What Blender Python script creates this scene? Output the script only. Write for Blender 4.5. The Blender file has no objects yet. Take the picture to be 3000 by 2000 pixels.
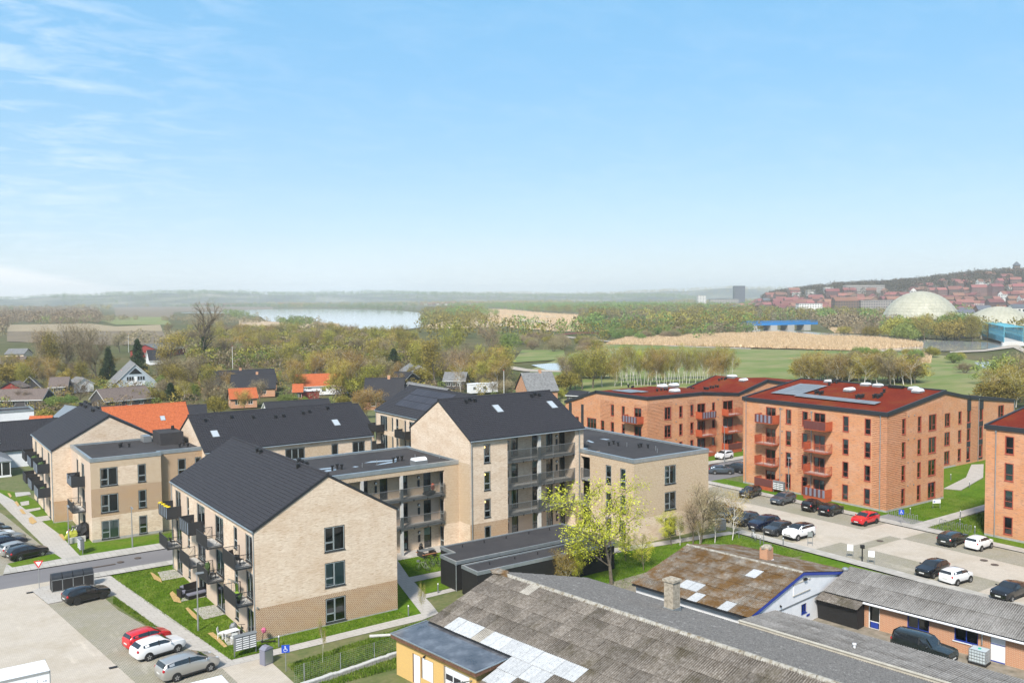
# Aerial view of a residential quarter beside a wetland.  World axes: X and Y follow the walls
# of the new apartment blocks, Z is up, metres, ground at z = 0.
import bpy,bmesh,math,random
import numpy as np
from mathutils import Vector,Matrix
R = math.radians
S = bpy.context.scene
C = S.collection
random.seed(5)
rng = np.random.default_rng(11)

# ---------------------------------------------------------------- camera, sky, sun, exposure
cd = bpy.data.cameras.new('camera');cam = bpy.data.objects.new('camera',cd);C.objects.link(cam)
RIGHT,UP,FWD = Vector((0.817908,-0.575297,-0.007670)),Vector((0.034571,0.035835,0.998760)),Vector((0.574309,0.817159,-0.049198))
mw = Matrix((RIGHT,UP,-FWD)).transposed().to_4x4();mw.translation = (0,0,28.5)
cam.matrix_world = mw
cd.sensor_width = 36.0;cd.lens = 31.74;cd.clip_start = 0.5;cd.clip_end = 30000
S.camera = cam
SUN_EL,SUN_AZ = 44.0,217.0            # sun direction: degrees above the horizon, degrees from +X towards +Y
W = bpy.data.worlds.new('World');S.world = W;W.use_nodes = True
nt = W.node_tree;nt.nodes.clear()
def wn(t,**k):
    n = nt.nodes.new(t)
    for a,b in k.items():setattr(n,a,b)
    return n
sky = wn('ShaderNodeTexSky',sky_type='NISHITA',sun_disc=False)
sky.sun_elevation = R(SUN_EL);sky.sun_rotation = R(90 - SUN_AZ)
sky.altitude = 0;sky.air_density = 1.0;sky.dust_density = 1.2;sky.ozone_density = 2.2
tc = wn('ShaderNodeTexCoord');sep = wn('ShaderNodeSeparateXYZ');nt.links.new(tc.outputs['Generated'],sep.inputs[0])
# thin high cloud: direction projected on a flat layer
zc = wn('ShaderNodeMath',operation='MAXIMUM');nt.links.new(sep.outputs['Z'],zc.inputs[0]);zc.inputs[1].default_value = 0.0
za = wn('ShaderNodeMath',operation='ADD');nt.links.new(zc.outputs[0],za.inputs[0]);za.inputs[1].default_value = 0.12
dv = wn('ShaderNodeVectorMath',operation='DIVIDE');nt.links.new(tc.outputs['Generated'],dv.inputs[0])
cb = wn('ShaderNodeCombineXYZ')
for i in range(3):nt.links.new(za.outputs[0],cb.inputs[i])
nt.links.new(cb.outputs[0],dv.inputs[1])
mp = wn('ShaderNodeMapping');nt.links.new(dv.outputs[0],mp.inputs[0])
mp.inputs['Rotation'].default_value = (0,0,R(35));mp.inputs['Scale'].default_value = (1.3,1.9,1.0)
n1 = wn('ShaderNodeTexNoise');n1.inputs['Scale'].default_value = 3.2;n1.inputs['Detail'].default_value = 9;n1.inputs['Roughness'].default_value = 0.62;n1.inputs['Distortion'].default_value = 0.5
nt.links.new(mp.outputs[0],n1.inputs['Vector'])
n2 = wn('ShaderNodeTexNoise');n2.inputs['Scale'].default_value = 0.55;n2.inputs['Detail'].default_value = 2
mp2 = wn('ShaderNodeMapping');nt.links.new(dv.outputs[0],mp2.inputs[0]);mp2.inputs['Location'].default_value = (0.4,0.9,0)
nt.links.new(mp2.outputs[0],n2.inputs['Vector'])
r1 = wn('ShaderNodeMapRange');nt.links.new(n1.outputs[0],r1.inputs[0]);r1.inputs[1].default_value = 0.46;r1.inputs[2].default_value = 0.78
r2 = wn('ShaderNodeMapRange');nt.links.new(n2.outputs[0],r2.inputs[0]);r2.inputs[1].default_value = 0.42;r2.inputs[2].default_value = 0.66
# the cloud bank thins out away from the left of the view
dl = wn('ShaderNodeVectorMath',operation='DOT_PRODUCT');nt.links.new(tc.outputs['Generated'],dl.inputs[0])
dl.inputs[1].default_value = tuple((-RIGHT * 0.9 + UP * 0.35))
r3 = wn('ShaderNodeMapRange');nt.links.new(dl.outputs['Value'],r3.inputs[0]);r3.inputs[1].default_value = 0.30;r3.inputs[2].default_value = 0.60;r3.inputs[3].default_value = 0.10;r3.inputs[4].default_value = 1.0
m1 = wn('ShaderNodeMath',operation='MULTIPLY');nt.links.new(r1.outputs[0],m1.inputs[0]);nt.links.new(r3.outputs[0],m1.inputs[1])
m2 = wn('ShaderNodeMath',operation='MULTIPLY');nt.links.new(m1.outputs[0],m2.inputs[0]);m2.inputs[1].default_value = 0.8;m2.use_clamp = True
# pale veil towards the horizon all round
hz = wn('ShaderNodeMapRange');hz.interpolation_type = 'SMOOTHERSTEP';nt.links.new(sep.outputs['Z'],hz.inputs[0]);hz.inputs[1].default_value = 0.34;hz.inputs[2].default_value = -0.02;hz.inputs[3].default_value = 0.0;hz.inputs[4].default_value = 0.80
mx = wn('ShaderNodeMix',data_type='RGBA');mx.inputs[0].default_value = 0.85
grad = wn('ShaderNodeValToRGB');nt.links.new(sep.outputs['Z'],grad.inputs[0]);ge_ = grad.color_ramp.elements
while len(ge_) < 8:ge_.new(0.5)
for e_,(p_,c_) in zip(ge_,((0.0,(.90,.97,1.0)),(.025,(.78,.91,1.0)),(.07,(.58,.79,.97)),(.14,(.42,.68,.94)),(.23,(.31,.61,.94)),(.33,(.25,.57,.92)),(.6,(.27,.45,.70)),(1.0,(.32,.46,.66)))):e_.position = p_;e_.color = (*c_,1)
gs2 = wn('ShaderNodeVectorMath',operation='SCALE');nt.links.new(grad.outputs[0],gs2.inputs[0]);gs2.inputs['Scale'].default_value = 5.5;nt.links.new(gs2.outputs[0],mx.inputs[7])
hs = wn('ShaderNodeHueSaturation');hs.inputs['Hue'].default_value = 0.485;hs.inputs['Saturation'].default_value = 1.25;hs.inputs['Value'].default_value = 1.2
nt.links.new(sky.outputs[0],hs.inputs['Color']);nt.links.new(hs.outputs[0],mx.inputs[6])
mc = wn('ShaderNodeMix',data_type='RGBA');nt.links.new(m2.outputs[0],mc.inputs[0]);nt.links.new(mx.outputs[2],mc.inputs[6]);mc.inputs[7].default_value = (5.6,6.1,6.7,1)
# low white cloud bank on the left part of the horizon
dr_ = wn('ShaderNodeVectorMath',operation='DOT_PRODUCT');nt.links.new(tc.outputs['Generated'],dr_.inputs[0]);dr_.inputs[1].default_value = tuple(RIGHT)
b1 = wn('ShaderNodeMapRange');nt.links.new(dr_.outputs['Value'],b1.inputs[0]);b1.inputs[1].default_value = -0.34;b1.inputs[2].default_value = -0.64;b1.inputs[4].default_value = 0.07
b2 = wn('ShaderNodeMath',operation='SUBTRACT');nt.links.new(b1.outputs[0],b2.inputs[0]);nt.links.new(sep.outputs['Z'],b2.inputs[1])
b3 = wn('ShaderNodeMapRange');nt.links.new(b2.outputs[0],b3.inputs[0]);b3.inputs[1].default_value = -0.001;b3.inputs[2].default_value = 0.006;b3.inputs[4].default_value = 0.75
mb_ = wn('ShaderNodeMix',data_type='RGBA');nt.links.new(b3.outputs[0],mb_.inputs[0]);nt.links.new(mc.outputs[2],mb_.inputs[6]);mb_.inputs[7].default_value = (6.3,6.3,6.35,1);mc = mb_
bg = wn('ShaderNodeBackground');bg.inputs['Strength'].default_value = 0.10;nt.links.new(mc.outputs[2],bg.inputs['Color'])
wo = wn('ShaderNodeOutputWorld');nt.links.new(bg.outputs[0],wo.inputs['Surface'])

sl = bpy.data.lights.new('sun','SUN');so = bpy.data.objects.new('sun',sl);C.objects.link(so)
sl.energy = 3.3;sl.angle = R(9);sl.color = (1.0,0.95,0.87)
sd = Vector((math.cos(R(SUN_EL)) * math.cos(R(SUN_AZ)),math.cos(R(SUN_EL)) * math.sin(R(SUN_AZ)),math.sin(R(SUN_EL))))
so.rotation_euler = sd.to_track_quat('Z','Y').to_euler();so.location = (-60,-60,120)
S.view_settings.view_transform = 'Standard';S.view_settings.look = 'None';S.view_settings.exposure = 0.9;S.view_settings.gamma = 1.0
S.view_settings.use_curve_mapping = False
S.cycles.max_bounces = 6;S.cycles.diffuse_bounces = 2;S.cycles.glossy_bounces = 2;S.cycles.transparent_max_bounces = 12;S.cycles.volume_bounces = 2
S.cycles.use_denoising = True;S.cycles.caustics_reflective = False;S.cycles.caustics_refractive = False

# ---------------------------------------------------------------- materials
MATS = {}
def material(name,col,rough=0.8,metal=0.0,cols=None,scale=1.0,stretch=(1,1,1),detail=4.0,var=0.0,
             cols2=None,scale2=0.1,stretch2=(1,1,1),fac2=0.5,bump=0.0,bscale=None,rnd=0.0,spec=0.5,coord='Object',rot=0.0,steps=None,lo=0.3,hi=0.7):
    """Principled surface whose colour wanders between cols by noise, with a second, broader layer."""
    m = bpy.data.materials.new(name);m.use_nodes = True;t = m.node_tree;N = t.nodes;L = t.links
    b = N['Principled BSDF'];b.inputs['Roughness'].default_value = rough;b.inputs['Metallic'].default_value = metal
    b.inputs['Specular IOR Level'].default_value = spec;b.inputs['Base Color'].default_value = (*col,1)
    MATS[name] = m
    if not cols and not rnd and not bump:return m
    tcx = N.new('ShaderNodeTexCoord');src = tcx.outputs[coord]
    def noise(sc,st,dt):
        mp = N.new('ShaderNodeMapping');mp.inputs['Scale'].default_value = st;mp.inputs['Rotation'].default_value = (0,0,rot);L.new(src,mp.inputs[0])
        n = N.new('ShaderNodeTexNoise');n.inputs['Scale'].default_value = sc;n.inputs['Detail'].default_value = dt;n.inputs['Roughness'].default_value = 0.6
        L.new(mp.outputs[0],n.inputs['Vector']);return n.outputs[0]
    out = None
    if cols:
        f = noise(scale,stretch,detail);rp = N.new('ShaderNodeValToRGB');L.new(f,rp.inputs[0]);el = rp.color_ramp.elements
        n = len(cols);pos = steps or [lo + (hi - lo) * i / max(1,n - 1) for i in range(n)]
        while len(el) < n:el.new(0.5)
        for i in range(n):el[i].position = pos[i];el[i].color = (*cols[i],1)
        out = rp.outputs[0]
    if cols2:
        f = noise(scale2,stretch2,3.0);rp = N.new('ShaderNodeValToRGB');L.new(f,rp.inputs[0]);el = rp.color_ramp.elements
        n = len(cols2)
        while len(el) < n:el.new(0.5)
        for i in range(n):el[i].position = 0.35 + 0.3 * i / max(1,n - 1);el[i].color = (*cols2[i],1)
        mxx = N.new('ShaderNodeMix');mxx.data_type = 'RGBA';mxx.blend_type = 'MIX';mxx.inputs[0].default_value = fac2
        L.new(out,mxx.inputs[6]);L.new(rp.outputs[0],mxx.inputs[7]);out = mxx.outputs[2]
    if rnd:
        oi = N.new('ShaderNodeObjectInfo');hsv = N.new('ShaderNodeHueSaturation')
        mr = N.new('ShaderNodeMapRange');L.new(oi.outputs['Random'],mr.inputs[0]);mr.inputs[3].default_value = 1 - rnd;mr.inputs[4].default_value = 1 + rnd
        L.new(mr.outputs[0],hsv.inputs['Value'])
        ml = N.new('ShaderNodeMath');ml.operation = 'MULTIPLY';L.new(oi.outputs['Random'],ml.inputs[0]);ml.inputs[1].default_value = 7.31
        fr = N.new('ShaderNodeMath');fr.operation = 'FRACT';L.new(ml.outputs[0],fr.inputs[0])
        mh = N.new('ShaderNodeMapRange');L.new(fr.outputs[0],mh.inputs[0]);mh.inputs[3].default_value = 0.5 - rnd * 0.09;mh.inputs[4].default_value = 0.5 + rnd * 0.09
        L.new(mh.outputs[0],hsv.inputs['Hue'])
        if out is None:hsv.inputs['Color'].default_value = (*col,1)
        else:L.new(out,hsv.inputs['Color'])
        out = hsv.outputs[0]
    if out is not None:L.new(out,b.inputs['Base Color'])
    if bump:
        f = noise(bscale or scale * 2,stretch,3.0);bp = N.new('ShaderNodeBump');bp.inputs['Strength'].default_value = bump;bp.inputs['Distance'].default_value = 0.03
        L.new(f,bp.inputs['Height']);L.new(bp.outputs[0],b.inputs['Normal'])
    return m

def brick_material(name,c1,c2,mortar,bw=0.23,bh=0.067,rough=0.9,diag=0.0,patch=None,patchf=0.35,band=0.0,bandp=0.35,streak=None,streakf=0.5,msize=0.012):
    """Brickwork for upright walls: runs along x+y, courses along z; optional herringbone slant, relief bands, dark streaks."""
    m = bpy.data.materials.new(name);m.use_nodes = True;t = m.node_tree;N = t.nodes;L = t.links;MATS[name] = m
    b = N['Principled BSDF'];b.inputs['Roughness'].default_value = rough;b.inputs['Specular IOR Level'].default_value = 0.25
    tcx = N.new('ShaderNodeTexCoord');sp = N.new('ShaderNodeSeparateXYZ');L.new(tcx.outputs['Object'],sp.inputs[0])
    ad = N.new('ShaderNodeMath');ad.operation = 'ADD';L.new(sp.outputs[0],ad.inputs[0]);L.new(sp.outputs[1],ad.inputs[1])
    cx = N.new('ShaderNodeCombineXYZ');L.new(ad.outputs[0],cx.inputs[0]);L.new(sp.outputs[2],cx.inputs[1])
    mp = N.new('ShaderNodeMapping');L.new(cx.outputs[0],mp.inputs[0]);mp.inputs['Rotation'].default_value = (0,0,diag)
    br = N.new('ShaderNodeTexBrick');L.new(mp.outputs[0],br.inputs['Vector'])
    br.inputs['Color1'].default_value = (*c1,1);br.inputs['Color2'].default_value = (*c2,1);br.inputs['Mortar'].default_value = (*mortar,1)
    br.inputs['Scale'].default_value = 1.0;br.inputs['Brick Width'].default_value = bw;br.inputs['Row Height'].default_value = bh
    br.inputs['Mortar Size'].default_value = msize;br.inputs['Mortar Smooth'].default_value = 0.3
    out = br.outputs[0]
    def layer(out,sc,st,col,lo,hi,fac):
        m2 = N.new('ShaderNodeMapping');m2.inputs['Scale'].default_value = st;L.new(cx.outputs[0],m2.inputs[0])
        n = N.new('ShaderNodeTexNoise');n.inputs['Scale'].default_value = sc;n.inputs['Detail'].default_value = 5;n.inputs['Roughness'].default_value = 0.65;L.new(m2.outputs[0],n.inputs['Vector'])
        r = N.new('ShaderNodeMapRange');L.new(n.outputs[0],r.inputs[0]);r.inputs[1].default_value = lo;r.inputs[2].default_value = hi;r.inputs[4].default_value = fac
        x = N.new('ShaderNodeMix');x.data_type = 'RGBA';L.new(r.outputs[0],x.inputs[0]);L.new(out,x.inputs[6]);x.inputs[7].default_value = (*col,1)
        return x.outputs[2]
    if patch:out = layer(out,0.45,(0.7,1.4,1),patch,0.42,0.68,patchf)
    if streak:out = layer(out,5.5,(0.28,2.4,1),streak,0.54,0.60,streakf);out = layer(out,0.8,(2.2,0.22,1),tuple(q * 0.8 for q in c2),0.56,0.72,0.35)
    h = None
    if band:
        wv = N.new('ShaderNodeTexWave');wv.wave_type = 'BANDS';wv.bands_direction = 'Y';L.new(cx.outputs[0],wv.inputs['Vector'])
        wv.inputs['Scale'].default_value = 0.314 / bandp;wv.inputs['Distortion'].default_value = 2.2;wv.inputs['Detail'].default_value = 2;wv.inputs['Detail Scale'].default_value = 3.0
        r = N.new('ShaderNodeMapRange');L.new(wv.outputs[0],r.inputs[0]);r.inputs[1].default_value = 0.0;r.inputs[2].default_value = 0.5
        bp = N.new('ShaderNodeBump');bp.inputs['Strength'].default_value = band;bp.inputs['Distance'].default_value = 0.12;L.new(r.outputs[0],bp.inputs['Height']);L.new(bp.outputs[0],b.inputs['Normal'])
    L.new(out,b.inputs['Base Color']);return m

M = {}
M['cream'] = brick_material('cream_brick',(0.74,0.60,0.46),(0.60,0.455,0.325),(0.70,0.61,0.51),patch=(0.50,0.345,0.22),patchf=0.55,streak=(0.42,0.28,0.175),streakf=0.6)
M['pink'] = brick_material('pinkish_brick',(0.60,0.46,0.36),(0.54,0.40,0.30),(0.56,0.46,0.37),patch=(0.62,0.49,0.38))
M['herring'] = brick_material('herringbone_brick',(0.25,0.125,0.06),(0.34,0.20,0.105),(0.56,0.46,0.34),bw=0.34,bh=0.11,diag=R(45),patch=(0.42,0.25,0.12),patchf=0.45,msize=0.024)
M['tan'] = brick_material('tan_herringbone_brick',(0.36,0.22,0.12),(0.46,0.325,0.20),(0.62,0.53,0.41),bw=0.34,bh=0.11,diag=R(45),patch=(0.52,0.39,0.25),patchf=0.4,msize=0.024)
M['terra'] = brick_material('terracotta_brick',(0.60,0.235,0.095),(0.54,0.26,0.13),(0.54,0.31,0.18),patch=(0.60,0.37,0.26),patchf=0.5,streak=(0.19,0.12,0.11),streakf=0.6,msize=0.008)
M['terra_band'] = brick_material('terracotta_banded_brick',(0.58,0.22,0.095),(0.52,0.24,0.12),(0.49,0.30,0.19),patch=(0.60,0.33,0.21),patchf=0.4,band=0.7,bandp=0.24,streak=(0.22,0.11,0.085),streakf=0.6,msize=0.008)
M['red_brick'] = brick_material('old_red_brick',(0.48,0.17,0.07),(0.42,0.15,0.065),(0.55,0.42,0.30),bw=0.24,bh=0.08,msize=0.016)
M['yellow_brick'] = brick_material('yellow_painted_brick',(0.66,0.43,0.15),(0.62,0.40,0.15),(0.58,0.39,0.17),bw=0.24,bh=0.08,msize=0.01)
M['plinth'] = material('grey_plinth',(0.36,0.34,0.32),0.9,cols=[(0.30,0.29,0.27),(0.40,0.385,0.36)],scale=3)
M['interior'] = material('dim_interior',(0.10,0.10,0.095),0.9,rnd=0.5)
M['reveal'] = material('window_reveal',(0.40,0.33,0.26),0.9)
M['frame'] = material('anthracite_frame',(0.030,0.036,0.042),0.45)
M['frame_red'] = material('oxide_red_frame',(0.36,0.085,0.05),0.5)
M['frame_white'] = material('white_frame',(0.78,0.78,0.77),0.5)
M['frame_blue'] = material('blue_frame',(0.02,0.05,0.30),0.4)
M['alu'] = material('pale_inner_frame',(0.42,0.47,0.47),0.4)
M['zinc'] = material('zinc_sheet',(0.36,0.40,0.42),0.35,metal=0.6,cols=[(0.32,0.37,0.39),(0.45,0.48,0.50)],scale=2)
M['dark_steel'] = material('dark_steel',(0.025,0.028,0.033),0.45)
M['rail_grey'] = material('dark_gallery_bars',(0.055,0.06,0.06),0.6)
M['grey_steel'] = material('grey_steel',(0.16,0.17,0.175),0.45)
M['galv'] = material('galvanised_steel',(0.42,0.44,0.45),0.4,metal=0.7)
M['concrete'] = material('pale_concrete',(0.50,0.49,0.47),0.85,cols=[(0.44,0.43,0.41),(0.55,0.54,0.51)],scale=2)
M['tile'] = material('anthracite_roof_tile',(0.040,0.043,0.052),0.7,spec=0.2,cols=[(0.025,0.025,0.030),(0.044,0.043,0.049)],scale=4,detail=6)
M['slate'] = material('flat_dark_slate',(0.046,0.047,0.057),0.75,spec=0.2,cols=[(0.027,0.027,0.032),(0.048,0.047,0.053)],scale=5,detail=6)
M['felt'] = material('dark_roof_felt',(0.052,0.052,0.055),0.95,spec=0.1,cols=[(0.048,0.045,0.046),(0.068,0.063,0.063)],scale=1.2,detail=8,cols2=[(0.045,0.045,0.05),(0.075,0.073,0.075)],scale2=0.15,fac2=0.5)
M['puddle'] = material('standing_water',(0.30,0.31,0.33),0.06,spec=1.0)
M['sedum'] = material('red_sedum',(0.19,0.032,0.022),0.95,spec=0.05,cols=[(0.085,0.012,0.007),(0.16,0.022,0.012),(0.23,0.045,0.018)],scale=5,detail=8,cols2=[(0.13,0.02,0.012),(0.18,0.028,0.015),(0.19,0.075,0.022)],scale2=0.25,fac2=0.4,bump=0.5,bscale=14)
M['orange_tile'] = material('orange_clay_tile',(0.50,0.14,0.055),0.8,spec=0.2,cols=[(0.36,0.09,0.035),(0.54,0.155,0.06)],scale=3,detail=6)
M['brown_tile'] = material('brown_cement_tile',(0.16,0.12,0.10),0.9,cols=[(0.11,0.085,0.075),(0.22,0.17,0.145)],scale=3,detail=7)
M['grey_roof'] = material('grey_fibre_roof',(0.20,0.20,0.20),0.9,cols=[(0.13,0.13,0.13),(0.26,0.26,0.26)],scale=2,detail=7)
M['black_wood'] = material('black_timber',(0.014,0.013,0.014),0.7,cols=[(0.010,0.010,0.011),(0.020,0.019,0.019)],scale=6,stretch=(4,4,0.3))
M['white_paint'] = material('white_painted_wall',(0.76,0.77,0.78),0.7,cols=[(0.70,0.71,0.73),(0.80,0.80,0.81)],scale=1.5)
M['white'] = material('white_gloss',(0.80,0.80,0.80),0.35)
M['dome_white'] = material('rooflight_acrylic',(0.80,0.82,0.84),0.25)
M['skyglass'] = material('rooflight_glass',(0.42,0.46,0.50),0.1,spec=1.0)
M['pv'] = material('photovoltaic_cell',(0.20,0.205,0.21),0.35,spec=0.5,rnd=0.10)
M['pv_dark'] = material('dark_photovoltaic_cell',(0.040,0.038,0.046),0.5,spec=0.35,rnd=0.15)
M['black'] = material('matt_black',(0.012,0.012,0.013),0.6)
M['rubber'] = material('tyre_rubber',(0.018,0.018,0.018),0.8)
M['rim'] = material('alloy_rim',(0.45,0.45,0.46),0.35,metal=0.6)
M['wood'] = material('warm_timber',(0.30,0.13,0.06),0.7)
M['plant'] = material('potted_green',(0.05,0.10,0.025),0.8,cols=[(0.03,0.06,0.02),(0.09,0.15,0.04)],scale=9)
M['yellow_flower'] = material('yellow_blossom',(0.75,0.55,0.02),0.7)
M['blind'] = material('pale_blind',(0.52,0.60,0.58),0.8,rnd=0.25)
M['rust'] = material('oxide_red_panel',(0.40,0.085,0.035),0.55,cols=[(0.36,0.07,0.03),(0.44,0.10,0.04)],scale=2)
M['rust_dark'] = material('dark_oxide_slat',(0.13,0.04,0.035),0.55)
M['iron'] = material('cast_iron_cover',(0.10,0.075,0.06),0.8)
M['slat_grey'] = material('grey_violet_slat',(0.20,0.20,0.25),0.5)
M['slat_blue'] = material('pale_blue_panel',(0.28,0.34,0.42),0.5)
def glass_material(name,tint,refl):
    m = bpy.data.materials.new(name);m.use_nodes = True;t = m.node_tree;N = t.nodes;L = t.links;N.clear();MATS[name] = m
    o = N.new('ShaderNodeOutputMaterial');tr = N.new('ShaderNodeBsdfTransparent');tr.inputs[0].default_value = (*tint,1)
    gl = N.new('ShaderNodeBsdfGlossy');gl.inputs['Roughness'].default_value = 0.03;gl.inputs['Color'].default_value = (0.9,0.95,1,1)
    fr = N.new('ShaderNodeFresnel');fr.inputs[0].default_value = 1.5
    ad = N.new('ShaderNodeMath');ad.operation = 'ADD';ad.use_clamp = True;L.new(fr.outputs[0],ad.inputs[0]);ad.inputs[1].default_value = refl
    mx = N.new('ShaderNodeMixShader');L.new(ad.outputs[0],mx.inputs[0]);L.new(tr.outputs[0],mx.inputs[1]);L.new(gl.outputs[0],mx.inputs[2]);L.new(mx.outputs[0],o.inputs[0])
    return m
M['glass'] = glass_material('window_glass',(0.62,0.72,0.70),0.07)
M['clear_glass'] = glass_material('greenhouse_glass',(0.86,0.92,0.90),0.12)
M['mesh_wire'] = glass_material('wire_mesh',(0.80,0.83,0.82),0.0)

# ---------------------------------------------------------------- mesh and object helpers
class MB:
    """Collects simple solids and links them as one mesh."""
    def __init__(s):s.v = [];s.f = [];s.m = []
    def quad(s,*p,mi=0):
        n = len(s.v);s.v += [tuple(q) for q in p];s.f.append(tuple(range(n,n + len(p))));s.m.append(mi);return s
    def box(s,x0,x1,y0,y1,z0,z1,mi=0,skip=''):
        n = len(s.v);s.v += [(x0,y0,z0),(x1,y0,z0),(x1,y1,z0),(x0,y1,z0),(x0,y0,z1),(x1,y0,z1),(x1,y1,z1),(x0,y1,z1)]
        F = dict(b=(3,2,1,0),t=(4,5,6,7),f=(0,1,5,4),r=(1,2,6,5),k=(2,3,7,6),l=(3,0,4,7))
        for k,q in F.items():
            if k not in skip:s.f.append(tuple(n + i for i in q));s.m.append(mi)
        return s
    def hull8(s,p,mi=0):      # eight corners, bottom four then top four
        n = len(s.v);s.v += [tuple(q) for q in p]
        for q in ((3,2,1,0),(4,5,6,7),(0,1,5,4),(1,2,6,5),(2,3,7,6),(3,0,4,7)):s.f.append(tuple(n + i for i in q));s.m.append(mi)
        return s
    def bar(s,a,b,w=0.04,h=None,mi=0):     # rectangular bar between two points
        a = Vector(a);b = Vector(b);d = (b - a).normalized();h = h or w
        up = Vector((0,0,1)) if abs(d.z) < 0.95 else Vector((0,1,0))
        x = d.cross(up).normalized() * (w / 2);y = x.cross(d).normalized() * (h / 2)
        return s.hull8([a - x - y,a + x - y,b + x - y,b - x - y,a - x + y,a + x + y,b + x + y,b - x + y],mi)
    def cyl(s,a,b,r0,r1=None,n=8,mi=0,cap=True):
        a = Vector(a);b = Vector(b);r1 = r0 if r1 is None else r1;d = (b - a).normalized()
        up = Vector((0,0,1)) if abs(d.z) < 0.95 else Vector((1,0,0));x = d.cross(up).normalized();y = x.cross(d)
        k = len(s.v)
        for c,r in ((a,r0),(b,r1)):
            for i in range(n):t = 2 * math.pi * i / n;s.v.append(tuple(c + x * (r * math.cos(t)) + y * (r * math.sin(t))))
        for i in range(n):j = (i + 1) % n;s.f.append((k + i,k + j,k + n + j,k + n + i));s.m.append(mi)
        if cap:s.f.append(tuple(k + n + i for i in range(n)));s.m.append(mi);s.f.append(tuple(k + n - 1 - i for i in range(n)));s.m.append(mi)
        return s
    def ring(s,c,ax,R0,r0,n=14,k=5,mi=0):  # torus round axis 'x','y' or 'z'
        b0 = len(s.v)
        for i in range(n):
            t = 2 * math.pi * i / n
            for j in range(k):
                q = 2 * math.pi * j / k;rr = R0 + r0 * math.cos(q);h = r0 * math.sin(q)
                p = {'y':(rr * math.cos(t),h,rr * math.sin(t)),'x':(h,rr * math.cos(t),rr * math.sin(t)),'z':(rr * math.cos(t),rr * math.sin(t),h)}[ax]
                s.v.append((c[0] + p[0],c[1] + p[1],c[2] + p[2]))
        for i in range(n):
            for j in range(k):
                a = b0 + i * k + j;b = b0 + i * k + (j + 1) % k;c2 = b0 + ((i + 1) % n) * k + (j + 1) % k;d = b0 + ((i + 1) % n) * k + j
                s.f.append((a,b,c2,d));s.m.append(mi)
        return s
    def blob(s,c,r,n=8,m=5,mi=0,jit=0.15):
        k = len(s.v);rr = random.Random(len(s.v))
        for i in range(m + 1):
            ph = math.pi * i / m
            for j in range(n):
                t = 2 * math.pi * j / n;q = 1 + jit * (rr.random() * 2 - 1)
                s.v.append((c[0] + r[0] * q * math.sin(ph) * math.cos(t),c[1] + r[1] * q * math.sin(ph) * math.sin(t),c[2] + r[2] * q * math.cos(ph)))
        for i in range(m):
            for j in range(n):a = k + i * n + j;b = k + i * n + (j + 1) % n;s.f.append((a + n,b + n,b,a));s.m.append(mi)
        return s
    def xf(s,off=(0,0,0)):
        s.v = [(p[0] + off[0],p[1] + off[1],p[2] + off[2]) for p in s.v];return s
    def mesh(s,name,mats,smooth=False):
        me = bpy.data.meshes.new(name);me.from_pydata(s.v,[],s.f)
        if not isinstance(mats,(list,tuple)):mats = [mats]
        for q in mats:me.materials.append(q)
        if len(mats) > 1:me.polygons.foreach_set('material_index',s.m)
        if smooth:me.polygons.foreach_set('use_smooth',[True] * len(s.f))
        me.update();return me

def tag(o,label=None,cat=None,group=None,kind=None):
    if label:o['label'] = label
    if cat:o['category'] = cat
    if group:o['group'] = group
    if kind:o['kind'] = kind
    return o
def empty(name,label,cat,loc=(0,0,0),rot=0.0,group=None):
    o = bpy.data.objects.new(name,None);C.objects.link(o);o.location = loc;o.rotation_euler = (0,0,rot);o.empty_display_size = 0.3
    return tag(o,label,cat,group)
def obj(name,me,parent=None,loc=(0,0,0),rot=(0,0,0),kind=None,label=None):
    o = bpy.data.objects.new(name,me);C.objects.link(o);o.location = loc;o.rotation_euler = rot
    if parent:o.parent = parent
    if kind:o['kind'] = kind
    if label:o['label'] = label
    return o
def struct(name,mb,mats,z=0,smooth=False):
    o = obj(name,mb.mesh(name,mats,smooth));o.location.z = z;o['kind'] = 'structure';return o
def clone(root,loc,rot,label=None,group=None,scale=None):
    r = root.copy();C.objects.link(r);r.location = loc;r.rotation_euler = (0,0,rot)
    if scale:r.scale = scale
    if label:r['label'] = label
    if group:r['group'] = group
    for ch in KIDS.get(root.name,root.children):
        c = ch.copy();C.objects.link(c);c.parent = r
        for g in KIDS.get(ch.name,ch.children):
            d = g.copy();C.objects.link(d);d.parent = c
    return r
KIDS = {}
def remember(root):            # children lists looked up once, so that copying stays quick
    allk = {}
    for o in bpy.data.objects:
        if o.parent:allk.setdefault(o.parent.name,[]).append(o)
    KIDS[root.name] = allk.get(root.name,[])
    for c in KIDS[root.name]:KIDS[c.name] = allk.get(c.name,[])
TH = R(7.5)                    # the old workshops stand turned by this angle
def P2(u,v):return (u * math.cos(TH) - v * math.sin(TH),u * math.sin(TH) + v * math.cos(TH))

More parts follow.
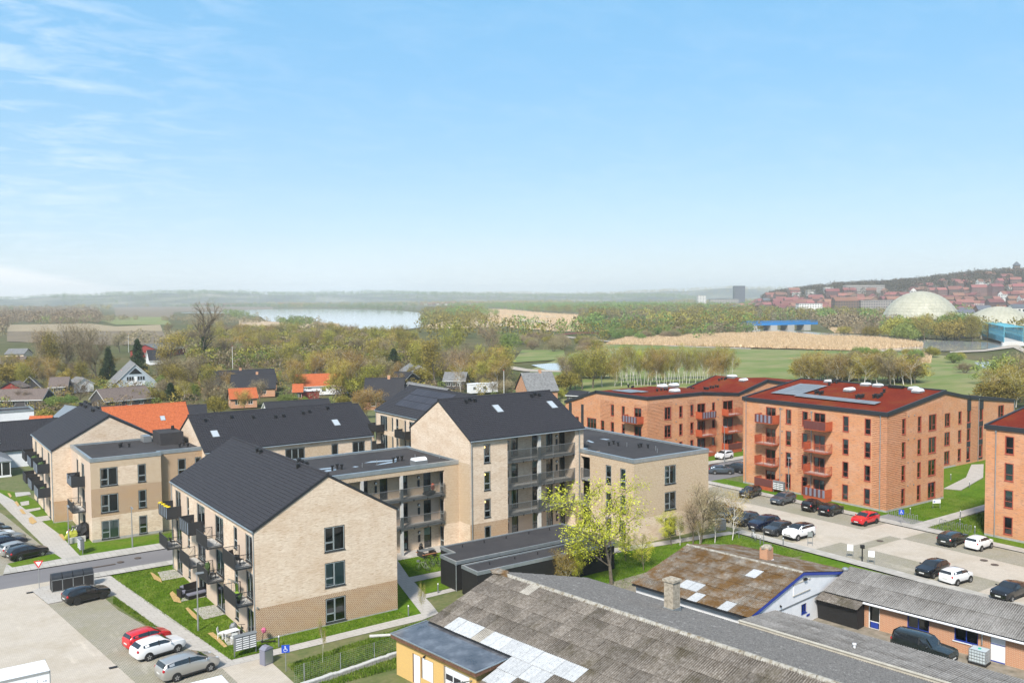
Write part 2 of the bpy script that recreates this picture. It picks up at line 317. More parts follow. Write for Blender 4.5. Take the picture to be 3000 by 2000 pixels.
# ---------------------------------------------------------------- ground surfaces
from mathutils.geometry import tessellate_polygon
def paving_material(name,c1,c2,joint,bw,bh,off=0.5,rot=0.0,patch=(0.3,0.3,0.2),pf=0.3,grass=None,msz=0.02,sc=0.25):
    m = bpy.data.materials.new(name);m.use_nodes = True;t = m.node_tree;N = t.nodes;L = t.links;MATS[name] = m
    b = N['Principled BSDF'];b.inputs['Roughness'].default_value = 0.9;b.inputs['Specular IOR Level'].default_value = 0.3
    tcx = N.new('ShaderNodeTexCoord');mp = N.new('ShaderNodeMapping');L.new(tcx.outputs['Object'],mp.inputs[0]);mp.inputs['Rotation'].default_value = (0,0,rot)
    br = N.new('ShaderNodeTexBrick');L.new(mp.outputs[0],br.inputs['Vector']);br.offset = off
    br.inputs['Color1'].default_value = (*c1,1);br.inputs['Color2'].default_value = (*c2,1);br.inputs['Mortar'].default_value = (*joint,1)
    br.inputs['Scale'].default_value = 1.0;br.inputs['Brick Width'].default_value = bw;br.inputs['Row Height'].default_value = bh;br.inputs['Mortar Size'].default_value = msz;br.inputs['Mortar Smooth'].default_value = 0.4
    out = br.outputs[0]
    for (s,lo,hi,col,f,st) in ([(sc,0.45,0.72,patch,pf,(1,1,1)),(2.2,0.5,0.8,patch,pf * 0.6,(1,1,1)),(0.9,0.66,0.70,tuple(q * 0.55 for q in patch),0.35,(1,1,1)),(0.35,0.6,0.66,tuple(min(1,q * 1.5) for q in c1),0.25,(1,0.2,1))] + ([(0.5,0.53,0.66,grass,0.75,(1,1,1))] if grass else [])):
        m2 = N.new('ShaderNodeMapping');L.new(tcx.outputs['Object'],m2.inputs[0]);m2.inputs['Scale'].default_value = st
        n = N.new('ShaderNodeTexNoise');n.inputs['Scale'].default_value = s;n.inputs['Detail'].default_value = 7;n.inputs['Roughness'].default_value = 0.7;L.new(m2.outputs[0],n.inputs['Vector'])
        r = N.new('ShaderNodeMapRange');L.new(n.outputs[0],r.inputs[0]);r.inputs[1].default_value = lo;r.inputs[2].default_value = hi;r.inputs[4].default_value = f
        x = N.new('ShaderNodeMix');x.data_type = 'RGBA';L.new(r.outputs[0],x.inputs[0]);L.new(out,x.inputs[6]);x.inputs[7].default_value = (*col,1);out = x.outputs[2]
    L.new(out,b.inputs['Base Color']);return m
M['paver'] = paving_material('pale_block_paving',(0.54,0.48,0.40),(0.48,0.425,0.36),(0.38,0.33,0.27),0.30,0.15,patch=(0.36,0.30,0.22),pf=0.65)
M['paver_bay'] = paving_material('parking_bay_cobbles',(0.40,0.36,0.30),(0.33,0.30,0.25),(0.19,0.18,0.13),0.28,0.20,patch=(0.24,0.22,0.13),pf=0.7,msz=0.035)
M['slab'] = paving_material('concrete_slab_path',(0.46,0.43,0.39),(0.42,0.39,0.355),(0.28,0.26,0.22),0.8,0.62,off=0.5,patch=(0.37,0.33,0.28),pf=0.4,msz=0.02)
M['setts'] = paving_material('small_kerb_setts',(0.47,0.44,0.40),(0.37,0.35,0.31),(0.25,0.23,0.2),0.62,0.9,off=0.0,patch=(0.33,0.30,0.26),pf=0.35)
M['bike_setts'] = paving_material('grey_cobble_strip',(0.28,0.27,0.27),(0.24,0.235,0.235),(0.19,0.19,0.18),0.2,0.2,patch=(0.22,0.20,0.17),pf=0.4)
M['asphalt'] = material('worn_asphalt',(0.17,0.16,0.165),0.9,cols=[(0.145,0.137,0.142),(0.185,0.175,0.178)],scale=9,detail=8,cols2=[(0.15,0.142,0.145),(0.20,0.19,0.19)],scale2=0.25,fac2=0.5,stretch2=(0.3,1,1))
M['lawn'] = material('mown_lawn',(0.07,0.14,0.02),0.95,spec=0.1,cols=[(0.040,0.090,0.004),(0.085,0.165,0.007),(0.13,0.22,0.015)],scale=2.6,detail=9,cols2=[(0.05,0.115,0.006),(0.11,0.17,0.015),(0.18,0.17,0.045)],scale2=0.28,fac2=0.34,bump=0.8,bscale=12)
M['rough'] = material('rough_grass',(0.12,0.15,0.05),1.0,cols=[(0.055,0.075,0.02),(0.11,0.135,0.035),(0.20,0.165,0.085)],scale=1.8,detail=9,cols2=[(0.07,0.11,0.02),(0.19,0.16,0.08)],scale2=0.3,fac2=0.45,bump=1.0,bscale=7)
M['base'] = material('wet_meadow_ground',(0.10,0.10,0.045),1.0,spec=0.1,cols=[(0.05,0.052,0.022),(0.095,0.095,0.035),(0.16,0.13,0.065)],scale=0.05,detail=10,cols2=[(0.07,0.09,0.025),(0.15,0.115,0.065)],scale2=0.006,fac2=0.5)
M['meadow'] = material('bright_meadow',(0.11,0.18,0.035),1.0,cols=[(0.085,0.125,0.016),(0.13,0.185,0.022),(0.26,0.24,0.085)],scale=0.12,detail=10,cols2=[(0.10,0.16,0.018),(0.28,0.235,0.11)],scale2=0.03,fac2=0.7,stretch2=(1,2.5,1),bump=0.8,bscale=1.0)
M['reed_ground'] = material('reed_bed_litter',(0.42,0.30,0.17),1.0,cols=[(0.34,0.235,0.14),(0.50,0.36,0.22),(0.58,0.44,0.29)],scale=0.06,detail=9)
M['field_tan'] = material('pale_fallow_field',(0.33,0.25,0.14),1.0,cols=[(0.24,0.18,0.10),(0.36,0.28,0.165)],scale=0.03,detail=8,stretch=(1,3,1))
M['field_brown'] = material('brown_marsh_field',(0.17,0.125,0.075),1.0,cols=[(0.125,0.095,0.055),(0.21,0.155,0.09)],scale=0.04,detail=9,stretch=(1,2,1))
M['gravel'] = material('gravel_path',(0.40,0.35,0.28),1.0,cols=[(0.34,0.29,0.23),(0.46,0.40,0.33)],scale=0.7,detail=8)
M['straw'] = material('dry_straw_mulch',(0.50,0.33,0.13),1.0,cols=[(0.36,0.22,0.08),(0.62,0.42,0.18)],scale=5,detail=8,bump=1.0,bscale=14)
M['soil'] = material('bare_yard_soil',(0.22,0.19,0.15),1.0,cols=[(0.13,0.12,0.085),(0.24,0.205,0.155),(0.31,0.27,0.22)],scale=1.2,detail=9)
M['water'] = material('calm_water',(0.42,0.43,0.43),0.06,spec=1.0,bump=0.04,bscale=0.6)
for mm in ('water',):
    bsdf = M[mm].node_tree.nodes['Principled BSDF'];bsdf.inputs['IOR'].default_value = 1.6

NPOLY = [0]
def poly(name,pts,mat,z,kind='structure',thick=0.0):
    NPOLY[0] += 1;z += 0.0006 * NPOLY[0]
    pts = [(p[0],p[1]) for p in pts]
    tris = tessellate_polygon([[Vector((x,y,0)) for x,y in pts]])
    v = [(x,y,0.0) for x,y in pts];f = []
    for t in tris:
        a,b,c = (Vector((*pts[i],0)) for i in t)
        f.append(tuple(t) if (b - a).cross(c - a).z > 0 else (t[0],t[2],t[1]))
    if thick:
        n = len(v);v += [(x,y,-thick) for x,y in pts]
        for i in range(n):j = (i + 1) % n;f.append((i,j,n + j,n + i));f.append((i,n + i,n + j,j))
    me = bpy.data.meshes.new(name);me.from_pydata(v,[],f);me.materials.append(mat);me.update()
    o = obj(name,me);o.location.z = z;o['kind'] = kind;return o
def rect(name,x0,x1,y0,y1,mat,z,thick=0.0):return poly(name,[(x0,y0),(x1,y0),(x1,y1),(x0,y1)],mat,z,thick=thick)

rect('ground',-9000,12000,-9000,12000,M['base'],-0.30)
rect('plot_ground',-80,215,-40,215,M['rough'],0.0,thick=0.35)
Z1,Z2,Z3,Z4 = 0.012,0.020,0.028,0.036
# left: lawns, road, pavements, parking
poly('lawn',[(17.6,99.5),(19.2,83),(20.4,70.4),(39.3,70.5),(45,88),(45,99.5)],M['lawn'],Z1)
poly('lawn',[(13.3,145.5),(17.7,109.1),(36,108.9),(36,113),(20,114.2),(19,127),(17,150),(12,160)],M['lawn'],Z1)
rect('road',-30,80,101.2,106.4,M['asphalt'],Z1)
rect('pavement',15.6,80,99.5,101.2,M['setts'],0.10,thick=0.12)
poly('pavement',[(9.8,106.4),(80,106.4),(80,109.0),(17.5,109.1),(15.8,109.1),(10.5,110.2)],M['setts'],0.10,thick=0.12)
poly('path',[(13.3,145.5),(15.4,109.3),(17.6,109.2),(17.3,121),(15.0,146),(11,175),(8.5,175)],M['slab'],Z3)
poly('path',[(16.4,99.5),(18.85,99.5),(20.6,83.2),(22.0,70.0),(20.6,69.0),(19.35,78.7),(17.7,92.4)],M['slab'],Z3)
poly('parking_area',[(-30,101.2),(-30,50),(24.4,50),(24.4,69.1),(20.4,70),(19.3,78.7),(17.7,92.4),(16.3,101.2)],M['paver'],Z1)
poly('parking_bays',[(12.2,93.3),(14.9,69.5),(15.6,60),(21.2,60),(20.9,69),(19.3,78.7),(17.7,92.4),(13.5,93.4)],M['paver_bay'],Z2)
poly('grass_verge',[(17.75,92.4),(19.35,78.7),(19.9,75.5),(19.3,75.4),(18.3,82),(17.2,88),(16.9,92.3)],M['rough'],Z4)
poly('parking_area',[(-30,106.4),(9.8,106.4),(10.7,108.4),(10.5,110.4),(15.2,111.9),(13,136),(8,175),(-30,175)],M['paver_bay'],Z1)
poly('lawn',[(10.9,108.6),(10.6,110.4),(15.4,111.7),(15.75,109.1)],M['lawn'],0.112,thick=0.1)
poly('bin_pad',[(11.5,98.6),(12.2,93.4),(13.6,93.5),(17.6,93.6),(17.0,99.4),(12.4,99.4)],M['slab'],0.09,thick=0.1)
poly('path',[(20.6,69.1),(38.5,69.0),(40.6,69.6),(41.4,72.5),(41.7,73.9),(46.3,74.1),(46.3,75.0),(42.2,74.9),(43.2,78.9),(47.5,78.9),(47.5,80.4),(43.5,80.5),(45.4,86.6),(43.9,86.6),(41.9,80.3),(39.3,70.5),(22.1,70.2)],M['slab'],Z3)
poly('lawn',[(43.6,80.6),(48.6,80.5),(52,82),(52,86.4),(45.4,86.6)],M['lawn'],Z2)
poly('lawn',[(42.3,75.1),(46.2,75.1),(47,78.8),(43.3,78.8)],M['lawn'],Z2)
rect('terrace',39,54,86.4,90,M['slab'],Z4)
rect('terrace',54,72,83.2,90,M['slab'],Z4)
poly('hard_standing',[(20.6,69.1),(38,69.1),(24.8,66.9),(24.8,50),(21,50)],M['paver'],Z2) if False else None
for pts in (((23.1,97.69),(22.75,94.43),(24.92,94.43),(24.8,97.71)),((22.54,86.78),(23.58,89.29),(24.91,89.78),(25.04,86.78)),((22.92,84.06),(22.87,80.64),(24.9,80.89),(24.84,83.96)),((22.91,76.26),(22.71,73.37),(24.12,73.03),(25.2,74.39),(24.39,76.68)),
            ((15.86,151.5),(15.61,147.95),(17.65,148.56),(17.72,150.73)),((15.65,143.76),(15.52,141.03),(16.49,141.13),(16.81,144.06)),((15.72,138.14),(15.68,136.31),(17.36,136.9),(17.52,138.41)),((16.11,132.41),(16.12,129.47),(17.59,129.57),(17.66,132.5))):
    poly('patio',pts,M['slab'],Z4)
for pts in (((22.44,98.05),(22.19,95.38),(22.56,93.79),(22.79,95.2),(22.63,97.77)),((22.27,89.78),(21.99,87.18),(22.46,86.27),(22.69,87.81),(22.71,90.42)),((22.36,84.58),(22.24,82.02),(22.33,80.73),(22.67,82.12),(22.63,84.71)),((22.14,77.01),(22.28,75.09),(22.3,73.07),(22.6,73.1),(22.63,75.37),(22.6,77.05)),
            ((14.9,151.59),(14.89,147.88),(15.19,148.88),(15.17,151.38)),((15.01,144.25),(15.04,140.83),(15.37,141.7),(15.36,144.86)),((14.98,138.7),(14.97,135.55),(15.41,135.21),(15.34,138.7)),((15.32,132.26),(15.11,129.51),(15.31,128.42),(15.94,129.37),(15.81,133.13)),((17.15,120.77),(17.21,117.4),(17.55,117.55),(17.58,120.88))):
    poly('mulch_bed',pts,M['straw'],0.05)
# middle: strip of lawn and path behind the sheds
poly('path',[(62,75.2),(83.3,72.0),(83.3,73.2),(62,76.9)],M['slab'],Z3)
poly('lawn',[(50,66),(82.8,61.5),(83.2,72.0),(62,75.0),(50,72)],M['lawn'],Z1)
poly('lawn',[(82.9,40),(83.3,64.8),(83.1,62),(78,60),(79.5,40)],M['lawn'],Z2)
# right: parking court between the cream and the terracotta blocks
rect('parking_area',84.9,101.9,20,112,M['paver'],Z1)
rect('parking_bays',85.0,89.8,44,62.3,M['paver_bay'],Z2)
rect('parking_bays',85.0,89.8,65.5,86,M['paver_bay'],Z2)
rect('parking_bays',96.8,101.9,28,59.0,M['paver_bay'],Z2)
rect('parking_bays',96.8,101.9,64.2,92,M['paver_bay'],Z2)
rect('parking_strip',89.8,96.8,59.0,60.6,M['paver_bay'],Z2)
rect('pavement',83.3,84.9,20,72.5,M['setts'],0.10,thick=0.12)
rect('pavement',101.9,103.6,20,95,M['setts'],0.10,thick=0.12)
poly('pavement',[(103.6,59.9),(117.5,60.3),(160,61.5),(160,63.0),(120.5,62.0),(103.6,61.8)],M['setts'],0.09,thick=0.1)
poly('path',[(126.5,70.7),(127.4,68.6),(139,71.4),(150,77),(148,78),(137,73)],M['slab'],0.09,thick=0.1)
rect('lawn',103.6,160,61.9,79,M['lawn'],Z1)
rect('lawn',103.6,106.8,61.9,95,M['lawn'],Z2)
rect('lawn',103.6,160,20,59.9,M['lawn'],Z1)
rect('bicycle_stand_paving',103.7,106.3,61.9,66.8,M['bike_setts'],Z3)
rect('bicycle_stand_paving',103.7,106.6,55.6,59.8,M['bike_setts'],Z3)
rect('road',84.9,150,95,104.4,M['asphalt'],Z2)
rect('pavement',84.9,150,104.4,106.4,M['setts'],0.10,thick=0.12)
rect('lawn',84.9,150,106.4,111.2,M['lawn'],Z1)
# old workshop yard
poly('yard',[P2(42,0),P2(42,60),P2(80,58),P2(81,0)],M['soil'],Z2)
# garden plots among the houses

# wetland
poly('lake',((646.35,2093.98),(744.48,2251.71),(924.46,2404.18),(1001.24,2192.41),(928.93,1736.9),(801.24,1398.43),(634.98,1121.59),(546.73,973.03),(434.68,765.74),(378.09,707.43),(338.55,718.27),(338.63,749.62),(385.63,856.89),(413.42,983.64),(428.41,1095.11),(398.35,1075.37),(406.02,1122.82),(497.16,1397.91),(532.59,1573.94),(563.44,1774.18),(545.94,1868.24),(518.11,1936.25),(547.64,2037.21),(600.88,2056.03)),M['water'],0.25)
poly('lake',((1474.79,3648.21),(1709.64,4001.57),(1687.61,3314.07),(1505.02,2992.77),(1384.02,3153.29)),M['water'],0.25)
poly('stream',((674.18,969.17),(702.85,992.57),(637.12,857.02),(616.37,807.25),(535.72,690.56),(546.27,715.48),(607.41,832.61)),M['water'],0.2)
poly('stream',((905.22,1343.07),(842.46,1154.68),(789.9,1010.05),(733.9,950.97),(759.22,1004.93),(788.3,1089.26),(867.22,1286.7)),M['water'],0.2)
poly('stream',((990.32,1654.03),(977.01,1562.93),(919.54,1483.68),(921.25,1529.83)),M['water'],0.2)
poly('pond',((223.16,303.63),(236.21,306.25),(239.69,297.89),(232.75,287),(216.12,272.89),(211.68,277.41)),M['water'],0.06)
poly('river',((608.77,522.95),(591.66,455.49),(567.49,397.45),(562.25,375.6),(545.59,337.61),(532.62,311.97),(530.71,283.5),(526.5,266.47),(539,247.81),(516.55,237.46),(472.28,238.97),(439.5,235.56),(406.85,261.49),(421.41,275.34),(415.45,302.76),(409,332.5),(511.79,443.67)),M['water'],0.15)
poly('stream',((371.15,195.37),(379.09,189.75),(333.2,165),(327.03,165.31),(348.78,181.02)),M['water'],0.06)
poly('meadow',((211.95,287.59),(359.9,418.12),(373.21,322.95),(415.86,244.56),(375.81,193.94),(295.61,143.73),(207.79,100.87),(164.69,92.47),(134.87,126.32),(154.12,219.5)),M['meadow'],0.02)
poly('meadow',((283.14,393.59),(298.41,376.72),(255.93,321.43),(224.96,319.68)),M['meadow'],0.03)
poly('meadow',((259.63,1399),(329.92,1630.52),(383.44,1528.35),(273.61,1061.08),(225.67,1116.52)),M['meadow'],0.0)
poly('meadow',((315.01,783.12),(337.87,750.43),(332.67,705.8),(356.1,670.41),(302.49,569.62),(266.28,659.87)),M['meadow'],0.0)
poly('field',((127.91,1229.6),(170.67,1214.07),(212.22,1200.75),(210.74,1042.89),(263.75,1072.47),(211.55,852.57),(162.59,904.35),(97.93,952.42)),M['field_tan'],0.0)
poly('field',((97.56,948.84),(161.98,900.96),(210.77,849.43),(150.82,586.15),(117.57,617.5),(73.94,721.17)),M['field_brown'],0.0)
poly('field',((762.58,3805.85),(1005.16,3854.8),(1090.92,2948.63),(796.27,2152.66),(561.18,2153.35),(386.41,1497.39),(329.92,1630.52)),M['field_brown'],-0.05)
poly('reed_bed',((1148.26,1741.9),(1172.5,1692.17),(954.28,1263.05),(879.19,1069.53),(472.75,567.75),(457.61,583.71),(479.5,680.97),(601.09,901.94),(646.36,1025.98),(876.84,1431.97)),M['reed_ground'],0.02)
poly('reed_bed',((402.25,1217.53),(403.4,1117.66),(399.11,886.23),(339.38,748.81),(301.47,757.48),(263.35,797.79)),M['reed_ground'],0.05)
poly('reed_bed',((440.24,784.82),(574.75,954.67),(694.2,987.33),(502.51,714.8),(417.81,714.67)),M['reed_ground'],0.05)
poly('reed_bed',((411.01,452.22),(451.46,453.61),(499.2,451.14),(557.56,441.59),(524.4,380.57),(526.79,338.13),(488.24,286.26),(460.24,270.19),(420.27,271.16),(404.53,270.43),(380.94,344.23),(352.53,405.01)),M['reed_ground'],0.22)
poly('gravel_path',((388.38,508.76),(407.16,516.64),(382.95,439.02),(370.82,366.17),(381.27,320.56),(374.74,315.06),(364.89,360.31),(373.17,427.81),(392.06,494.87)),M['gravel'],0.15)
poly('gravel_path',((216.54,328.88),(219.65,329.88),(209.5,288.16),(210.25,283.02),(214.42,272.19),(210.46,267.16),(201.93,279.28),(203.32,288.96)),M['gravel'],0.08)
poly('gravel_path',((506.85,246.6),(509.77,243.85),(476,225.01),(439.61,202),(415.99,191.12),(444.9,210.27),(483.56,233.92),(441.15,227.39),(420.07,232.74),(428.23,237.28),(454.42,234.69)),M['gravel'],0.2)

# ---------------------------------------------------------------- far hills
F2 = Vector((FWD.x,FWD.y)).normalized();R2v = Vector((F2.y,-F2.x))
def loc(az,d):                    # azimuth in degrees to the right of the view axis, distance
    a = R(az);q = F2 * (math.cos(a) * d) + R2v * (math.sin(a) * d);return q.x,q.y
from mathutils import noise as mnoise
def hill(name,a0,a1,r0,r1,hfun,mat,na=110,nr=14):
    v = [];f = []
    for i in range(na + 1):
        az = a0 + (a1 - a0) * i / na
        for j in range(nr + 1):
            t = j / nr;d = r0 + (r1 - r0) * t;x,y = loc(az,d)
            prof = min(1.0,t / 0.62);prof = prof * prof * (3 - 2 * prof)
            e = min(1,(az - a0) / 1.5,(a1 - az) / 1.5);e = max(0,e)
            h = hfun(az) * prof * e * (0.86 + 0.28 * mnoise.noise(Vector((x,y,0)) * 0.004)) - 0.6
            v.append((x,y,h))
    for i in range(na):
        for j in range(nr):a = i * (nr + 1) + j;f.append((a,a + nr + 1,a + nr + 2,a + 1))
    me = bpy.data.meshes.new(name);me.from_pydata(v,[],f);me.materials.append(mat);me.polygons.foreach_set('use_smooth',[True] * len(f));me.update()
    o = obj(name,me);o['kind'] = 'structure'
    return lambda az,d:v[min(na,max(0,round((az - a0) / (a1 - a0) * na))) * (nr + 1) + min(nr,max(0,round((d - r0) / (r1 - r0) * nr)))][2]
def interp(pts):
    def fn(a):
        if a <= pts[0][0]:return pts[0][1]
        for (x0,y0),(x1,y1) in zip(pts,pts[1:]):
            if a <= x1:return y0 + (y1 - y0) * (a - x0) / (x1 - x0)
        return pts[-1][1]
    return fn
M['hill'] = material('wooded_hill',(0.08,0.09,0.05),1.0,cols=[(0.035,0.032,0.025),(0.07,0.06,0.04),(0.13,0.11,0.07)],scale=0.006,detail=10)
M['hill_far'] = material('far_wooded_hill',(0.09,0.10,0.06),1.0,cols=[(0.03,0.035,0.025),(0.07,0.08,0.045),(0.30,0.27,0.18)],scale=0.004,detail=10,stretch=(1,1,1))
hA = hill('hill',-34,12,3900,6200,interp([(-34,46),(-29,42),(-26,56),(-22,66),(-19,72),(-16,62),(-12,55),(-9,62),(-4,50),(1,36),(6,32),(12,22)]),M['hill_far'])
hB = hill('hill',-12,34,5200,7600,interp([(-12,30),(-3,52),(0,60),(3,46),(6,50),(10,70),(12.5,78),(14,92),(15.5,80),(18,70),(34,70)]),M['hill_far'])
hC = hill('hill',14.5,36,1250,2300,interp([(14.5,12),(16.5,26),(19,40),(22,50),(25,56),(28,62),(36,80)]),M['hill'])
HAZE_TOP = 140.0
hb = MB();hb.box(-3500,8200,-4200,8200,-1.6,HAZE_TOP)
hm = bpy.data.materials.new('haze');hm.use_nodes = True;hn = hm.node_tree;hn.nodes.clear()
pv_ = hn.nodes.new('ShaderNodeVolumePrincipled');pv_.inputs['Color'].default_value = (0.93,0.97,1.0,1);pv_.inputs['Density'].default_value = 0.00015;pv_.inputs['Anisotropy'].default_value = 0.1
ho = hn.nodes.new('ShaderNodeOutputMaterial');hn.links.new(pv_.outputs[0],ho.inputs['Volume'])
hz_o = obj('haze',hb.mesh('haze',hm));hz_o['kind'] = 'stuff'

# ---------------------------------------------------------------- building kit
WIN = {}
def window_meshes(w,h,cols,fr,inner,key):
    """cols: list of (relative width, [relative heights of panes from the bottom]). Local x along the wall, y into it, z up."""
    k = (round(w,2),round(h,2),key)
    if k in WIN:return WIN[k]
    red = fr.name == 'oxide_red_frame';F = 0.095 if red else 0.055;Y = -0.02 if red else 0.05;f = MB();f.box(0,w,Y,0.13,0,F);f.box(0,w,Y,0.13,h - F,h);f.box(0,F,Y,0.13,F,h - F);f.box(w - F,w,Y,0.13,F,h - F)
    panes = [];x = F;W_ = w - 2 * F;tot = sum(c[0] for c in cols)
    for ci,(cw,rows) in enumerate(cols):
        x1 = x + W_ * cw / tot
        if ci < len(cols) - 1:f.box(x1 - 0.03,x1 + 0.03,0.05,0.13,F,h - F)
        z = F;H_ = h - 2 * F;rt = sum(rows)
        for ri,rh in enumerate(rows):
            z1 = z + H_ * rh / rt
            if ri < len(rows) - 1:f.box(x + 0.031,x1 - 0.031,0.052,0.128,z1 - 0.03,z1 + 0.03)
            panes.append((x + 0.02,x1 - 0.02,z + 0.02,z1 - 0.02));z = z1
        x = x1
    if inner:
        for (a,b,c,d) in panes:
            t = 0.035;f.box(a,b,0.045,0.06,c,c + t,1);f.box(a,b,0.045,0.06,d - t,d,1);f.box(a,a + t,0.045,0.06,c + t,d - t,1);f.box(b - t,b,0.045,0.06,c + t,d - t,1)
    fm = f.mesh('window_frame_%s' % key,[fr,M['alu']])
    pm = [MB().quad((a,0.1,c),(b,0.1,c),(b,0.1,d),(a,0.1,d)).mesh('pane',M['glass']) for a,b,c,d in panes]
    sm = MB().box(-0.04,w + 0.04,-0.05,0.05,-0.06,0.0).mesh('sill',fr)
    WIN[k] = (fm,pm,sm,panes);return WIN[k]
STY = {
    'gable':[(0.9,[0.36,0.64]),(1.1,[1.0])],'single':[(1,[0.34,0.66])],'narrow':[(1,[0.36,0.64])],'tall':[(1,[1.0])],
    'french':[(1,[1.0]),(1,[1.0])],'double':[(1,[1.0]),(1,[1.0])],'tri':[(1,[1.0]),(1,[1.0]),(1,[1.0])],'door':[(1,[0.30,0.70])],'tdoor':[(1,[0.75,0.25])],
    'kdouble':[(1,[1.0]),(1,[0.32,0.68])],'kfrench':[(1,[0.3,0.7]),(1,[1.0])],'grid':[(1,[1,1]),(1,[1,1])],'cross':[(1,[1.0]),(1,[1.0])],
}
BL = {}
def blind_mesh(x0,x1,z0,z1):
    k = tuple(round(q,2) for q in (x0,x1,z0,z1))
    if k not in BL:BL[k] = MB().quad((x0,0.2,z0),(x1,0.2,z0),(x1,0.2,z1),(x0,0.2,z1)).mesh('blind',M['blind'])
    return BL[k]
WALLROT = {'f':0.0,'l':-math.pi / 2,'k':math.pi,'r':math.pi / 2}
class Building:
    """A thing whose parts are given in its own frame; primed buildings are turned by TH."""
    def __init__(s,name,label,cat,x,y,primed=False,group=None,z=0.0,rot=None,wloc=None):
        s.o = (x,y);s.z = z
        if primed:loc = (*P2(x,y),z);r = TH
        elif rot is not None:loc = (*wloc,z);r = rot
        else:loc = (x,y,z);r = 0.0
        s.root = empty(name,label,cat,loc,r,group);s.rnd = random.Random(int(abs(x * 31 + y * 17)))
    def add(s,name,mb,mats,kind=None,smooth=False,parent=None,label=None):
        if parent is None:mb.xf((-s.o[0],-s.o[1],-s.z));return obj(name,mb.mesh(name,mats,smooth),s.root,kind=kind,label=label)
        mb.xf((-s.o[0] - parent.location.x,-s.o[1] - parent.location.y,-s.z - parent.location.z))
        return obj(name,mb.mesh(name,mats,smooth),parent,kind=kind,label=label)
    def pt(s,face,c,a):        # a position on a facade
        return (a,c) if face in 'fk' else (c,a)
    def wall(s,face,c,a0,a1,z0,z1,ops=(),mats=None,zones=(),depth=0.14,top=None,name='wall',inside=0.75):
        """Facade with real openings. ops: (a_lo, a_hi, z_lo, z_hi, ...). top: extra (a, z) outline points over z1 for a gable."""
        mats = mats or [M['cream']];mb = MB()
        sg = {'f':1,'l':1,'k':-1,'r':-1}[face]
        def P(a,d,z):return (a,c + sg * d,z) if face in 'fk' else (c + sg * d,a,z)
        flip = face in 'lk'
        def q(p,mi=0):
            if flip:p = p[::-1]
            mb.quad(*p,mi=mi)
        A = sorted({a0,a1,*[o[0] for o in ops],*[o[1] for o in ops],*[z[0] for z in zones],*[z[1] for z in zones]});A = [a for a in A if a0 <= a <= a1]
        Z = sorted({z0,z1,*[o[2] for o in ops],*[o[3] for o in ops],*[z[2] for z in zones],*[z[3] for z in zones]});Z = [a for a in Z if z0 <= a <= z1]
        for i in range(len(A) - 1):
            am = (A[i] + A[i + 1]) / 2
            for j in range(len(Z) - 1):
                zm = (Z[j] + Z[j + 1]) / 2
                if any(o[0] < am < o[1] and o[2] < zm < o[3] for o in ops):continue
                mi = 0
                for zn in zones:
                    if zn[0] < am < zn[1] and zn[2] < zm < zn[3]:mi = zn[4]
                q([P(A[i],0,Z[j]),P(A[i + 1],0,Z[j]),P(A[i + 1],0,Z[j + 1]),P(A[i],0,Z[j + 1])],mi)
        if top:q([P(a0,0,z1),P(a1,0,z1)] + [P(a,0,z) for a,z in reversed(top)])
        n = len(mats)
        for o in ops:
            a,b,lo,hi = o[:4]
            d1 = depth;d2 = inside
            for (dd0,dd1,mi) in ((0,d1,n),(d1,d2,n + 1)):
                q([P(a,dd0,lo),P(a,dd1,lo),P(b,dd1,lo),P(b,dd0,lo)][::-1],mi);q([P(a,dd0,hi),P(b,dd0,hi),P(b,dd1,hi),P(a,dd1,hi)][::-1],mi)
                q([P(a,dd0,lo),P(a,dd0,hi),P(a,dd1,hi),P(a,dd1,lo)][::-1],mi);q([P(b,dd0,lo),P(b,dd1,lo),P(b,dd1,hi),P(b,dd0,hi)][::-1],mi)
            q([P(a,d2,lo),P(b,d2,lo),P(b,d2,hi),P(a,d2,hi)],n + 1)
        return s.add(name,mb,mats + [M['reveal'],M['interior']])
    def window(s,face,c,o,style='single',fr=None,inner=True,blind=None,sill=True,name='window'):
        fr = fr or M['frame'];a,b,lo,hi = o[:4];w = round(b - a,2);h = round(hi - lo,2)
        fm,pm,sm,panes = window_meshes(w,h,STY[style],fr,inner,style + fr.name)
        ax = a if face in 'fr' else b
        x,y = s.pt(face,c,ax)
        wo = obj(name,fm,s.root,(x - s.o[0],y - s.o[1],lo - s.z),(0,0,WALLROT[face]))
        for p in pm:obj('pane',p,wo)
        if sill:obj('sill',sm,wo)
        bl = blind if blind is not None else s.rnd.choices(['none','top','full','side','low'],[4,1.4,1.6,2.2,0.6])[0]
        if bl == 'top':obj('blind',blind_mesh(0.06,w - 0.06,h * 0.62,h - 0.06),wo)
        elif bl == 'full':obj('blind',blind_mesh(0.06,w - 0.06,0.06,h - 0.06),wo)
        elif bl == 'side':obj('blind',blind_mesh(0.06,w * 0.32,0.06,h - 0.06),wo);obj('blind',blind_mesh(w * 0.82,w - 0.06,0.06,h - 0.06),wo)
        elif bl == 'low':obj('blind',blind_mesh(0.06,w - 0.06,0.06,h * 0.34),wo)
        return wo
    def facade(s,face,c,a0,a1,z0,z1,wins,mats=None,zones=(),top=None,fr=None,inner=True,sill=True):
        """wins: (a_lo, a_hi, z_lo, z_hi, style[, blind])"""
        s.wall(face,c,a0,a1,z0,z1,wins,mats,zones,top=top)
        for o in wins:s.window(face,c,o,o[4],fr,inner,o[5] if len(o) > 5 else None,sill)
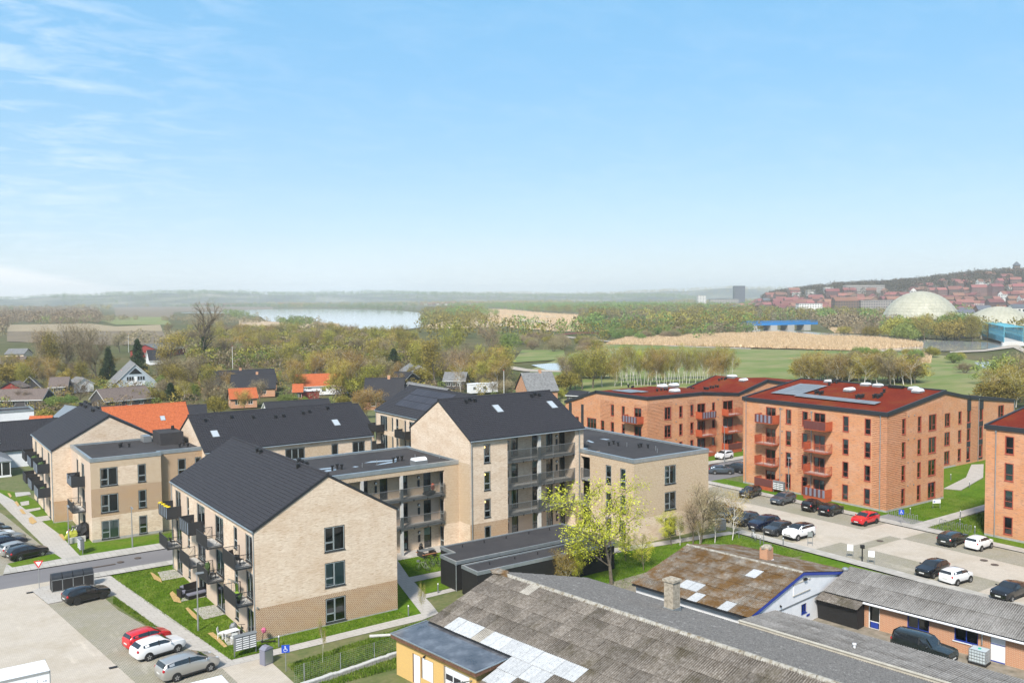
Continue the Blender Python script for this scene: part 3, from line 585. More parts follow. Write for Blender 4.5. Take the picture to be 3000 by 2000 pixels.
    def gable_roof(s,axis,a0,a1,b0,b1,ze,zr,over=0.12,eave=0.28,t=0.2,tiles='wave',mat=None,br=None,zb=None,verge=None,gutter=True,ridge=True,course=0.36,right=True):
        """Ridge runs along axis from a0 to a1; eaves at b0 and b1."""
        mat = mat or M['tile'];br = (b0 + b1) / 2 if br is None else br;zb = ze if zb is None else zb
        def P(a,b,z):return (a,b,z) if axis == 'x' else (b,a,z)
        A0,A1 = a0 - over,a1 + over;mb = MB();up = 0.06
        sl0 = (zr - ze) / (br - b0);sl1 = (zr - zb) / (b1 - br)
        e0 = (b0 - eave,ze - sl0 * eave);e1 = (b1 + eave,zb - sl1 * eave)
        for (eb,ez) in (e0,e1):
            lo = [P(A0,eb,ez + up),P(A1,eb,ez + up),P(A1,br,zr + up),P(A0,br,zr + up)]
            hi = [P(A0,eb,ez + up + t),P(A1,eb,ez + up + t),P(A1,br,zr + up + t),P(A0,br,zr + up + t)]
            mb.hull8(lo + hi,0)
        roof = s.add('roof',mb,[verge or M['dark_steel']])
        if tiles:
            for (eb,ez),do in ((e0,True),(e1,right)):
                if do:tile_slope(s,roof,P(A0,eb,ez + up + t + 0.005),P(A1,eb,ez + up + t + 0.005),P(A0,br,zr + up + t + 0.005),mat,tiles,course)
        if ridge:
            rc = MB();rc.cyl(P(A0 - 0.02,br,zr + up + t + 0.02),P(A1 + 0.02,br,zr + up + t + 0.02),0.13,n=8);s.add('ridge_cap',rc,mat,parent=roof)
        if gutter:
            for (eb,ez),sgn in ((e0,-1),(e1,1)):
                g = MB();g.cyl(P(A0,eb + sgn * 0.06,ez + up + 0.06),P(A1,eb + sgn * 0.06,ez + up + 0.06),0.075,n=8);s.add('gutter',g,M['zinc'],parent=roof)
        return roof
    def downpipe(s,x,y,z0,z1,r=0.055):
        mb = MB();mb.cyl((x,y,z0),(x,y,z1),r,n=8);mb.box(x - 0.09,x + 0.09,y - 0.09,y + 0.09,z1 - 0.02,z1 + 0.18)
        for z in (z0 + 1.2,(z0 + z1) / 2,z1 - 1.5):mb.cyl((x,y,z),(x,y,z + 0.05),r * 1.35,n=8)
        s.add('downpipe',mb,M['zinc'])
    def flat_roof(s,pts,z,parapet=0.22,mat=None,capw=0.34,cap=None,name='roof'):
        mat = mat or M['felt'];n = len(pts);mb = MB()
        tr = tessellate_polygon([[Vector((x,y,0)) for x,y in pts]]);k = len(mb.v);mb.v += [(x,y,z) for x,y in pts]
        for t in tr:
            a,b,c = (Vector((*pts[i],0)) for i in t);f = tuple(k + i for i in t)
            mb.f.append(f if (b - a).cross(c - a).z > 0 else f[::-1]);mb.m.append(0)
        rf = s.add(name,mb,mat)
        cm = MB()
        ar = sum(pts[i][0] * pts[(i + 1) % n][1] - pts[(i + 1) % n][0] * pts[i][1] for i in range(n))
        def off(i,d):
            p0,p1,p2 = Vector(pts[i - 1]),Vector(pts[i]),Vector(pts[(i + 1) % n]);u = (p1 - p0).normalized();v = (p2 - p1).normalized()
            nu = Vector((u.y,-u.x)) * (1 if ar > 0 else -1);nv = Vector((v.y,-v.x)) * (1 if ar > 0 else -1)
            q = (nu + nv) / (1 + nu.dot(nv));return p1 + q * d
        for i in range(n):
            j = (i + 1) % n;o0,o1 = off(i,0.06),off(j,0.06);i0,i1 = off(i,0.06 - capw),off(j,0.06 - capw)
            cm.hull8([(o0.x,o0.y,z - 0.22),(o1.x,o1.y,z - 0.22),(i1.x,i1.y,z - 0.02),(i0.x,i0.y,z - 0.02),(o0.x,o0.y,z + parapet),(o1.x,o1.y,z + parapet),(i1.x,i1.y,z + parapet),(i0.x,i0.y,z + parapet)])
        s.add('parapet',cm,cap or M['zinc']);return rf
    def tag_part(s,name,mb,mats,**k):return s.add(name,mb,mats,**k)

def tile_slope(s,roof,p0,p1,q0,mat,kind,course=0.36,name='roof_tiles',tw=0.30):
    """Overlapping tile courses from the eave p0-p1 up to q0 (above p0)."""
    p0,p1,q0 = Vector(p0),Vector(p1),Vector(q0);al = (p1 - p0);L = al.length;al.normalize();upv = q0 - p0;SL = upv.length;upv.normalize()
    nv = al.cross(upv).normalized()
    if nv.z < 0:nv = -nv
    n = max(1,round(SL / course));cl = SL / n
    if kind == 'wave':per = 4;cols = max(1,int(L / tw));m = cols * per;amp = [0,0.028,0.04,0.028]
    elif kind == 'flat':m = max(1,int(L / 0.33));amp = None
    else:m = 1;amp = None
    V = np.zeros((n,2,m + 1,3));a = np.linspace(0,L,m + 1);P0 = np.array(p0);AL = np.array(al);UPV = np.array(upv);NV = np.array(nv)
    rr = np.random.default_rng(3)
    for k in range(n):
        for e in range(2):
            h = 0.045 if e == 0 else 0.008
            w = np.array([amp[i % 4] for i in range(m + 1)]) if amp else (rr.random(m + 1) * 0.008 if m > 1 else np.zeros(m + 1))
            V[k,e] = P0 + np.outer(a,AL) + UPV * ((k + e) * cl) + np.outer(h + w,NV)
    verts = V.reshape(-1,3) - np.array([s.o[0],s.o[1],s.z]);idx = np.arange(n * 2 * (m + 1)).reshape(n,2,m + 1);fs = []
    rows = idx.reshape(n * 2,m + 1)
    for r in range(n * 2 - 1):
        A = rows[r];B = rows[r + 1];fs.append(np.stack([A[:-1],A[1:],B[1:],B[:-1]],1))
    f0 = np.concatenate(fs);V3 = verts[f0[0]]
    if np.cross(V3[1] - V3[0],V3[2] - V3[0])[2] < 0:f0 = f0[:,::-1]
    me = bpy.data.meshes.new(name);me.from_pydata(verts.tolist(),[],f0.tolist());me.materials.append(mat);me.update()
    o = obj(name,me,roof);o['kind'] = 'stuff';return o

BALC = {}
def balcony(B,face,c,a0,a1,z,depth=1.45,style='black_front',h=1.08,base=None):
    """Floor slab, railing posts and rails, side and front infill. Local: x along the wall, y into it."""
    w = round(a1 - a0,2);k = (w,style,depth,base)
    if k not in BALC:
        d = -depth;parts = []
        sl = MB();sl.box(0,w,d,-0.02,-0.16,-0.02);frm = M['rust'] if style.startswith('rust') else M['dark_steel']
        parts.append(('floor_slab',sl.mesh('floor_slab',[M['concrete'] if False else (frm)]),None))
        dk = MB();dk.box(0.05,w - 0.05,d + 0.05,-0.03,-0.018,0.012);parts.append(('decking',dk.mesh('decking',M['concrete'] if style != 'black_solid' else M['grey_steel']),None))
        rl = MB()
        for (p,q) in (((0,-0.02,h),(0,d,h)),((0,d,h),(w,d,h)),((w,d,h),(w,-0.02,h)),((0,-0.02,0.08),(0,d,0.08)),((w,d,0.08),(w,-0.02,0.08)),((0,d,0.08),(w,d,0.08))):rl.bar(p,q,0.045)
        for p in ((0,-0.03),(0,d),(w,d),(w,-0.03),(w / 2,d)):rl.bar((*p,-0.1),(*p,h),0.05)
        for x in (0.02,w - 0.02):rl.bar((x,-0.02,h + 0.0),(x,d * 0.55,0.05),0.02)
        parts.append(('railing',rl.mesh('railing',frm),None))
        bm_ = MB()
        def bars(p,q,n):
            for i in range(1,n):t = i / n;x = p[0] + (q[0] - p[0]) * t;y = p[1] + (q[1] - p[1]) * t;bm_.box(x - 0.008,x + 0.008,y - 0.008,y + 0.008,0.08,h)
        if style in ('black_front','rust_open','black_bars'):
            bars((0,-0.02),(0,d),12);bars((w,-0.02),(w,d),12)
        if style in ('rust_open','black_bars'):bars((0,d),(w,d),int(w / 0.085))
        if bm_.v:parts.append(('baluster',bm_.mesh('baluster',frm),'stuff'))
        if style == 'black_front':parts.append(('front_panel',MB().box(0.0,w,d - 0.035,d - 0.012,0.0,h - 0.02).mesh('front_panel',M['black_wood']),None))
        if style == 'black_solid':
            parts.append(('front_panel',MB().box(0.0,w,d - 0.035,d - 0.012,-0.05,h - 0.02).mesh('front_panel',M['black_wood']),None))
            for x in (-0.03,w + 0.01):parts.append(('side_panel',MB().box(x,x + 0.02,d,-0.02,-0.05,h - 0.02).mesh('side_panel',M['black_wood']),None))
        if style in ('slats','slats_pale','rust_slats','rust_solid'):
            pal = {'slats':(M['dark_steel'],M['slat_blue']),'slats_pale':(M['slat_blue'],M['dark_steel']),'rust_slats':(M['rust_dark'],M['slat_grey']),'rust_solid':(M['rust_dark'],M['rust_dark'])}[style]
            n = max(3,round(w / (0.34 if style != 'slats' else 0.62)));sw = w / n
            mm = [MB().box(0.004,sw - 0.004,d - 0.04 - 0.012 * q,d - 0.012 - 0.012 * q,0,h - 0.02).mesh('slat',pal[q]) for q in (0,1)]
            for i in range(n):
                if style == 'slats' :parts.append(('slat',MB().box(0.004,sw * 0.82,d - 0.04,d - 0.012,0,h - 0.02).mesh('slat',pal[0]),None,(i * sw,0,0)));parts.append(('slat',MB().box(sw * 0.84,sw - 0.004,d - 0.05,d - 0.012,0,h - 0.02).mesh('slat',pal[1]),None,(i * sw,0,0)))
                else:parts.append(('slat',mm[i % 2],None,(i * sw,0,0)))
            for x in (-0.03,w + 0.01):parts.append(('side_panel',MB().box(x,x + 0.02,d,-0.02,0,h - 0.02).mesh('side_panel',pal[1] if style == 'slats_pale' else frm),None))
        if style in ('rust_open',):
            parts.append(('side_panel',MB().box(-0.03,-0.012,d,-0.02,0,h - 0.02).mesh('side_panel',M['rust']),None))
        if base:parts.append(('base_panel',MB().box(0,w,d,-0.02,-base,-0.16).mesh('base_panel',M['rust']),None))
        BALC[k] = parts
    ax = a0 if face in 'fr' else a1;x,y = B.pt(face,c,ax)
    bo = bpy.data.objects.new('balcony',None);C.objects.link(bo);bo.parent = B.root;bo.location = (x - B.o[0],y - B.o[1],z - B.z);bo.rotation_euler = (0,0,WALLROT[face])
    for p in BALC[k]:obj(p[0],p[1],bo,loc=p[3] if len(p) > 3 else (0,0,0),kind=p[2])
    return bo
def roof_vents(B,pts,z,r=0.16,h=0.5):
    for x,y in pts:
        mb = MB();mb.cyl((x,y,z),(x,y,z + h * 0.75),r * 0.75,n=10);mb.cyl((x,y,z + h * 0.72),(x,y,z + h),r * 1.15,n=10);B.add('roof_vent',mb,M['black'])
def slope_vent(B,x,y,z):
    mb = MB();mb.box(x - 0.13,x + 0.13,y - 0.13,y + 0.13,z - 0.1,z + 0.32);mb.hull8([(x - 0.2,y - 0.2,z + 0.32),(x + 0.2,y - 0.2,z + 0.32),(x + 0.2,y + 0.2,z + 0.32),(x - 0.2,y + 0.2,z + 0.32),(x - 0.14,y - 0.14,z + 0.45),(x + 0.14,y - 0.14,z + 0.45),(x + 0.14,y + 0.14,z + 0.45),(x - 0.14,y + 0.14,z + 0.45)])
    B.add('roof_vent',mb,M['black'])
def rooflight(B,x,y,z,sx=1.1,sy=1.1,h=0.28):
    mb = MB();mb.box(x - sx / 2,x + sx / 2,y - sy / 2,y + sy / 2,z - 0.1,z + h);r = B.add('rooflight',mb,M['grey_steel'] if h > 0.2 else M['galv'])
    d = MB();n = 6;a = sx / 2 - 0.03;b = sy / 2 - 0.03
    prev = None
    for i in range(n + 1):
        t = math.pi * i / n;yy = y - b * math.cos(t);zz = z + h + 0.02 + 0.26 * min(sx,sy) * math.sin(t)
        if prev:d.quad((x - a,prev[0],prev[1]),(x + a,prev[0],prev[1]),(x + a,yy,zz),(x - a,yy,zz))
        prev = (yy,zz)
    for sx_ in (x - a,x + a):
        pts = [(sx_,y - b * math.cos(math.pi * i / n),z + h + 0.02 + 0.26 * min(sx,sy) * math.sin(math.pi * i / n)) for i in range(n + 1)];d.quad(*(pts if sx_ < x else pts[::-1]))
    B.add('dome',d,M['dome_white'],parent=r)
def sloped_rect(B,name,p,au,bu,mat,lift=0.12,t=0.05,frame=None):
    """Flat panel lying on a slope: origin p, edge vectors au, bu."""
    p,au,bu = Vector(p),Vector(au),Vector(bu);n = au.cross(bu).normalized()
    if n.z < 0:n = -n
    lo = [p + n * (lift - t),p + au + n * (lift - t),p + au + bu + n * (lift - t),p + bu + n * (lift - t)];hi = [q + n * t for q in lo]
    o = B.add(name,MB().hull8(lo + hi),frame or mat)
    if frame:
        e = 0.07;ua = au.normalized() * e;ub = bu.normalized() * e
        hi2 = [hi[0] + ua + ub,hi[1] - ua + ub,hi[2] - ua - ub,hi[3] + ua - ub];hi2 = [q + n * 0.012 for q in hi2]
        B.add('pane',MB().quad(*hi2),mat,parent=o)
    return o
def wall_lamp(B,face,c,a,z):
    x,y = B.pt(face,c,a);sg = -1
    mb = MB()
    if face == 'f':mb.cyl((x,y,z),(x,y - 0.12,z),0.17,0.15,n=12,mi=0);mb.cyl((x,y - 0.12,z - 0.03),(x,y - 0.17,z - 0.03),0.12,0.08,n=12,mi=1)
    B.add('wall_lamp',mb,[M['dark_steel'],M['white']])
def mailbox_plate(B,face,c,a,z):
    x,y = B.pt(face,c,a);B.add('meter_plate',MB().box(x - 0.13,x + 0.13,y - 0.05,y,z,z + 0.78),M['dark_steel'])

# ---------------------------------------------------------------- cream brick apartment blocks
FL = 3.14
def stack(cols,floors,base=0.0):
    """cols: (a0, a1, z0, z1, style[, blind]) for the ground floor, repeated upward."""
    return [(c[0],c[1],c[2] + base + FL * k,c[3] + base + FL * k,*c[4:]) for k in floors for c in cols]
CM = lambda:[M['cream'],M['herring'],M['pink'],M['tan'],M['plinth']]

# front gable block
B = Building('apartment_block','cream brick three-storey gable block in front, dark pitched roof and staggered black balconies','apartment building',31.5,85.5)
cols = [(94.9,96.9,0.12,2.44,'french'),(91.9,92.7,0.5,2.44,'narrow'),(86.6,89.2,0.12,2.44,'french'),(80.95,83.4,0.12,2.44,'french'),(77.15,78.1,0.5,2.44,'narrow'),(73.3,75.0,0.12,2.44,'french')]
W3 = stack(cols,range(3));zs_ = []
for k in range(3):
    z0,z1 = FL * k + (0.0 if k == 0 else 0.12),FL * k + 2.44
    zs_ += [(92.7,94.9,z0,z1,2),(83.4,86.6,z0,z1,2),(75.0,77.15,z0,z1,2)]
zs_ += [(72.75,73.3,0,2.8,2),(78.1,80.95,0,2.8,2),(89.2,91.9,0,2.8,2)]
B.facade('l',24.9,72.75,98.3,0,9.2,W3,CM(),zs_)
G3 = [(31.07,33.0,0.2 + FL * k,2.38 + FL * k,'gable',b) for k,b in ((0,'none'),(1,'full'),(2,'none'))]
B.facade('f',72.75,24.9,38.1,0,9.2,G3,CM(),[(24.9,38.1,0.12,2.77,1),(24.9,38.1,0,0.12,4)],top=[(24.9,9.2),(31.5,13.05),(38.1,9.2)])
B.wall('k',98.3,24.9,38.1,0,9.2,[],CM(),top=[(24.9,9.2),(31.5,13.05),(38.1,9.2)])
B.facade('r',38.1,72.75,98.3,0,9.2,stack([(76,77,0.2,2.4,'narrow'),(81,82,0.2,2.4,'narrow')],range(3)),CM())
B.gable_roof('y',72.75,98.3,24.9,38.1,9.2,13.05,over=0.08,eave=0.12,tiles='flat',mat=M['slate'],right=False)
B.downpipe(24.83,72.85,0,9.05);B.downpipe(24.83,98.2,0,9.05)
for (a,st) in ((94.75,'slats'),(87.0,'slats'),(81.1,'black_front'),(73.35,'black_front')):balcony(B,'l',24.9,a,a + 3.2,6.25,style=st)
for a in (94.8,86.9,81.1,73.3):balcony(B,'l',24.9,a,a + 3.2,3.11,style='black_front')
for u,v in ((31.0,88.1),(31.0,89.1),(31.5,79.3),(31.0,78.3),(32.1,80.1),(32.1,79.1),(32.9,82.6),(32.9,81.7),(32.9,80.8)):slope_vent(B,u,v,13.05 - abs(u - 31.5) * 0.583 + 0.28)
for k in range(3):B.add('wall_lamp',MB().cyl((25.0,72.70,2.9),(25.0,72.62,2.9),0.08,n=8),M['galv']) if k == 0 else None

# left block: gable part and flat-roofed part
B = Building('apartment_block','cream and herringbone brick block at the left, gable wing behind a flat-roofed corner','apartment building',24.6,128)
cols = ((141.44,143.05,0.12,2.44,'french'),(135.54,136.95,0.12,2.44,'french'),(129.9,131.39,0.12,2.44,'french'))
B.facade('l',17.7,127.57,145.5,0,9.2,stack(cols,range(3)),CM(),[(135.5 - 3,135.5,0.2 + FL * k,2.4 + FL * k,2) for k in range(3)])
gt = [(17.7,9.2),(24.6,13.05),(31.5,9.2)]
B.facade('f',127.57,17.7,31.5,0,9.2,[],CM(),[(17.7,20,0.12,2.75,1),(17.7,20,0,0.12,4)],top=gt)
B.wall('k',145.5,17.7,31.5,0,9.2,[],CM(),top=gt);B.wall('r',31.5,127.57,145.5,0,9.2,[],CM())
B.gable_roof('y',127.57,145.5,17.7,31.5,9.2,13.05,over=0.08,eave=0.12,tiles='flat',mat=M['slate'])
B.downpipe(17.62,127.7,0,9.05)
for z in (6.25,3.11):
    for a in (130.0,136.0,141.6):balcony(B,'l',17.7,a,a + 3.2,z,style='slats_pale' if a < 140 else 'black_solid')
for u in (24.1,24.72):
    for v in (135.3,136.4,140.8,141.9,147.0 - 3,148.1 - 3):slope_vent(B,u,v,13.05 - abs(u - 24.6) * 0.558 + 0.28)
FR = [(20.87,22.84,0.2,2.4,'gable','full'),(25.08,26.05,0.2,2.4,'narrow'),(20.87,22.84,3.34,5.54,'gable','none'),(25.08,26.05,3.34,5.54,'narrow'),(20.87,22.84,6.5,8.7,'gable','none'),(25.08,26.05,6.5,8.7,'narrow')]
B.facade('f',114.46,19.84,27.8,0,9.75,FR,CM(),[(22.84,25.08,6.5,8.7,0),(19.84,27.8,2.95,6.3,1),(19.84,27.8,6.3,9.75,3),(19.84,27.8,0,0.3,4)][::-1])
B.facade('l',27.8,113.2,114.46,0,9.75,[],CM(),[(113,115,2.95,9.75,3)]) if False else None
B.facade('f',115.3,27.8,33.4,0,9.75,stack([(30.0,31.0,0.2,2.4,'narrow'),(32.1,32.9,0.2,2.4,'narrow')],range(3)),CM(),[(27.8,33.4,2.95,9.75,1)])
B.wall('r',27.8,114.46,115.3,0,9.75,[],CM(),[(114,116,2.95,9.75,3)])
B.facade('l',19.84,114.46,127.57,0,9.75,stack([(122.3,123.5,0.15,2.44,'tall'),(118.4,120.2,0.12,2.44,'french')],range(3)),CM(),[(114.4,127.6,2.95,9.75,2),(120.2,122.3,0,9.75,0)])
B.wall('r',33.4,115.3,127.57,0,9.75,[],CM())
B.flat_roof([(19.84,114.46),(27.8,114.46),(27.8,115.3),(33.4,115.3),(33.4,127.5),(19.84,127.5)],9.72)
balcony(B,'l',19.84,118.05,121.35,6.25,style='slats_pale');balcony(B,'l',19.84,118.05,121.35,3.11,style='black_front')
roof_vents(B,((24.73,122.3),(25.06,123.1),(25.8,122.0),(30.95,117.8),(31.8,119.0),(31.8,117.2)),9.72)
B.add('plant_housing',MB().box(29.3,32.2,120.6,124.6,9.72,11.3),M['felt']);B.add('duct',MB().cyl((31.6,123.5,11.3),(31.6,123.5,11.8),0.2),M['black'])
B.add('plant_housing',MB().box(28.2,29.2,124.8,126.6,9.72,10.5),M['galv'])

# long block with tiled roof behind
B = Building('apartment_block','cream brick block with long black tiled roof, between the left block and the link building','apartment building',44.5,121)
MW = [(43.45,46.2,0.2,2.4,'tri'),(50.0,51.0,0.2,2.4,'tall'),(53.1,55.0,0.2,2.4,'double'),(36.0,38.0,0.2,2.4,'double')]
B.facade('f',114.1,33.0,56.1,0,9.25,stack(MW,range(3)),CM(),[(46.2,50.0,0.2 + FL * k,2.4 + FL * k,3) for k in range(3)])
B.facade('l',33.0,114.1,127.7,0,9.25,[],CM(),top=[(114.1,9.25),(120.9,13.05),(127.7,9.25)])
B.wall('r',56.1,114.1,127.7,0,9.25,[],CM(),top=[(114.1,9.25),(120.9,13.05),(127.7,9.25)]);B.wall('k',127.7,33,56.1,0,9.25,[],CM())
B.gable_roof('x',33.0,56.1,114.1,127.7,9.25,13.05,over=0.1,eave=0.25,tiles='wave',mat=M['tile'],right=False)
B.downpipe(55.9,114.0,0,9.1)
for u,v in ((44.0,118.9),(45.2,119.0),(48.1,119.2),(49.1,119.4),(52.0,119.8),(34.7,119.4),(38.2,119.6),(41.0,119.2)):slope_vent(B,u,v,9.25 + (v - 114.1) * 0.559 + 0.3)
for u in (34.7,51.5):
    z = 9.25 + 2.2 * 0.559 + 0.28;sloped_rect(B,'skylight',(u,116.3,z),(0.95,0,0),(0,1.25,0.70),M['skyglass'],lift=0.1,frame=M['grey_steel'])

# gallery-access link building, flat roof
B = Building('apartment_block','three-storey flat-roofed gallery-access link of herringbone brick between the gable block and tall block','apartment building',46,93)
B.wall('f',87.65,52.05,54.05,0,8.95,[],CM(),[(52,54.1,2.75,9,3)],name='wall');B.wall('f',87.65,38.1,54.05,8.95,9.72,[],CM(),[(38,54.1,8.9,9.75,3)])
BW = [(42.3,43.1,0.25,2.4,'narrow'),(44.55,45.5,0.02,2.4,'door'),(47.2,48.0,0.25,2.4,'narrow'),(50.05,51.0,0.02,2.4,'door'),(39.0,39.9,0.25,2.4,'narrow')]
B.facade('f',88.9,38.1,52.05,0,8.95,stack(BW,range(3)),CM(),[(38,52.1,2.9,6.2,2),(38,52.1,6.2,9,3)],inner=False)
B.facade('l',52.05,87.65,88.9,0,8.95,stack([(87.85,88.7,0.02,2.4,'door','none')],range(3)),CM(),[(87,89,2.9,9,2)])
B.wall('k',99.9,38.1,54.05,0,9.72,[],CM())
B.flat_roof([(38.1,87.65),(54.05,87.65),(54.05,99.9),(38.1,99.9)],9.68)
for k in (1,2):
    B.add('gallery_slab',MB().box(38.1,52.03,87.55,88.9,FL * k - 0.22,FL * k),M['plinth'])
    r = MB();r.bar((38.1,87.5,FL * k + 1.2),(52.03,87.5,FL * k + 1.2),0.05);r.bar((38.1,87.5,FL * k - 0.15),(52.03,87.5,FL * k - 0.15),0.05);rl = B.add('railing',r,M['grey_steel'])
    b = MB()
    for i in range(116):x = 38.2 + i * 0.12;b.box(x - 0.022,x + 0.022,87.47,87.5,FL * k - 0.28,FL * k + 1.2)
    B.add('baluster',b,M['rail_grey'],kind='stuff',parent=rl)
    for i in range(8):B.add('bracket',MB().box(39.2 + i * 1.75,39.32 + i * 1.75,87.42,87.5,FL * k - 0.3,FL * k - 0.1),M['black'])
B.add('gallery_soffit',MB().box(38.1,52.03,87.67,88.9,8.93,8.97),M['concrete'])
for x in (41.7,46.45):B.add('column',MB().box(x,x + 0.3,87.58,87.88,0,8.93),M['concrete'])
for k in range(3):
    for x in (44.05,49.4):wall_lamp(B,'f',88.88,x,FL * k + 2.0);mailbox_plate(B,'f',88.88,x,FL * k + 0.9)
roof_vents(B,((40.2,91.6),(41.0,92.1),(41.3,91.6),(47.85,91.9),(48.6,92.3),(49.1,92.2)),9.68,h=0.6)
rooflight(B,49.4,88.75,9.68,1.6,1.2,0.55)
for (x,y) in ((45.8,92.0),(51.0,92.5),(50.6,89.5),(53.4,91.0),(43.6,91.2)):B.add('vent_pipe',MB().cyl((x,y,9.68),(x,y,10.2),0.035,n=6),M['galv'])
def puddle(B,pts,z):
    mb = MB();mb.quad(*[(x,y,z) for x,y in pts]);B.add('puddle',mb,M['puddle'],kind='stuff')
puddle(B,((44.96,93.59),(46.16,94.14),(48.52,93.52),(49.39,94.07),(49,93.15),(47.8,92.88),(45.94,93.31)),9.69)
puddle(B,((45.35,91.57),(46.47,92.14),(47.38,92.43),(48.7,92.6),(47.97,91.75),(46.16,91.52)),9.692)
puddle(B,((38.78,93.4),(39.35,93.51),(40.89,93.42),(41.18,93.09),(40.58,92.73),(38.87,92.79)),9.69)
puddle(B,((38.95,91.67),(39.89,92.34),(41.05,92.2),(40.56,91.5),(39.44,91.3)),9.692)
puddle(B,((42.86,92.25),(43.31,92.46),(43.6,92.01),(43.07,91.75)),9.69)

# tall block with galleries
B = Building('apartment_block','tallest cream brick block, four storeys with access galleries under a black tiled roof','apartment building',62,92)
T0,T1,TF,TB,TE,TR_ = 53.95,70.5,85.2,98.85,12.35,16.15
tg = [(TF,TE),((TF + TB) / 2,TR_),(TB,TE)]
B.facade('f',TF,T0,59.12,0,TE,stack([(55.85,56.75,0.22,2.4,'narrow','none')],range(4)),CM(),[(T0,59.2,0,2.85,1)])
B.wall('f',TF,69.2,T1,0,TE,[],CM(),[(69,70.6,0,2.85,1)])
B.facade('l',T0,TF,TB,0,TE,[],CM(),[(TF,87.65,2.85,9.75,3)],top=tg)
B.wall('r',T1,TF,TB,0,TE,[],CM(),top=tg);B.wall('k',TB,T0,T1,0,TE,[],CM())
TW = [(61.06,62.0,0.22,2.4,'narrow'),(64.13,64.94,0.22,2.4,'narrow'),(66.26,67.25,0.22,2.4,'narrow'),(68.28,69.15,0.02,2.4,'door')]
B.facade('f',87.2,59.12,69.2,0,TE - 0.1,stack(TW,range(4)),CM(),[(59,69.3,0,3,2)],inner=False)
B.wall('r',59.12,TF,87.2,0,TE,[],CM());B.wall('l',69.2,TF,87.2,0,TE,[],CM())
for k in (1,2,3):
    B.add('gallery_slab',MB().box(59.14,69.18,TF + 0.1,87.2,FL * k - 0.22,FL * k),M['plinth'])
    r = MB();r.bar((59.14,TF + 0.02,FL * k + 1.3),(69.18,TF + 0.02,FL * k + 1.3),0.05);r.bar((59.14,TF + 0.02,FL * k - 0.1),(69.18,TF + 0.02,FL * k - 0.1),0.05)
    for x in (59.2,62.5,65.8,69.1):r.bar((x,TF + 0.02,FL * k - 0.2),(x,TF + 0.02,FL * k + 1.3),0.06)
    rl = B.add('railing',r,M['grey_steel']);b = MB()
    for i in range(91):x = 59.2 + i * 0.11;b.box(x - 0.022,x + 0.022,TF,TF + 0.03,FL * k - 0.22,FL * k + 1.3)
    B.add('baluster',b,M['rail_grey'],kind='stuff',parent=rl)
    for i in range(7):B.add('bracket',MB().box(59.8 + i * 1.5,59.92 + i * 1.5,TF - 0.06,TF,FL * k - 0.28,FL * k - 0.08),M['black'])
B.add('column',MB().box(63.65,64.05,TF + 0.1,TF + 0.4,0,TE - 0.2),M['concrete'])
for k in range(4):
    for x in (60.45,67.85):wall_lamp(B,'f',87.18,x,FL * k + 2.0);mailbox_plate(B,'f',87.18,x,FL * k + 0.85)
B.gable_roof('x',T0,T1,TF,TB,TE,TR_,over=0.06,eave=0.3,tiles='wave',mat=M['tile'],right=False)
B.downpipe(54.15,85.1,0,12.1);B.downpipe(69.75,85.1,0,12.1)
for u,v in ((57.2,91.0),(57.9,91.3),(58.5,91.1),(66.9,91.0),(67.6,91.3),(68.2,91.1)):slope_vent(B,u,v,TE + (v - TF) * 0.557 + 0.3)
for u,v in ((60.3,88.9),(68.4,88.7)):
    sloped_rect(B,'skylight',(u,v,TE + (v - TF) * 0.557 + 0.26),(0.95,0,0),(0,1.35,0.752),M['skyglass'],lift=0.1,frame=M['grey_steel'])

# flat-roofed corner block
B = Building('apartment_block','tan herringbone brick corner block with dark felt flat roof behind the yellow-green tree','apartment building',76,86)
FW = [(74.9,76.78,0.2,2.4,'gable')]
B.facade('f',75.65,70.0,82.3,0,9.7,[(74.9,76.78,6.35,8.6,'gable','side'),(74.9,76.78,3.28,5.45,'gable','none'),(74.9,76.78,0.2,2.38,'gable','none')],CM(),[(70,82.3,2.9,9.7,3)])
B.facade('l',70.0,75.65,83.4,0,9.7,[(79.5,80.5,6.35,8.6,'narrow','top'),(77.0,77.95,6.3,8.58,'narrow','full')] + stack([(79.5,80.5,0.2,2.4,'narrow'),(77.0,77.95,0.2,2.4,'narrow')],range(2)),CM(),[(75,84,2.9,9.7,3)])
B.wall('l',70.05,83.4,85.15,9.0,9.7,[],CM(),[(83,86,9,9.7,0)])
B.wall('l',71.6,83.4,85.15,0,9.7,[],[M['dark_steel']])
B.wall('k',83.38,70.0,71.6,0,9.7,[],CM())
for k in (1,2):
    B.add('gallery_slab',MB().box(70.1,71.6,83.45,85.15,FL * k - 0.2,FL * k),M['concrete']);b = MB()
    for i in range(15):b.box(70.02,70.05,83.5 + i * 0.115,83.52 + i * 0.115,FL * k - 0.2,FL * k + 1.25)
    b.bar((70.03,83.42,FL * k + 1.25),(70.03,85.15,FL * k + 1.25),0.05);B.add('railing',b,M['grey_steel'])
B.wall('r',82.3,75.65,99.3,0,9.7,[],CM());B.wall('k',99.3,70.6,82.3,0,9.7,[],CM())
B.flat_roof([(70.0,75.65),(82.3,75.65),(82.3,99.3),(70.62,99.3),(70.62,85.15),(70.0,85.15)],9.66)
roof_vents(B,((75.1,85.7),(76.2,86.1),(75.9,84.9),(76.9,82.2),(77.6,82.5),(77.7,81.4)),9.66)
for (x,y) in ((76.3,83.7),(77.3,79.6),(73.2,87.8),(76.2,78.2)):B.add('vent_pipe',MB().cyl((x,y,9.66),(x,y,10.2),0.035,n=6),M['galv'])
puddle(B,((75.46,90.58),(75.88,90.49),(75.52,89.41),(75.14,88.59),(74.8,88.85)),9.67);puddle(B,((77.71,90.59),(78.29,90.3),(78.49,89.37),(77.79,89.3)),9.67)

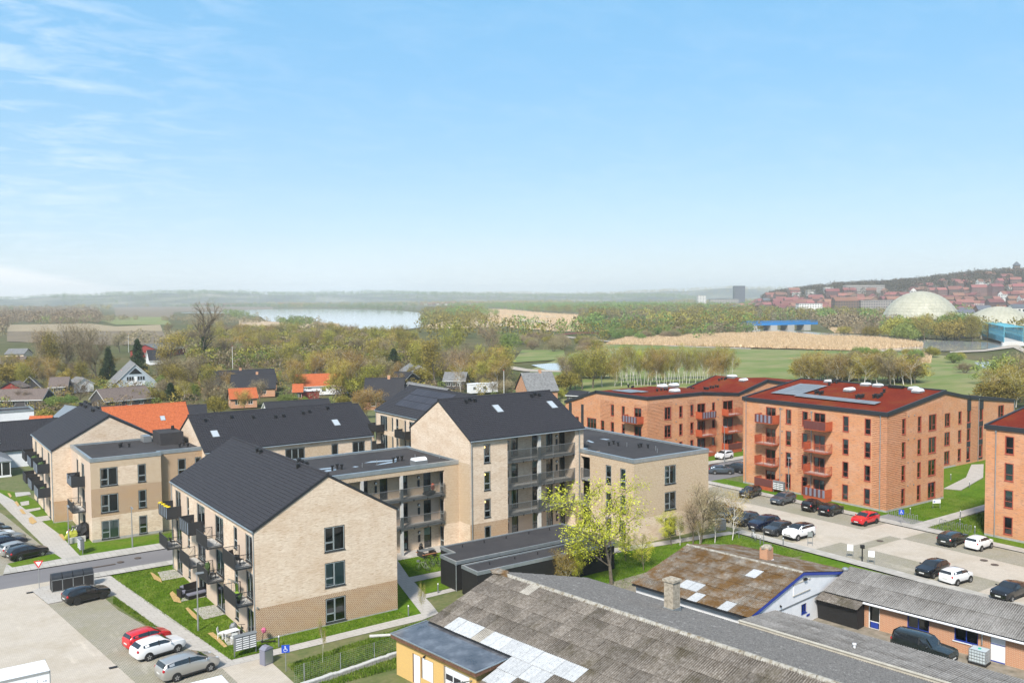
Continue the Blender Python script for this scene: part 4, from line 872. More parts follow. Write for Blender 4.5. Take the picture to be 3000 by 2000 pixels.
# block with solar roof behind
B = Building('apartment_block','white-cream brick block with dark solar roof and solid black balconies, behind the tall block','apartment building',75.6,130)
cols = [(134.55,137.05,0.12,2.5,'tri','full'),(132.4,132.95,0.35,2.5,'tall','full'),(130.6,131.45,0.35,2.5,'narrow'),(128.0,128.55,0.35,2.5,'tall'),(124.6,126.95,0.12,2.5,'tri','full')]
B.facade('l',69.0,112,138.8,0,9.35,stack(cols,range(3)),CM(),[(133.0,134.5,0.2 + FL * k,2.5 + FL * k,3) for k in range(3)] + [(128.6,130.5,0.2 + FL * k,2.5 + FL * k,3) for k in range(3)])
bt = [(69,9.35),(75.6,13.0),(82.2,9.35)]
B.wall('f',112,69,82.2,0,9.35,[],CM(),top=bt);B.wall('k',138.8,69,82.2,0,9.35,[],CM(),top=bt);B.wall('r',82.2,112,138.8,0,9.35,[],CM())
B.gable_roof('y',112,138.8,69,82.2,9.35,13.0,over=0.1,eave=0.15,tiles='flat',mat=M['slate'])
for z in (6.25,3.11):balcony(B,'l',69,135.6,138.7,z,style='black_solid');balcony(B,'l',69,125.9,129.2,z,style='black_solid')
for r_ in range(3):
    for c_ in range(12):
        u0 = 70.6 + r_ * 1.5;sloped_rect(B,'solar_panel',(u0,122.2 + c_ * 1.06,9.35 + (u0 - 69) * 0.553 + 0.26),(1.42,0,1.42 * 0.553),(0,1.02,0),M['pv_dark'],lift=0.10,t=0.04)
B.downpipe(68.93,138.6,0,9.2)
# lower wing beyond it
B = Building('apartment_block','low wing with dark pitched roof beside the solar-roofed block','apartment building',64,146)
B.facade('l',60,139.2,152,0,5.9,[(141,143,3.3,5.4,'double')],CM());B.facade('f',139.2,60,68.9,0,5.9,[(62,63,3.3,5.4,'narrow'),(65.5,67.3,3.3,5.4,'double')],CM());B.wall('k',152,60,68.9,0,5.9,[],CM());B.wall('r',68.9,139.2,152,0,5.9,[],CM())
B.gable_roof('x',60,68.9,139.2,152,5.9,9.6,tiles='flat',mat=M['slate'])

# ---------------------------------------------------------------- terracotta brick blocks
TMATS = lambda:[M['terra'],M['terra_band'],M['plinth'],M['frame_red'],M['dark_steel']]
KF = 3.11
def kstack(cols,floors,base=0.0):return [(c[0],c[1],c[2] + base + KF * k,c[3] + base + KF * k,*c[4:]) for k in floors for c in cols]
def mono_roof(B,quads,cap=0.42,edge=None):
    """Sedum-covered roof planes with a dark fascia round the given edge points."""
    mb = MB()
    for q in quads:mb.quad(*q)
    rf = B.add('roof',mb,M['sedum'])
    e = MB()
    for a,b in edge:
        a,b = Vector(a),Vector(b);d = (b - a);d.z = 0;d.normalize();n = Vector((d.y,-d.x,0)) * 0.12;s = n.cross(Vector((0,0,1)))
        a2 = a - d * 0.12;b2 = b + d * 0.12;i1,i2 = a - n,b - n
        e.hull8([a2 + n - Vector((0,0,cap)),b2 + n - Vector((0,0,cap)),i2 - Vector((0,0,0.1)),i1 - Vector((0,0,0.1)),a2 + n + Vector((0,0,0.12)),b2 + n + Vector((0,0,0.12)),i2 + Vector((0,0,0.12)),i1 + Vector((0,0,0.12))])
    B.add('fascia',e,M['dark_steel'])
    return rf
def drum_vents(B,pts,s0,u0,z0):
    for x,y,z in pts:
        mb = MB();mb.cyl((x,y,z - 0.1),(x,y,z + 0.28),0.16,n=10);mb.cyl((x,y,z + 0.28),(x,y,z + 0.42),0.24,n=10);B.add('roof_vent',mb,M['black'])

B = Building('apartment_block','four-storey terracotta brick block with red sedum roof, solar panels and eight rust-red balconies','apartment building',113.7,79.3)
KC = [(85.1,86.95,0.45,2.75,'kfrench'),(82.4,83.37,0.6,2.75,'single'),(79.57,80.57,0.6,2.75,'single'),(76.7,78.6,0.45,2.75,'kfrench'),(73.02,73.97,0.6,2.75,'single'),(69.7,70.65,0.6,2.75,'single')]
KW = kstack(KC,range(4));KW[2] = (79.57,80.57,0.1,2.75,'tdoor','none');KW[4] = KW[4][:5] + ('full',);KW[5] = KW[5][:5] + ('full',);KW[3] = KW[3][:5] + ('full',)
B.facade('l',106.8,67.4,91.15,0,13.0,KW,TMATS(),[(79.2,81.3,2.9,13,1),(67.4,69.5,0.3,13,1),(67.4,91.2,0,0.3,2)],fr=M['frame_red'],inner=False)
KS = kstack([(110.18,111.07,0.6,2.75,'single'),(113.9,114.82,0.6,2.75,'single'),(116.57,118.5,0.5,2.75,'kdouble')],range(4))
B.facade('f',67.4,106.8,120.6,0,13.0,KS,TMATS(),[(106.8,111.3,0.3,13,1),(106.8,120.6,0,0.3,2)],top=[(106.8,13.0),(120.6,15.05)],fr=M['frame_red'],inner=False)
B.wall('r',120.6,67.4,91.15,0,15.0,[],TMATS());B.wall('k',91.15,106.8,120.6,0,13.0,[],TMATS(),top=[(106.8,13.0),(120.6,15.05)])
mono_roof(B,[[(106.75,67.35,13.0),(120.6,67.35,15.05),(120.6,91.2,15.05),(106.75,91.2,13.0)]],edge=[((106.75,91.2,13.05),(106.75,67.35,13.05)),((106.75,67.35,13.05),(120.6,67.35,15.1)),((120.6,91.2,15.1),(106.75,91.2,13.05)),((120.6,67.35,15.1),(120.6,91.2,15.1))])
for (a,b) in ((84.5,87.7),(75.6,79.1)):
    for k in range(4):
        st = {(84.5,3):'rust_slats',(84.5,2):'rust_open',(84.5,1):'rust_open',(84.5,0):'rust_solid',(75.6,3):'rust_solid',(75.6,2):'rust_open',(75.6,1):'rust_open',(75.6,0):'rust_slats'}[(a,k)]
        balcony(B,'l',106.8,a,b,0.62 + KF * k,depth=1.55,style=st,h=1.12,base=0.6 if k == 0 else None)
B.downpipe(106.72,90.6,0,12.6);B.downpipe(106.72,68.3,0,12.6);B.downpipe(106.72,84.3,0.5,12.0) ;B.downpipe(106.72,78.95,0.5,12.0)
SLP = 0.1486
for pc in (((110.25,88.83,13.61),(117.06,88.63,14.62),(117.19,86.53,14.64),(110.35,86.85,13.63)),((110.35,86.85,13.63),(117.19,86.53,14.64),(117.23,83.78,14.65),(110.43,84.12,13.64))):
    p0,p1,p2,p3 = [Vector(q) for q in pc]
    for i in range(3):
        for j in range(5):
            f0,f1,g0,g1 = i / 3,(i + 0.94) / 3,j / 5,(j + 0.95) / 5
            bl = lambda f,g:p0.lerp(p3,f).lerp(p1.lerp(p2,f),g)
            if pc[0][1] < 85.5 and j == 1 and i == 2:continue
            sloped_rect(B,'solar_panel',bl(f0,g0),bl(f1,g0) - bl(f0,g0),bl(f0,g1) - bl(f0,g0),M['pv'],lift=0.14,t=0.04)
pa,pb,pc_,pd = [Vector(q) for q in ((109.86,84.32,13.56),(109.73,71.09,13.54),(111.2,71.06,13.75),(111.53,84.22,13.8))]
for i in range(11):
    f0,f1 = i / 11,(i + 0.95) / 11;q0 = pa.lerp(pb,f0);q1 = pa.lerp(pb,f1);r0 = pd.lerp(pc_,f0)
    sloped_rect(B,'solar_panel',q0,q1 - q0,r0 - q0,M['pv'],lift=0.14,t=0.04)
drum_vents(B,((112.63,82.64,13.97),(113.07,82.58,14.03),(112.42,81.72,13.94),(112.99,81.72,14.02),(118.11,84.21,14.78),(112.48,75.72,13.94),(113.07,75.79,14.03),(112.7,75.17,13.98),(113.29,75.24,14.06),(113.5,73.73,14.1),(114.09,73.78,14.18),(113.58,73.14,14.11),(114.1,73.19,14.18),(114.94,73.4,14.31),(116.94,74.32,14.61),(119.75,84.74,15.03),(120.36,84.79,15.11),(119.72,84.09,15.02),(120.39,84.18,15.12)),0,0,0)
for x,y,z in ((115.9,79.21,14.45),(118.52,70.16,14.84)):rooflight(B,x,y,z,1.35,1.25,0.15)
for x,y in ((119.9,85.5),(119.9,79.2),(119.9,77.2),(119.9,71.6)):rooflight(B,x,y,15.0,0.9,1.4,0.15)
B.add('roof_hatch',MB().box(119.6,120.2,73.2,75.4,15.0,15.35),M['black'])
for v,z in ((84.0,12.0),(84.0,8.8),(84.0,5.6),(84.0,2.4),(79.2,0.8)):B.add('vent_cover',MB().cyl((106.8,v,z),(106.72,v,z),0.1,n=10),M['galv'])
for k in range(4):
    for x in (111.7,113.1):B.add('vent_cover',MB().cyl((x,67.4,12.3 - KF * k),(x,67.32,12.3 - KF * k),0.09,n=10),M['galv'])

# three-storey wing behind it on the right
B = Building('apartment_block','three-storey terracotta wing with dark window strips, right of the solar-panelled block','apartment building',142,86)
KS2 = kstack([(141.4,143.1,0.5,2.75,'kdouble'),(145.57,146.62,0.6,2.75,'single'),(148.35,149.5,0.6,2.75,'tall'),(152.3,153.5,0.6,2.75,'tall'),(158.5,160.5,0.6,2.75,'kdouble')],range(3))
KS2 = [(a,b,c + 0.1,d + 0.1,*r) for a,b,c,d,*r in KS2]
B.facade('f',79.05,120.65,164,0,9.6,KS2,TMATS(),[(148.3,149.55,0.3,9.6,4),(152.25,153.55,0.3,9.6,4),(149.6,152.2,0.3,9.6,1),(141,145,0,0.3,2)],top=[(120.65,13.2),(141.0,12.7),(149,11.2),(164,9.65)],fr=M['frame_red'],inner=False)
for x0,x1,zt in ((148.3,149.55,11.1),(152.25,153.55,10.7)):B.add('cladding_strip',MB().box(x0,x1,79.0,79.04,8.9,zt - 0.3),M['dark_steel'])
B.wall('r',164,79.05,92,0,9.6,[],TMATS());B.wall('k',92,120.65,164,0,9.6,[],TMATS())
E_ = [(120.65,13.2),(141.0,12.7),(149,11.2),(164,9.65)]
mono_roof(B,[[(a,79.0,za),(b,79.0,zb),(b,92,zb),(a,92,za)] for (a,za),(b,zb) in zip(E_,E_[1:])],edge=[((a,79.0,za + .05),(b,79.0,zb + .05)) for (a,za),(b,zb) in zip(E_,E_[1:])] + [((164,79,9.7),(164,92,9.7))])
B.downpipe(151.9,78.95,0,10.6);B.downpipe(163.9,78.95,0,9.3)

# block cut by the right edge
B = Building('apartment_block','terracotta brick block with red sedum roof cut off by the right edge of the view','apartment building',113,42)
RW = kstack([(50.97,52.0,0.65,2.75,'single'),(45.9,47.0,0.65,2.75,'single'),(41,43,0.6,2.75,'kfrench')],range(4))
B.facade('l',106.0,30,54.2,0,12.85,RW,TMATS(),[(30,54.2,0,0.3,2)],fr=M['frame_red'],inner=False)
B.facade('f',30,106,120,0,12.85,[],TMATS(),top=[(106,12.85),(120,15)]);B.wall('k',54.2,106,120,0,12.85,[],TMATS(),top=[(106,12.85),(120,15)]);B.wall('r',120,30,54.2,0,15,[],TMATS())
mono_roof(B,[[(105.95,30,13.0),(120,30,15.1),(120,54.25,15.1),(105.95,54.25,13.0)]],edge=[((105.95,54.25,13.05),(105.95,30,13.05)),((120,54.25,15.15),(105.95,54.25,13.05)),((105.95,30,13.05),(120,30,15.1))])
B.downpipe(105.92,53.0,0,12.4)

# lower block with angled roof line, left of it
B = Building('apartment_block','three-storey terracotta block with folded sedum roof and rust-red balconies behind the felt-roofed corner block','apartment building',118,118)
JL = [(3.15 * k) for k in range(3)]
def js(cols):return [(c[0],c[1],c[2] + 3.13 * k,c[3] + 3.13 * k,*c[4:]) for k in range(3) for c in cols]
JV = js([(110.0,111.65,0.95,3.15,'kdouble'),(113.57,114.43,1.05,3.12,'single'),(116.31,117.17,1.05,3.12,'single'),(118.04,120.17,0.8,3.15,'kfrench'),(121.85,122.67,1.5,3.12,'tall'),(124.7,127.4,0.8,3.15,'kfrench')])
B.facade('f',111.2,106.0,131.0,0,10.3,JV,TMATS(),[(106,112,0.3,10.3,1),(115.6,117.7,0.3,10.3,1),(124.4,131,0.3,10.3,1),(106,131,0,0.3,2)],top=[(106.0,11.25),(119.5,11.2),(128.9,10.4),(131.0,10.75)],fr=M['frame_red'],inner=False)
JU = js([(112.6,114.42,0.8,3.12,'kfrench'),(116.78,117.62,1.05,3.12,'single'),(119.59,120.5,1.05,3.12,'single')])[:9] + [(122.2,123.2,4.2,6.3,'single'),(124.4,127.05,4.0,6.38,'tri')]
B.facade('l',106.0,111.2,128.0,0,9.9,JU,TMATS(),[(114.5,119.6 - 0,99,99.1,0),(119.62,123.3,0.3,9.9,1),(111.2,114.47,0.3,9.9,1)],top=[(111.2,11.25),(124.5,11.35),(128.0,10.05)],fr=M['frame_red'],inner=False)
B.facade('l',106.1,128.0,133.5,0,8.6,[(129.5,130.5,4.2,6.2,'single')],TMATS(),[(128.0,128.9,0.3,8.6,4),(131.6,132.5,0.3,8.6,4)],top=[(128.0,10.0),(133.5,8.65)],fr=M['frame_red'],inner=False)
B.wall('k',133.5,106.1,131,0,8.6,[],TMATS());
e1,e2 = (106.0,111.2,11.3),(119.5,111.2,11.25)
JQ = [[(106,111.2,11.3),(119.5,111.2,11.25),(119.5,124.5,11.4),(106,124.5,11.4)],[(106,124.5,11.4),(119.5,124.5,11.4),(119.5,133.5,8.7),(106,133.5,8.7)],[(119.5,111.2,11.25),(128.9,111.2,10.45),(128.9,124.5,10.5),(119.5,124.5,11.4)],[(119.5,124.5,11.4),(128.9,124.5,10.5),(128.9,133.5,8.7),(119.5,133.5,8.7)]]
mono_roof(B,JQ,edge=[((106,133.5,8.75),(106,124.5,11.4)),((106,124.5,11.4),(106,111.2,11.35)),((106,111.2,11.35),(119.5,111.2,11.3)),((119.5,111.2,11.3),(128.9,111.2,10.5))])
balcony(B,'f',111.2,117.7,121.3,6.95,1.5,'rust_slats');balcony(B,'f',111.2,117.7,121.3,3.8,1.5,'rust_open');balcony(B,'f',111.2,117.7,121.3,0.7,1.5,'rust_open',base=0.6)
balcony(B,'f',111.2,124.5,128.2,6.95,1.5,'rust_open');balcony(B,'f',111.2,124.5,128.2,3.8,1.5,'rust_open');balcony(B,'f',111.2,124.5,128.2,0.7,1.5,'rust_solid',base=0.6)
balcony(B,'l',106,112.1,115.9,6.95,1.5,'rust_slats')
for i in range(3):
    for j in range(2):
        sloped_rect(B,'solar_panel',(108.2 + j * 1.9,117.6 + i * 1.75 - j * 0.6,11.4),(1.8,0,0.0),(0,1.68,0.0),M['pv'],lift=0.14,t=0.04)
for x,y,z in ((120.15,122,11.35),(116.09,114.78,11.35),(123.29,122.09,11.35)):rooflight(B,x,y,z,1.5,1.5,0.2)
drum_vents(B,((114.38,117.46,11.35),(115.84,117.9,11.35),(116.65,117.89,11.35),(116.8,117.44,11.35),(115.74,126.53,11.35),(114.6,124.31,11.35),(115.33,124.75,11.35)),0,0,0)
for k in range(3):B.add('vent_cover',MB().cyl((112.8,111.2,9.8 - 3.1 * k),(112.8,111.12,9.8 - 3.1 * k),0.1,n=10),M['galv']);B.add('vent_cover',MB().cyl((123.4,111.2,9.8 - 3.1 * k),(123.4,111.12,9.8 - 3.1 * k),0.1,n=10),M['galv'])

B = Building('apartment_block','rear terracotta block with large rising red sedum roof, left of the solar-panelled block','apartment building',140,122)
B.facade('f',111.25,131.0,152,0,10.75,[],TMATS(),[(131,140,0.3,10.75,1)],top=[(131.0,10.85),(137,12.4),(142,11.6),(152,11.2)],fr=M['frame_red'])
B.wall('r',152,111.25,124,0,11.2,[],TMATS());B.wall('k',124,129,152,0,10.7,[],TMATS());B.wall('l',129.0,111.4,124,0,10.4,[],TMATS())
mono_roof(B,[[(128.95,111.2,10.5),(137,111.2,12.45),(137,124,12.5),(128.95,124,10.5)],[(137,111.2,12.45),(142,111.2,11.65),(142,124,11.7),(137,124,12.5)],[(142,111.2,11.65),(152,111.2,11.25),(152,124,11.25),(142,124,11.7)]],edge=[((128.95,111.2,10.5),(137,111.2,12.5)),((137,111.2,12.5),(142,111.2,11.7)),((142,111.2,11.7),(152,111.2,11.3)),((137,124,12.5),(128.95,124,10.55))])
for x,y,z in ((135.45,115.63,12.12),):rooflight(B,x,y,z,1.35,1.25,0.15)
rooflight(B,136.6,119.5,12.4,1.2,1.8,0.25)
drum_vents(B,((134.24,120.71,11.83),(134.96,120.68,12),(135.03,119.97,12.02),(135.49,120.01,12.13),(136.44,119.41,12.36),(130.03,119.01,10.81),(130.16,118.49,10.84),(130.77,118.43,10.99),(130.78,117.86,10.99),(129.15,119.8,10.6),(129.13,119.32,10.59),(129.23,118.95,10.62),(128.44,122.52,10.43),(128.45,121.96,10.43)),0,0,0)

# ---------------------------------------------------------------- old workshops with corrugated roofs (own frame turned by TH)
def sheet_material(name,cols,moss=None,mf=0.6,ms=0.9,mlo=0.45,mhi=0.62,rnd=0.22,gutter=True):
    m = bpy.data.materials.new(name);m.use_nodes = True;t = m.node_tree;N = t.nodes;L = t.links;MATS[name] = m
    b = N['Principled BSDF'];b.inputs['Roughness'].default_value = 0.92;b.inputs['Specular IOR Level'].default_value = 0.2
    ge = N.new('ShaderNodeNewGeometry');oi = N.new('ShaderNodeObjectInfo');tcx = N.new('ShaderNodeTexCoord')
    def noise(sc,src,dt=8,ro=0.68,st=(1,1,1)):
        mp = N.new('ShaderNodeMapping');mp.inputs['Scale'].default_value = st;L.new(src,mp.inputs[0])
        n = N.new('ShaderNodeTexNoise');n.inputs['Scale'].default_value = sc;n.inputs['Detail'].default_value = dt;n.inputs['Roughness'].default_value = ro;L.new(mp.outputs[0],n.inputs['Vector']);return n.outputs[0]
    pos = ge.outputs['Position']
    rp = N.new('ShaderNodeValToRGB');L.new(noise(4.5,pos),rp.inputs[0]);el = rp.color_ramp.elements
    while len(el) < len(cols):el.new(0.5)
    for i,c in enumerate(cols):el[i].position = 0.34 + 0.32 * i / (len(cols) - 1);el[i].color = (*c,1)
    out = rp.outputs[0]
    def over(out,f,lo,hi,col,k):
        r = N.new('ShaderNodeMapRange');L.new(f,r.inputs[0]);r.inputs[1].default_value = lo;r.inputs[2].default_value = hi;r.inputs[4].default_value = k
        x = N.new('ShaderNodeMix');x.data_type = 'RGBA';L.new(r.outputs[0],x.inputs[0]);L.new(out,x.inputs[6]);x.inputs[7].default_value = (*col,1);return x.outputs[2]
    if gutter:      # grime settles in the troughs of the waves (local y runs across them)
        sp = N.new('ShaderNodeSeparateXYZ');L.new(tcx.outputs['Object'],sp.inputs[0])
        nz = noise(0.5,pos,3);r0 = N.new('ShaderNodeMapRange');L.new(nz,r0.inputs[0]);r0.inputs[1].default_value = 0.35;r0.inputs[2].default_value = 0.65;r0.inputs[3].default_value = 0.15;r0.inputs[4].default_value = 0.85
        r = N.new('ShaderNodeMapRange');L.new(sp.outputs[2],r.inputs[0]);r.inputs[1].default_value = 0.034;r.inputs[2].default_value = 0.004
        mu = N.new('ShaderNodeMath');mu.operation = 'MULTIPLY';L.new(r.outputs[0],mu.inputs[0]);L.new(r0.outputs[0],mu.inputs[1])
        x = N.new('ShaderNodeMix');x.data_type = 'RGBA';L.new(mu.outputs[0],x.inputs[0]);L.new(out,x.inputs[6]);x.inputs[7].default_value = (0.055,0.045,0.035,1);out = x.outputs[2]
    out = over(out,noise(9,pos,4),0.60,0.66,(0.05,0.045,0.035),0.75)
    out = over(out,noise(11,N_add(N,L,pos,40),3),0.68,0.72,(0.62,0.60,0.52),0.8)
    if moss:out = over(out,noise(ms,pos,9,0.75),mlo,mhi,moss,mf)
    hsv = N.new('ShaderNodeHueSaturation');mr = N.new('ShaderNodeMapRange');L.new(oi.outputs['Random'],mr.inputs[0]);mr.inputs[3].default_value = 1 - rnd;mr.inputs[4].default_value = 1 + rnd
    L.new(mr.outputs[0],hsv.inputs['Value']);L.new(out,hsv.inputs['Color']);L.new(hsv.outputs[0],b.inputs['Base Color'])
    return m
def N_add(N,L,src,k):
    v = N.new('ShaderNodeVectorMath');v.operation = 'ADD';L.new(src,v.inputs[0]);v.inputs[1].default_value = (k,k,k);return v.outputs[0]
M['sheet'] = sheet_material('weathered_fibre_cement',[(0.11,0.09,0.072),(0.19,0.165,0.14),(0.28,0.25,0.22)],moss=(0.055,0.045,0.022),mf=0.7,ms=0.35,mlo=0.52,mhi=0.66)
M['sheet_white'] = sheet_material('new_pale_sheet',[(0.36,0.37,0.38),(0.44,0.45,0.46),(0.50,0.51,0.51)],rnd=0.07,gutter=False)
M['sheet_beige'] = sheet_material('beige_replacement_sheet',[(0.34,0.31,0.27),(0.40,0.37,0.32),(0.45,0.42,0.37)],rnd=0.08)
M['sheet_moss'] = sheet_material('mossy_fibre_cement',[(0.16,0.14,0.12),(0.26,0.235,0.20),(0.35,0.32,0.28)],moss=(0.12,0.060,0.014),mf=0.93,ms=0.6,mlo=0.38,mhi=0.58,rnd=0.12)
M['sheet_dark'] = sheet_material('old_dark_fibre_cement',[(0.11,0.105,0.10),(0.19,0.18,0.17),(0.27,0.255,0.24)],rnd=0.2,moss=(0.42,0.40,0.38),mf=0.75,ms=1.6,mlo=0.585,mhi=0.64)
M['sheet_grey'] = sheet_material('light_grey_fibre_cement',[(0.18,0.17,0.155),(0.25,0.235,0.22),(0.32,0.305,0.285)],rnd=0.10)
M['moss_ridge'] = material('mossy_ridge_tile',(0.25,0.2,0.13),0.95,cols=[(0.14,0.10,0.05),(0.30,0.28,0.24),(0.42,0.40,0.36)],scale=3.5,detail=8)
M['wet_felt'] = material('wet_bitumen_felt',(0.12,0.12,0.13),0.16,spec=0.8,cols=[(0.05,0.05,0.055),(0.10,0.10,0.11),(0.20,0.21,0.23)],scale=0.7,detail=6)
M['beige_wall'] = material('beige_render',(0.47,0.43,0.35),0.9,cols=[(0.40,0.36,0.29),(0.52,0.48,0.40)],scale=2,detail=7)
M['conc_chimney'] = material('stained_concrete_chimney',(0.36,0.31,0.24),0.95,cols=[(0.17,0.15,0.12),(0.36,0.31,0.24),(0.46,0.41,0.33)],scale=4,detail=8)
M['brown_fascia'] = material('brown_fascia',(0.13,0.055,0.03),0.8,cols=[(0.08,0.04,0.025),(0.19,0.09,0.05)],scale=4)
SHEET = {}
def sheet_mesh(L,w=1.05,waves=6,key='a',mat=None):
    k = (round(L,2),w,waves,mat.name)
    if k in SHEET:return SHEET[k]
    n = waves * 4;A = [0,0.028,0,-0.028];v = [];f = []
    for i in range(n + 1):
        y = w * i / n - w / 2;h = A[i % 4];v += [(0.015,y,h + 0.035),(L + 0.03,y,h + 0.004)]
    for i in range(n):f.append((2 * i,2 * i + 1,2 * i + 3,2 * i + 2))
    me = bpy.data.meshes.new('roof_sheet');me.from_pydata(v,[],f);me.materials.append(mat);me.update();me.polygons.foreach_set('use_smooth',[True] * len(f));SHEET[k] = me;return me
def inside(p,poly_):
    c = False;n = len(poly_)
    for i in range(n):
        (x0,y0),(x1,y1) = poly_[i][:2],poly_[i - 1][:2]
        if (y0 > p[1]) != (y1 > p[1]) and p[0] < (x1 - x0) * (p[1] - y0) / (y1 - y0) + x0:c = not c
    return c
def corrugated(B,side,ue,ze,ur,zr,v0,v1,rows,mat,width=1.05,special=(),stuff=False,waves=6,keep=None,lift=0.05):
    """Sheets from the eave line u=ue up to u=ur; side -1 rises towards +u, +1 rises towards -u."""
    run = abs(ur - ue);a = math.atan2(zr - ze,run);SLn = math.hypot(run,zr - ze);Ls = SLn / rows;n = max(1,round((v1 - v0) / width));w = (v1 - v0) / n
    rd = random.Random(7);sg = 1 if side < 0 else -1;objs = [];V = [];Fc = []
    for i in range(n):
        for j in range(rows):
            s0 = j * Ls;u = ue + sg * s0 * math.cos(a);z = ze + s0 * math.sin(a) + lift;v = v0 + (i + 0.5) * w
            uc = ue + sg * (s0 + Ls / 2) * math.cos(a)
            if keep and not keep(uc,v):continue
            mt = mat
            for pg,sm in special:
                if inside((uc,v),pg):mt = sm
            me = sheet_mesh(Ls,round(w * 0.985,3),waves,mat=mt)
            tilt = rd.uniform(-0.004,0.004);rot = (0,-a + tilt,0) if side < 0 else (0,-a + tilt,math.pi)
            loc_ = (u - B.o[0],v - B.o[1],z - B.z + rd.uniform(0,0.012))
            if stuff:
                from mathutils import Euler
                Mx = Matrix.Translation(loc_) @ Euler(rot).to_matrix().to_4x4();k = len(V)
                V += [tuple(Mx @ q.co) for q in me.vertices];Fc += [tuple(k + q for q in p.vertices) for p in me.polygons]
            else:obj('roof_sheet',me,B.root,loc_,rot)
    if stuff:
        me = bpy.data.meshes.new('roof_sheeting');me.from_pydata(V,[],Fc);me.materials.append(mat);me.update();o = obj('roof_sheeting',me,B.root);o['kind'] = 'stuff'

# big workshop
B = Building('workshop','big old workshop with weathered corrugated roof and patches of white sheets, in the foreground','workshop',49,33,primed=True)
wm = [M['beige_wall']];V0,V1 = 12.0,55.3
B.add('wall',MB().box(41.95,59.9,V0,55.2,0,2.6),wm)
B.add('gable_wall',MB().quad((59.9,55.2,2.6),(41.95,55.2,2.6),(41.95,55.2,3.35),(49.1,55.2,5.6),(59.9,55.2,2.72)),wm)
B.add('roof_deck',MB().hull8([(41.75,V0,3.2),(49.1,V0,5.5),(49.1,55.3,5.5),(41.75,55.3,3.2),(41.75,V0,3.34),(49.1,V0,5.64),(49.1,55.3,5.64),(41.75,55.3,3.34)]).hull8([(49.1,V0,5.5),(60.0,V0,2.56),(60.0,55.3,2.56),(49.1,55.3,5.5),(49.1,V0,5.64),(60.0,V0,2.7),(60.0,55.3,2.7),(49.1,55.3,5.64)]).hull8([(36.2,V0,1.46),(41.75,V0,3.2),(41.75,45.7,3.2),(36.2,45.7,1.46),(36.2,V0,1.6),(41.75,V0,3.34),(41.75,45.7,3.34),(36.2,45.7,1.6)]),M['dark_steel'])
WH = (((43.73,52.84,4.01),(41.78,53.97,3.39),(41.74,50,3.38),(43.68,49.9,3.99)),((43.64,49.01,3.98),(41.73,49.05,3.38),(41.73,46.15,3.38),(39.37,44.53,2.63),(41.61,40.15,3.34),(43.79,40.25,4.03),(43.74,43.05,4.01),(42.79,43.17,3.71),(42.71,45,3.69),(43.76,45.07,4.02)),((41.76,45.75,3.39),(38.64,45.96,2.4),(41.61,40.15,3.34),(42.76,40.24,3.7),(42.76,45.06,3.7)))
BG = (((48.79,50.96,5.6),(47.86,50.86,5.31),(47.82,49.81,5.3),(48.86,49.86,5.62)),((43.68,53.87,3.99),(42.78,53.78,3.71),(42.86,52.87,3.73),(43.7,52.89,4)),((43.66,49.95,3.99),(41.74,50,3.38),(41.73,49.05,3.38),(43.63,48.92,3.98)))
SP = [(p,M['sheet_beige']) for p in BG] + [(p,M['sheet_white']) for p in WH]
corrugated(B,-1,41.75,3.39,49.1,5.69,21.0,55.4,5,M['sheet'],special=SP)
corrugated(B,-1,36.2,1.64,41.75,3.39,27.0,45.7,4,M['sheet'],special=SP)
corrugated(B,1,60.05,2.74,49.1,5.69,14.0,55.4,8,M['sheet_dark'],stuff=True)
rc = MB()
for i in range(34):rc.hull8([(48.85,55.4 - i * 1.25,5.66),(49.35,55.4 - i * 1.25,5.66),(49.35,54.2 - i * 1.25,5.66),(48.85,54.2 - i * 1.25,5.66),(49.03,55.4 - i * 1.25,5.84),(49.17,55.4 - i * 1.25,5.84),(49.17,54.2 - i * 1.25,5.83),(49.03,54.2 - i * 1.25,5.83)])
B.add('ridge_cap',rc,M['moss_ridge'])
mm_ = MB();mm_.blob((49.1,55.0,5.75),(0.5,1.2,0.22),9,5,jit=0.3);B.add('moss',mm_,M['sheet_moss'])
ch = MB();ch.box(56.55,57.45,43.0,43.9,3.0,5.95);cho = B.add('chimney',ch,M['conc_chimney']);B.add('chimney_cap',MB().box(56.45,57.55,42.9,44.0,5.95,6.12).cyl((57.0,43.45,6.12),(57.0,43.45,6.2),0.2,n=10),M['conc_chimney'],parent=cho);B.add('flashing',MB().box(56.5,57.5,42.95,43.95,3.4,3.85),M['zinc'],parent=cho)

# yellow annex with wet flat roof
B = Building('annex','yellow brick annex with wet flat felt roof, white doors and a garage gate','annex',40.3,50.9,primed=True)
AO = [(52.5,53.46,0.05,2.25,'tall','full'),(50.95,52.4,0.7,2.25,'tall','full'),(46.9,49.75,0.0,2.45,'x')]
B.wall('l',38.9,46.15,55.5,0,2.9,AO,[M['yellow_brick']])
for o in AO[:2]:B.add('door',MB().box(38.96,39.0,o[0],o[1],o[2],o[3]),M['white_paint']);B.add('door_frame',MB().box(38.92,38.96,o[0],o[0] + 0.07,o[2],o[3]).box(38.92,38.96,o[1] - 0.07,o[1],o[2],o[3]),M['brown_fascia'])
gd = MB()
for i in range(5):gd.box(39.02,39.06,46.95,49.7,0.02 + i * 0.48,0.47 + i * 0.48)
g_ = B.add('garage_gate',gd,M['white_paint'])
for i in range(3):B.add('pane',MB().box(38.995,39.015,47.1 + i * 0.88,47.85 + i * 0.88,1.48,1.86),M['pv_dark'],parent=g_)
B.wall('f',46.15,38.9,41.9,0,2.9,[],[M['yellow_brick']]);B.wall('k',55.5,38.9,41.9,0,2.9,[],[M['yellow_brick']])
